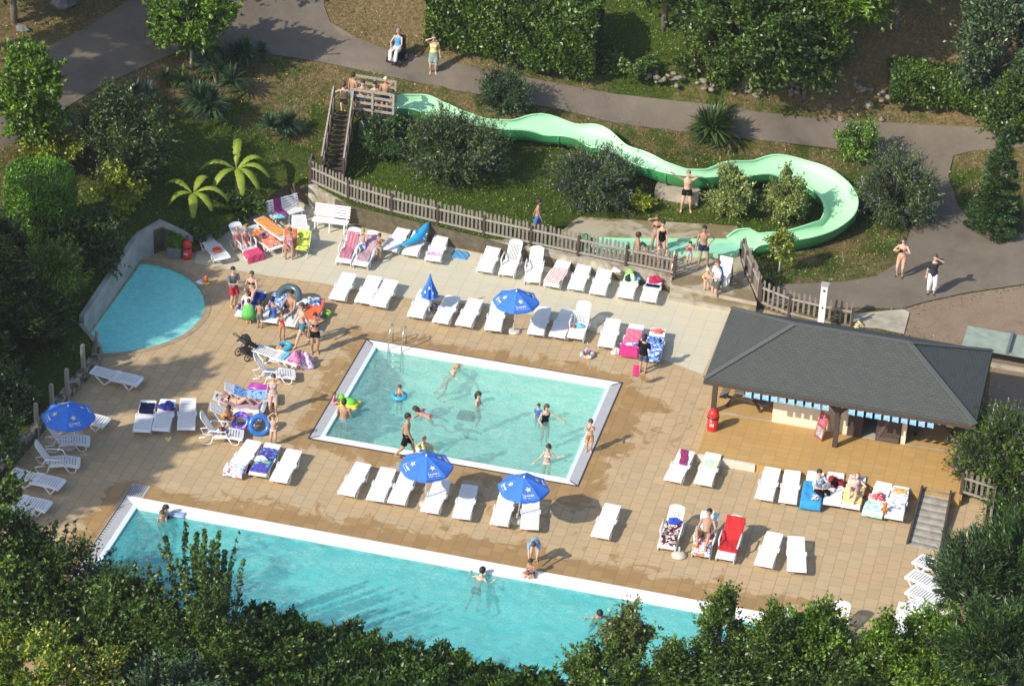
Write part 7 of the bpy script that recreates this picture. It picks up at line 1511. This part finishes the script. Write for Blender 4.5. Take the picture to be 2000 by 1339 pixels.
tree('small_shrub', 'low leafy shrub on the bank behind the upper left loungers', 'shrub', 478, 405, .35, (.9, .5, .4), 4500, .10, 'mid', 24, .2, .02, .5, None, TB)
# shrubs on the slide bank
SG_ = 'shrubs around the water slide'
tree('round_shrub', 'round dark green shrub right of the wooden stairs', 'shrub', 746, 266, .85, (.95, .85, .95), 11000, .10, 'con', 40, .26, .03, .35, None, SG_)
tree('butterfly_bush', 'broad grey green butterfly bush in front of the upper slide', 'shrub', 884, 296, 1.05, (1.75, 1.2, 1.15), 19000, .13, 'bud', 60, .38, .03, .25, ((.16, .15, .30), .03), SG_, bend=.2, shoots=1.1, sl=1.5)
tree('butterfly_bush', 'butterfly bush with violet blossom below the middle of the slide', 'shrub', 1163, 350, .95, (1.45, 1.1, 1.1), 14000, .12, 'bud', 50, .34, .03, .25, ((.20, .19, .40), .07), SG_, bend=.2, shoots=1.1, sl=1.5)
tree('butterfly_bush', 'butterfly bush with violet blossom between the slide and the right path', 'shrub', 1750, 378, 1.25, (1.22, 1.1, 1.5), 15000, .12, 'bud', 50, .34, .03, .25, ((.20, .19, .40), .06), SG_, bend=.2, shoots=1.1, sl=1.5)
tree('round_shrub', 'small dark grey green shrub between the slide and the path', 'shrub', 985, 185, .75, (.85, .75, .8), 8000, .12, 'blue', 34, .24, .03, .25, None, SG_, bend=.2, shoots=1.1, sl=1.5)
tree('variegated_shrub', 'pale variegated shrub beside the man pointing, left of its twin', 'shrub', 1425, 378, 1.0, (.80, .75, 1.15), 12000, .085, 'var', 44, .24, .03, .5, None, SG_)
tree('variegated_shrub', 'pale variegated shrub inside the last bend of the slide', 'shrub', 1538, 385, 1.0, (.82, .75, 1.15), 12000, .085, 'var', 44, .24, .03, .5, None, SG_)
tree('round_shrub', 'rounded yellow green bush with violet specks beside the path', 'shrub', 1674, 278, .8, (.82, .75, .85), 11000, .09, 'bright', 38, .24, .03, .5, ((.28, .22, .34), .07), SG_)
tree('small_tree', 'small sapling with lime green crown beside the slide end', 'tree', 1527, 478, 1.25, (.45, .4, .55), 2600, .10, 'yell', 18, .18, .035, .5, ((.5, .5, .45), .06), SG_, BARKP)
tree('small_shrub', 'lime green shrub below the middle of the slide beside the concrete block', 'shrub', 1245, 388, .45, (.62, .4, .35), 3200, .09, 'yell', 20, .18, .02, .5, None, SG_)
b = MB(); g = gp(1323, 385); b.box((0, 0, .15), (1.75, .5, .5)); tag(b.build('concrete_block', M_CON, loc=g), 'long concrete block on the grass behind the pointing man', 'block')
# top hedges and trees
TH_ = 'trees and hedges above the path'
def hedge(label, pts, h, w, n, leaf, pal, group=TH_, rag=.08, cat='hedge', zrel=0):
    """pts: ground points along the axis"""
    P = [Vector(p) for p in pts]; g0 = P[0].copy(); t = empty('hedge', g0, 0, label, cat, group); L = [0]
    for i in range(1, len(P)): L.append(L[-1]+(P[i]-P[i-1]).length)
    s = rng.uniform(0, L[-1], n); k = np.clip(np.searchsorted(L, s)-1, 0, len(P)-2); A = np.array([tuple(p) for p in P]); La = np.array(L); f = ((s-La[k])/(La[k+1]-La[k]))[:, None]; c = A[k]*(1-f)+A[k+1]*f; d = A[k+1]-A[k]; d[:, 2] = 0; d /= np.linalg.norm(d, axis=1)[:, None]; nn = np.column_stack([d[:, 1], -d[:, 0], np.zeros(n)])
    u = rng.uniform(-1, 1, n); side = rng.random(n); z = np.where(side < .38, h, rng.uniform(0, h, n)); x = np.where(side < .38, u, np.where(side < .85, 1, -1)); wob = 1+rag*(np.sin(s*1.7+z*1.3)+np.sin(s*4.1+z*2.7+1)+.8*np.sin(s*9+z*7))
    z2 = z*(1+.6*rag*(np.sin(s*2.3+x)+np.sin(s*6.7+x*3))*(side < .38)); ed = 1-.18*np.clip((z-h*.75)/(h*.25), 0, 1)**2*(side >= .38)
    Pp = c+nn*(x*w/2*wob*ed)[:, None]+rng.normal(0, .06, (n, 3)); Pp[:, 2] = c[:, 2]+z2+rng.normal(0, .05, n); N = nn*x[:, None]*(side >= .38)[:, None]+np.array([0, 0, 1])*(.3+.7*(side < .38))[:, None]
    leaves('foliage', Pp-np.array(g0), N, leaf, pal, t, .55); b = MB()
    for i in range(len(P)-1): b.beam(P[i]-g0+Vector((0, 0, h*.44)), P[i+1]-g0+Vector((0, 0, h*.44)), w*.72, h*.84)
    b.build('twigs', mat('dark_twigs', 0), t); return t
def gl(*pts): return [gp(x, y) for x, y in pts]
hedge('tall clipped green hedge beyond the path at the top centre', gl((850, 58), (1000, 98), (1165, 132)), 2.6, 2.2, 42000, .15, 'hedge')
hedge('low ivy-covered hedge on the slope at the right', gl((1735, 178), (1830, 186), (1935, 202)), 1.05, 1.9, 16000, .13, 'hedge')
tree('broad_tree', 'dark broad tree overhanging the path right of the tall hedge', 'tree', 1465, 55, 2.6, (2.7, 2.1, 2.3), 26000, .16, 'mid', 60, .6, .15, .5, ((.22, .24, .04), .02), TH_)
tree('broad_tree', 'dark tree with yellowing sprays at the top right of the centre', 'tree', 1580, 95, 2.2, (1.6, 1.5, 1.6), 13000, .15, 'mid', 40, .45, .12, .5, ((.25, .22, .04), .04), TH_)
tree('broad_tree', 'hanging dark branches at the top edge right of the centre', 'tree', 1655, -20, 3.8, (2.0, 1.6, 1.5), 12000, .17, 'mag', 40, .5, .14, .4, None, TH_)
tree('broad_tree', 'mixed dark green tree filling the top right corner', 'tree', 1960, 80, 3.2, (1.9, 1.7, 2.6), 22000, .15, 'blue', 55, .5, .14, .5, ((.18, .20, .10), .15), TH_)
tree('broad_tree', 'smaller dark tree below the top right corner, left of its trunk', 'tree', 1985, 215, 1.6, (1.2, 1.1, 1.5), 9000, .14, 'mid', 36, .4, .08, .5, None, TH_)
tree('low_creeper', 'creeper and low leaves along the foot of the dark trees', 'ground cover', 1390, 132, .5, (1.6, .8, .6), 7000, .12, 'mid', 30, .28, .02, .5, ((.3, .26, .05), .05), TH_)
tree('low_creeper', 'creeping ivy between the tall hedge and the rubble wall', 'ground cover', 1215, 128, .35, (1.3, .8, .4), 5500, .12, 'hedge', 26, .26, .02, .5, ((.3, .28, .22), .04), TH_)
# unseen-from-here trees beyond the top edge and to the left: they shade the road and the hillside
for i, (px, py, hc, r) in enumerate([(180, -190, 4.0, 2.6), (470, -170, 3.6, 2.2), (1770, -120, 4.0, 2.6), (1310, -120, 4.0, 2.4), (20, -110, 3.4, 1.9)]):
    tree('broad_tree', ['large tree beyond the top left of the picture', 'tree beyond the top edge near the road fork', 'large tree beyond the top edge at the right', 'tree beyond the top edge above the tall hedge', 'tree beyond the top left corner'][i], 'tree', px, py, hc, (r, r, r), 9000, .24, 'mid', 50, .6, .16, .5, None, TH_)
# spiky and banana plants
def yucca(px, py, s, label, n=70, heads=3, pal='blue', h=.5):
    g = gp(px, py); t = empty('yucca', g, 0, label, 'plant', 'yuccas on the bank'); q = np.random.default_rng(int(px)); V = []; F_ = []; Cc = []
    for k in range(heads):
        hx, hy, hz = q.normal(0, .28*s, 2).tolist()+[h*s*q.uniform(.5, 1.2)]
        for i in range(n):
            a = q.uniform(0, 6.283); el = q.uniform(-.35, 1.35); L = s*q.uniform(.5, .75); w = .022*s+.012; d = Vector((math.cos(a)*math.cos(el), math.sin(a)*math.cos(el), math.sin(el))); sd = Vector((-math.sin(a), math.cos(a), 0)); c = Vector((hx, hy, hz)); o_ = len(V)
            p1 = c+d*L*.55; p2 = c+d*L+Vector((0, 0, -.18*L*abs(math.cos(el)))); V += [c-sd*w*.6, c+sd*w*.6, p1+sd*w, p1-sd*w, p2]; F_ += [(o_, o_+1, o_+2, o_+3), (o_+3, o_+2, o_+4)]; cl = np.array(PAL[pal][int(q.integers(0, 3))])*q.uniform(.8, 1.3); Cc += [(*cl, 1)]*5
    me = D.meshes.new('leaves'); me.from_pydata([tuple(v) for v in V], [], F_); ca = me.color_attributes.new('leafcol', 'FLOAT_COLOR', 'POINT'); ca.data.foreach_set('color', np.array(Cc, np.float32).ravel()); me.materials.append(M_LEAF); o = D.objects.new('foliage', me); COL.objects.link(o); o.parent = t
    b = MB(); [b.tube([(0, 0, -.2), (x*.1, .1*x, h*s*.8)], [.07*s, .05*s], 8) for x in (-1, 1)]; b.build('stem', BARK, t)
for px, py, s, lab, hd_, pl in [(1400, 275, 1.25, 'large yucca between the slide and the path', 6, 'mid'), (425, 165, 1.0, 'blue green yucca left of the stairs, the middle of three', 3, 'con'), (395, 232, 1.1, 'blue green yucca lowest of the group right of the dark shrub', 4, 'con'), (462, 125, .95, 'blue green yucca under the road verge tree', 3, 'con'), (498, 118, .7, 'small yucca at the edge of the road', 2, 'blue'), (340, 172, .6, 'small yucca behind the dark shrub', 2, 'mid'), (282, 190, .7, 'yucca peeping over the top of the dark shrub', 2, 'blue'), (544, 258, .85, 'lone slender yucca on the grass left of the stairs', 2, 'con')]: yucca(px, py, s*1.3, lab, 75, hd_+1, pl)
BAN = NT('banana_leaf', .45, .4); n1 = BAN.noise(4, 3); BAN.base(BAN.ramp(n1, [(.3, (.17, .26, .02)), (.7, (.36, .42, .05))])); bl = BAN.new('BsdfTranslucent'); bl.inputs[0].default_value = (.35, .45, .04, 1); mm_ = BAN.new('MixShader'); mm_.inputs[0].default_value = .3; BAN.l(BAN.p.outputs[0], mm_.inputs[1]); BAN.l(bl.outputs[0], mm_.inputs[2]); BAN.l(mm_.outputs[0], BAN.n['Material Output'].inputs[0])
def banana(base, top, hz, dirs, label):
    g = gp(*base); t = empty('banana_plant', g, 0, label, 'plant', 'banana plants on the bank'); b = MB(); b.tube([(0, 0, -.1), (.02, 0, hz)], [.09, .055], 10); b.build('stem', mat('banana_stem', (.22, .20, .06), .7, .3, 5), t)
    for a, L, el in dirs:
        a = R(a); d = Vector((math.cos(a), math.sin(a), 0)); sd = Vector((-math.sin(a), math.cos(a), 0)); b = MB()
        def fn(u, v):
            L2 = L*1.12; w = (.03+.145*math.sin(min(1, max(0, u-.10)*1.11)*math.pi)**.5 if .10 < u < 1 else .02)*(1+.16*math.sin(u*46)*(v-.5)*2); z = hz+(el+.55)*L2*u-1.15*L2*u*u; x = L2*u*(1-.10*u*u); return d*x+sd*((v-.5)*2*w)+Vector((0, 0, z-.06*abs(v-.5)*2))
        b.sheet(fn, 16, 6, .008); b.build('leaf', BAN.m, t)
    return t
banana((378, 425), 0, 1.05, [(10, 1.35, .5), (75, .95, .9), (165, 1.35, .55), (215, 1.0, .3), (290, 1.1, .25), (335, 1.0, .3)], 'smaller banana plant with yellow green leaves, nearer the paddling pool')
banana((462, 400), 0, 1.55, [(0, 1.35, .55), (40, 1.1, .8), (105, 1.35, 1.0), (190, 1.5, .45), (235, 1.15, .2), (300, 1.3, .3), (335, 1.2, .3)], 'taller banana plant with yellow green leaves above the loungers')
# planter shrub
P, N, c = crown_pts(1500, (.34, .34, .28), 14, .14, 0, .2, 3); leaves('shrub', P+np.array([0, 0, .62]), N, .08, 'bright', PLANTER, .5)
# the purple flowering bush right of the terrace
tree('butterfly_bush', 'large butterfly bush with purple flowers right of the terrace', 'shrub', 1950, 893, 1.3, (1.35, 1.1, 1.35), 26000, .13, 'hedge', 66, .36, .03, .28, ((.22, .10, .28), .06), 'shrubs at the right edge', bend=.2, shoots=1.1, sl=1.5)
tree('small_shrub', 'dark undergrowth below the purple flowering bush at the right edge', 'shrub', 1985, 1010, .6, (1.0, .9, .8), 9000, .13, 'mid', 30, .34, .03, .3, None, 'shrubs at the right edge')
# conifers at the lower right
def pine(label, px, py, hc, r, n, pal, leaf, seed, group='conifers at the lower right'):
    g = crown_at(px, py, hc); t = empty('conifer', g, 0, label, 'tree', group); q = np.random.default_rng(seed); Ps = []; Ds = []; b = MB()
    for i in range(95):
        a = q.uniform(0, 6.283); e = q.uniform(-.35, 1.25); L = q.uniform(.55, 1.0); d = np.array([math.cos(a)*math.cos(e), math.sin(a)*math.cos(e), math.sin(e)]); tip = d*np.array(r)*L; st = tip*.35; m = n//95; u = q.uniform(0, 1, m)[:, None]; c = st+(tip-st)*u+np.array([0, 0, .18])*u**2*r[2]; Ps.append(c+q.normal(0, .085, (m, 3))); dd = d*1.0+np.array([0, 0, .35])+q.normal(0, .45, (m, 3)); Ds.append(dd/np.linalg.norm(dd, axis=1)[:, None]); b.tube([Vector(st*.2)+Vector((0, 0, hc)), Vector(tip*.9)+Vector((0, 0, hc))], [.035, .01], 5)
    P = np.vstack(Ps)+np.array([0, 0, hc]); leaves('crown', P, np.vstack(Ds), leaf, pal, t, .22, 0, None, np.vstack(Ds)); b.tube([(0, 0, -.5), (0, 0, hc+r[2]*.4)], [.14, .04], 8); b.build('trunk', BARK, t); return t
pine('blue green conifer in front of the stored loungers at the right edge', 1903, 1142, 3.2, (1.85, 1.6, 1.8), 24000, 'blue', .17, 4)
pine('green conifer in the lower right corner behind the blue green one', 1985, 1130, 3.6, (1.7, 1.5, 2.2), 20000, 'con', .17, 5)
pine('green conifer at the lower right, below the blue green one', 1950, 1270, 3.4, (2.2, 1.8, 1.9), 22000, 'con', .17, 6)
pine('grey blue conifer in the extreme lower right corner', 2010, 1330, 3.0, (1.4, 1.3, 1.5), 9000, 'blue', .17, 7)
# foreground trees and hedge on the near side of the long pool
FG = 'trees and hedge in the foreground'
def fg(label, px, py, hc, r, n, pal, nc, cr, leaf=.17, fl=None, name='foreground_tree', asp=.5, shape=None, rag=.3, tr=.08):
    hc = max(hc-1.1, r[2]*.9); return tree(name, label, 'tree' if 'tree' in name else 'shrub', px, py, hc, r, n, leaf, pal, nc, cr, tr, asp, fl, FG, rag=rag, shape=shape)
def cone(c): c = c.copy(); m = c[:, 2] > 0; c[m, 0] *= np.clip(1-c[m, 2]/c[:, 2].max()*.85, .1, 1); c[m, 1] *= np.clip(1-c[m, 2]/c[:, 2].max()*.85, .1, 1); return c
fg('dark leafy tree covering the lower left edge', -22, 1105, 4.4, (1.9, 1.8, 2.7), 26000, 'mid', 60, .5, .14, ((.13, .16, .02), .10))
fg('dark tree at the lower left, right of the one at the edge', 110, 1160, 3.6, (1.8, 1.6, 1.9), 22000, 'dark', 55, .45, .13, ((.09, .12, .02), .12))
fg('dense dark green tree below the corner of the long pool', 235, 1240, 3.2, (2.0, 1.6, 1.75), 26000, 'mid', 60, .42, .12, None)
fg('yellowing shrub crown in the lower left corner', 75, 1312, 3.6, (1.9, 1.4, 1.15), 12000, 'mag', 42, .34, .12, ((.38, .33, .03), .22))
fg('yellowing sprays left of the centre of the bottom edge', 215, 1335, 3.6, (1.4, 1.1, .8), 7000, 'mid', 30, .28, .12, ((.38, .33, .03), .28))
fg('bushy dark tree under the tall upright sprays', 385, 1260, 3.4, (1.7, 1.4, 1.8), 24000, 'mid', 55, .4, .11, None)
fg('grey green bush at the bottom edge below the tall sprays', 330, 1350, 3.4, (1.5, 1.2, 1.0), 11000, 'blue', 38, .34, .11, None)
# upright sprays over the water
def sprays(label, stems, pal='mid', leaf=.145):
    g = crown_at(stems[0][0], stems[0][1], 1.8); g0 = Vector((g.x, g.y, g1(g.x, g.y))); t = empty('upright_shrub', g0, 0, label, 'shrub', FG); b = MB(); Ps = []; Ns = []
    for (x0, y0, x1, y1, m) in stems:
        a = at(x0, y0, 2.2)-g0; c = at(x1, y1, 2.2+(y0-y1)/50)-g0; mid = a.lerp(c, .5)+Vector((random.uniform(-.1, .1), 0, 0)); b.tube([a, mid, c], [.018, .012, .005], 5); u = rng.uniform(0, 1, m); w = .04+.13*(1-u)*rng.random(m); an = rng.uniform(0, 6.283, m); P = np.array(a)*(1-u)[:, None]+np.array(c)*u[:, None]+np.column_stack([np.cos(an)*w, np.sin(an)*w, rng.normal(0, .02, m)]); Ps.append(P); Ns.append(np.column_stack([np.cos(an), np.sin(an), np.full(m, .7)]))
    leaves('foliage', np.vstack(Ps), np.vstack(Ns), leaf, pal, t, .5); b.tube([(0, 0, -.2), (0, 0, 2.0)], [.07, .04], 8); b.build('stem', BARK, t)
sprays('tall upright leafy sprays standing before the long pool', [(345, 1160, 322, 1045, 190), (362, 1150, 362, 1018, 200), (380, 1150, 385, 1040, 260), (398, 1160, 400, 1035, 260), (415, 1165, 428, 1038, 240), (430, 1170, 440, 1075, 220), (440, 1165, 466, 1038, 60), (355, 1170, 312, 1065, 60), (405, 1180, 412, 1066, 200), (390, 1180, 374, 1062, 200), (425, 1190, 424, 1088, 200), (375, 1190, 346, 1092, 170), (412, 1180, 416, 1052, 150), (388, 1180, 396, 1056, 150), (398, 1190, 388, 1084, 170), (440, 1190, 452, 1096, 120), (455, 1200, 475, 1090, 80), (300, 1180, 290, 1100, 110), (275, 1160, 262, 1098, 90), (318, 1190, 310, 1105, 130), (400, 1210, 400, 1110, 260), (435, 1215, 440, 1120, 220), (370, 1215, 362, 1118, 220)])
sprays('thin leafy twigs reaching over the corner of the long pool', [(150, 1130, 228, 1068, 70), (180, 1120, 215, 1095, 60), (120, 1080, 130, 1022, 70), (100, 1060, 110, 1015, 60), (130, 1110, 150, 1010, 50), (200, 1110, 225, 1110, 40)])
# laurel hedge: pointed shoots
LH = [at(x, y, 0.0) for x, y in ((450, 1298), (620, 1342), (800, 1385), (1000, 1434), (1210, 1482))]
t = hedge('long dark laurel hedge along the near side of the long pool', [Vector((p.x, p.y, -.45)) for p in LH], 1.85, 2.6, 60000, .17, 'laurel', FG, .12)
h0 = Vector(t.location); m = 230; Ps = []; Ds = []; pl = []
for i in range(m):
    s = rng.uniform(0, .999)*(len(LH)-1); k = int(s); p = LH[k].lerp(LH[k+1], s-k); a, e = rng.uniform(0, 6.28), 0; off = Vector((rng.uniform(-.3, .3), rng.uniform(-1.2, 1.3), 1.3)); hgt = rng.uniform(.35, .8); q = 34; u = rng.uniform(0, 1, q); an = rng.uniform(0, 6.283, q); r_ = .13*(1-u)+.03; P = np.column_stack([p.x+off.x+np.cos(an)*r_, p.y+off.y+np.sin(an)*r_, off.z-.1+u*hgt]); Ps.append(P-np.array(h0)); d = np.column_stack([np.cos(an)*.6, np.sin(an)*.6, np.full(q, .9)]); Ds.append(d/np.linalg.norm(d, axis=1)[:, None])
leaves('shoots', np.vstack(Ps), np.vstack(Ds), .17, 'laurel', t, .30, 0, None, np.vstack(Ds))
fg('low dark bush filling the bottom edge left of the laurel hedge', 520, 1290, 2.6, (1.6, 1.2, 1.3), 17000, 'laurel', 46, .36, .13, ((.3, .28, .02), .02), 'foreground_shrub')
fg('left-leaning leafy tree top over the right part of the long pool', 1225, 1235, 3.6, (.75, .7, .95), 8000, 'grey', 26, .28, .11, ((.12, .17, .03), .3))
fg('low leafy crown at the bottom edge under the leaning tree top', 1190, 1325, 3.0, (1.2, 1.1, .8), 12000, 'hedge', 36, .34, .11, None)
fg('small pointed crown between the leaning tree top and the taller pointed tree', 1312, 1312, 3.4, (.85, .8, 1.0), 9000, 'hedge', 38, .3, .11, None, shape=cone)
fg('pointed tree rising highest over the right end of the long pool', 1408, 1240, 4.0, (.78, .75, 1.75), 13000, 'hedge', 46, .3, .11, None, shape=cone)
fg('second pointed tree just right of the highest one', 1503, 1275, 3.9, (.78, .75, 1.6), 15000, 'hedge', 42, .3, .11, None, shape=cone)
fg('rounded light green tree top before the lower right deck', 1590, 1245, 3.9, (1.25, 1.0, 1.15), 15000, 'mag', 44, .32, .11, None)
fg('slender tree top between two gaps at the lower right', 1722, 1275, 3.8, (.75, .7, 1.35), 9000, 'mag', 30, .28, .11, None, shape=cone)
fg('low dark crown at the bottom edge right of the centre', 1420, 1335, 3.0, (1.8, 1.2, 1.0), 16000, 'mid', 46, .36, .12, None)
fg('dark crown at the bottom edge below the rounded light tree', 1620, 1320, 3.2, (1.8, 1.3, 1.0), 16000, 'mid', 46, .36, .12, None)
fg('light green leafy crown over the stored loungers', 1830, 1255, 3.8, (1.25, 1.0, 1.25), 12000, 'mag', 40, .32, .11, None)
fg('yellow green crown at the bottom edge near the right corner', 1840, 1340, 3.3, (1.5, 1.1, .8), 9000, 'mag', 34, .32, .11, None)
# tall trees outside the left of the picture: their shade falls on the paddling pool, the left deck and the road
SHT = [(at(215, 610), 11, 2.2), (at(300, 590), 12, 1.5), (at(180, 780), 11.5, 1.7), (at(300, 745), 12.5, 1.1), (at(170, 900), 11, 1.8), (at(90, 960), 10, 1.9), (at(420, 480), 12, 1.0), (gp(215, 130), 10, 2.2), (gp(250, 30), 10, 1.4), (at(330, 850), 13, .9)]
SHL = ['tall tree shading the paddling pool, left of the picture', 'slimmer tall tree shading the middle of the paddling pool', 'tall tree shading the deck below the paddling pool', 'thin tall tree shading the deck right of the lone lounger', 'tall tree shading the leftmost reclining loungers', 'tall tree shading the deck by the lower left leaves', 'thin tree shading the corner of the cream paving', 'tall tree shading the left road', 'tree shading the road near the verge tree', 'thin tree shading the loungers with navy towels']
for i, (T3, hc, r) in enumerate(SHT):
    x = T3.x-.629*1.376*hc; y = T3.y-.777*1.376*hc; z = g1(x, y); hh = hc+T3.z-z
    tree('tall_tree', SHL[i], 'tree', 0, 0, hh, (r, r, r*1.1), int(3800*r), .24, 'dark', int(26*r), .42, .16, .5, None, 'tall trees outside the left of the picture', base=Vector((x, y, z)), seed=30+i, rag=.5)
# ================================================================== STONES
STN = mat('pale_limestone', (.22, .19, .145), .9, .25, 6, bump=.5)
def stone(p, d, label, m=STN, seed=0, group='loose stones by the path', rz=0):
    q = random.Random(seed); b = MB(); b.ball((0, 0, 0), 1, 9, 6); v = []
    for c in b.v: n_ = 1+.22*math.sin(c[0]*3+seed)+.18*math.sin(c[1]*4+seed*2)+.1*math.sin(c[2]*5+seed); v.append((c[0]*d[0]/2*n_, c[1]*d[1]/2*n_, c[2]*d[2]/2*n_+d[2]*.25))
    b.v = v; b.sm = [False]*len(b.f); o = b.build('stone', m); o.location = p; o.rotation_euler = (0, 0, rz); return tag(o, label, 'stone', group)
for i, (x, y, s, lab) in enumerate([(1619, 209, .26, 'pale stone left of the grey boulder above the path'), (1697, 208, .42, 'grey boulder on the slope left of the low ivy hedge'), (1722, 235, .28, 'pale stone at the edge of the path below the ivy hedge'), (1643, 236, .30, 'pale stone just above the yellow green bush'), (1460, 180, .26, 'pale stone at the foot of the rubble wall'), (1477, 188, .30, 'pale stone at the right end of the rubble wall'), (1434, 185, .16, 'small pale stone near the rubble wall'), (1790, 84, .2, 'single pale stone on the dry slope at the top right'), (1665, 198, .22, 'grey stone in the shade beside the boulder'), (1545, 186, .24, 'stone in the shadow of the yellowing tree'), (1736, 221, .12, 'very small stone above the path edge')]):
    stone(gp(x, y), (s, s*.8, s*.7), lab, STN, i)
stone(gp(128, 12), (1.1, .8, .6), 'large grey boulder on the dry grass at the top left', mat('grey_granite', (.15, .15, .15), .85, .35, 5, bump=.5), 21, None, -.5); stone(gp(45, 60), (.6, .4, .25), 'flat dark stone on the dry grass left of the boulder', mat('grey_granite', 0), 22, None)
for nm, a, c, N_, lab in (('stone_wall', (1262, 152), (1395, 172), 34, 'tumbledown rubble stone wall below the dark trees beyond the path'), ('stone_wall', (1462, 160), (1560, 176), 24, 'second stretch of rubble stones in the shadow under the dark trees'), ('stone_wall', (1668, 170), (1735, 196), 16, 'rubble stones at the left end of the low ivy hedge')):
    p0_, p1_ = gp(*a), gp(*c); b = MB(); q = random.Random(4)
    for k in range(N_):
        f = q.random(); w = p0_.lerp(p1_, f)-p0_+Vector((q.uniform(-.1, .1), q.uniform(-.35, .35), q.uniform(0, .35))); b.ball(w, (q.uniform(.08, .19), q.uniform(.07, .16), q.uniform(.05, .11)), 7, 5, 0, Matrix.Rotation(q.uniform(0, 3), 3, 'Z'))
    tag(b.build(nm, STN, loc=p0_), lab, 'wall')
# ================================================================== GRASS AND WEEDS (nobody could count them)
def scatter(name, n, pals, region, size, hgt, mn, mx, seed):
    q = np.random.default_rng(seed); x = q.uniform(region[0], region[1], n); y = q.uniform(region[2], region[3], n); P = np.column_stack([x, y]); Pj = P+q.normal(0, .13, P.shape); k = ~inpoly(P, DECK) & ~inpoly(Pj, ROAD) & ~inpoly(Pj+q.normal(0, .35, P.shape), GRAV) & ~inpoly(P, PAD) & ~inpoly(P, BAS); P = P[k]; g_ = green(P)+.35*np.sin(P[:, 0]*1.3+np.sin(P[:, 1]*1.7))*np.sin(P[:, 1]*1.1)+q.normal(0, .12, len(P)); k = (g_ > mn) & (g_ < mx); P = P[k]; z = gz(P[:, 0], P[:, 1]); m = len(P)
    N = np.column_stack([q.normal(0, .4, m), q.normal(0, .4, m), np.ones(m)]); Q_ = np.column_stack([P, z+q.uniform(.02, hgt, m)]); o = leaves(name, Q_, N, size, pals, None, .35); o['kind'] = 'stuff'; return o
scatter('weeds', 230000, 'bright', (-30, 24, -2, 46), .085, .10, .55, 9, 1); scatter('grass', 260000, 'hedge', (-32, 24, -2, 48), .075, .06, .26, .75, 2); scatter('dry_grass', 200000, [(.10, .07, .03), (.22, .15, .07), (.38, .28, .15)], (-32, 24, -2, 48), .08, .04, -9, .45, 3)
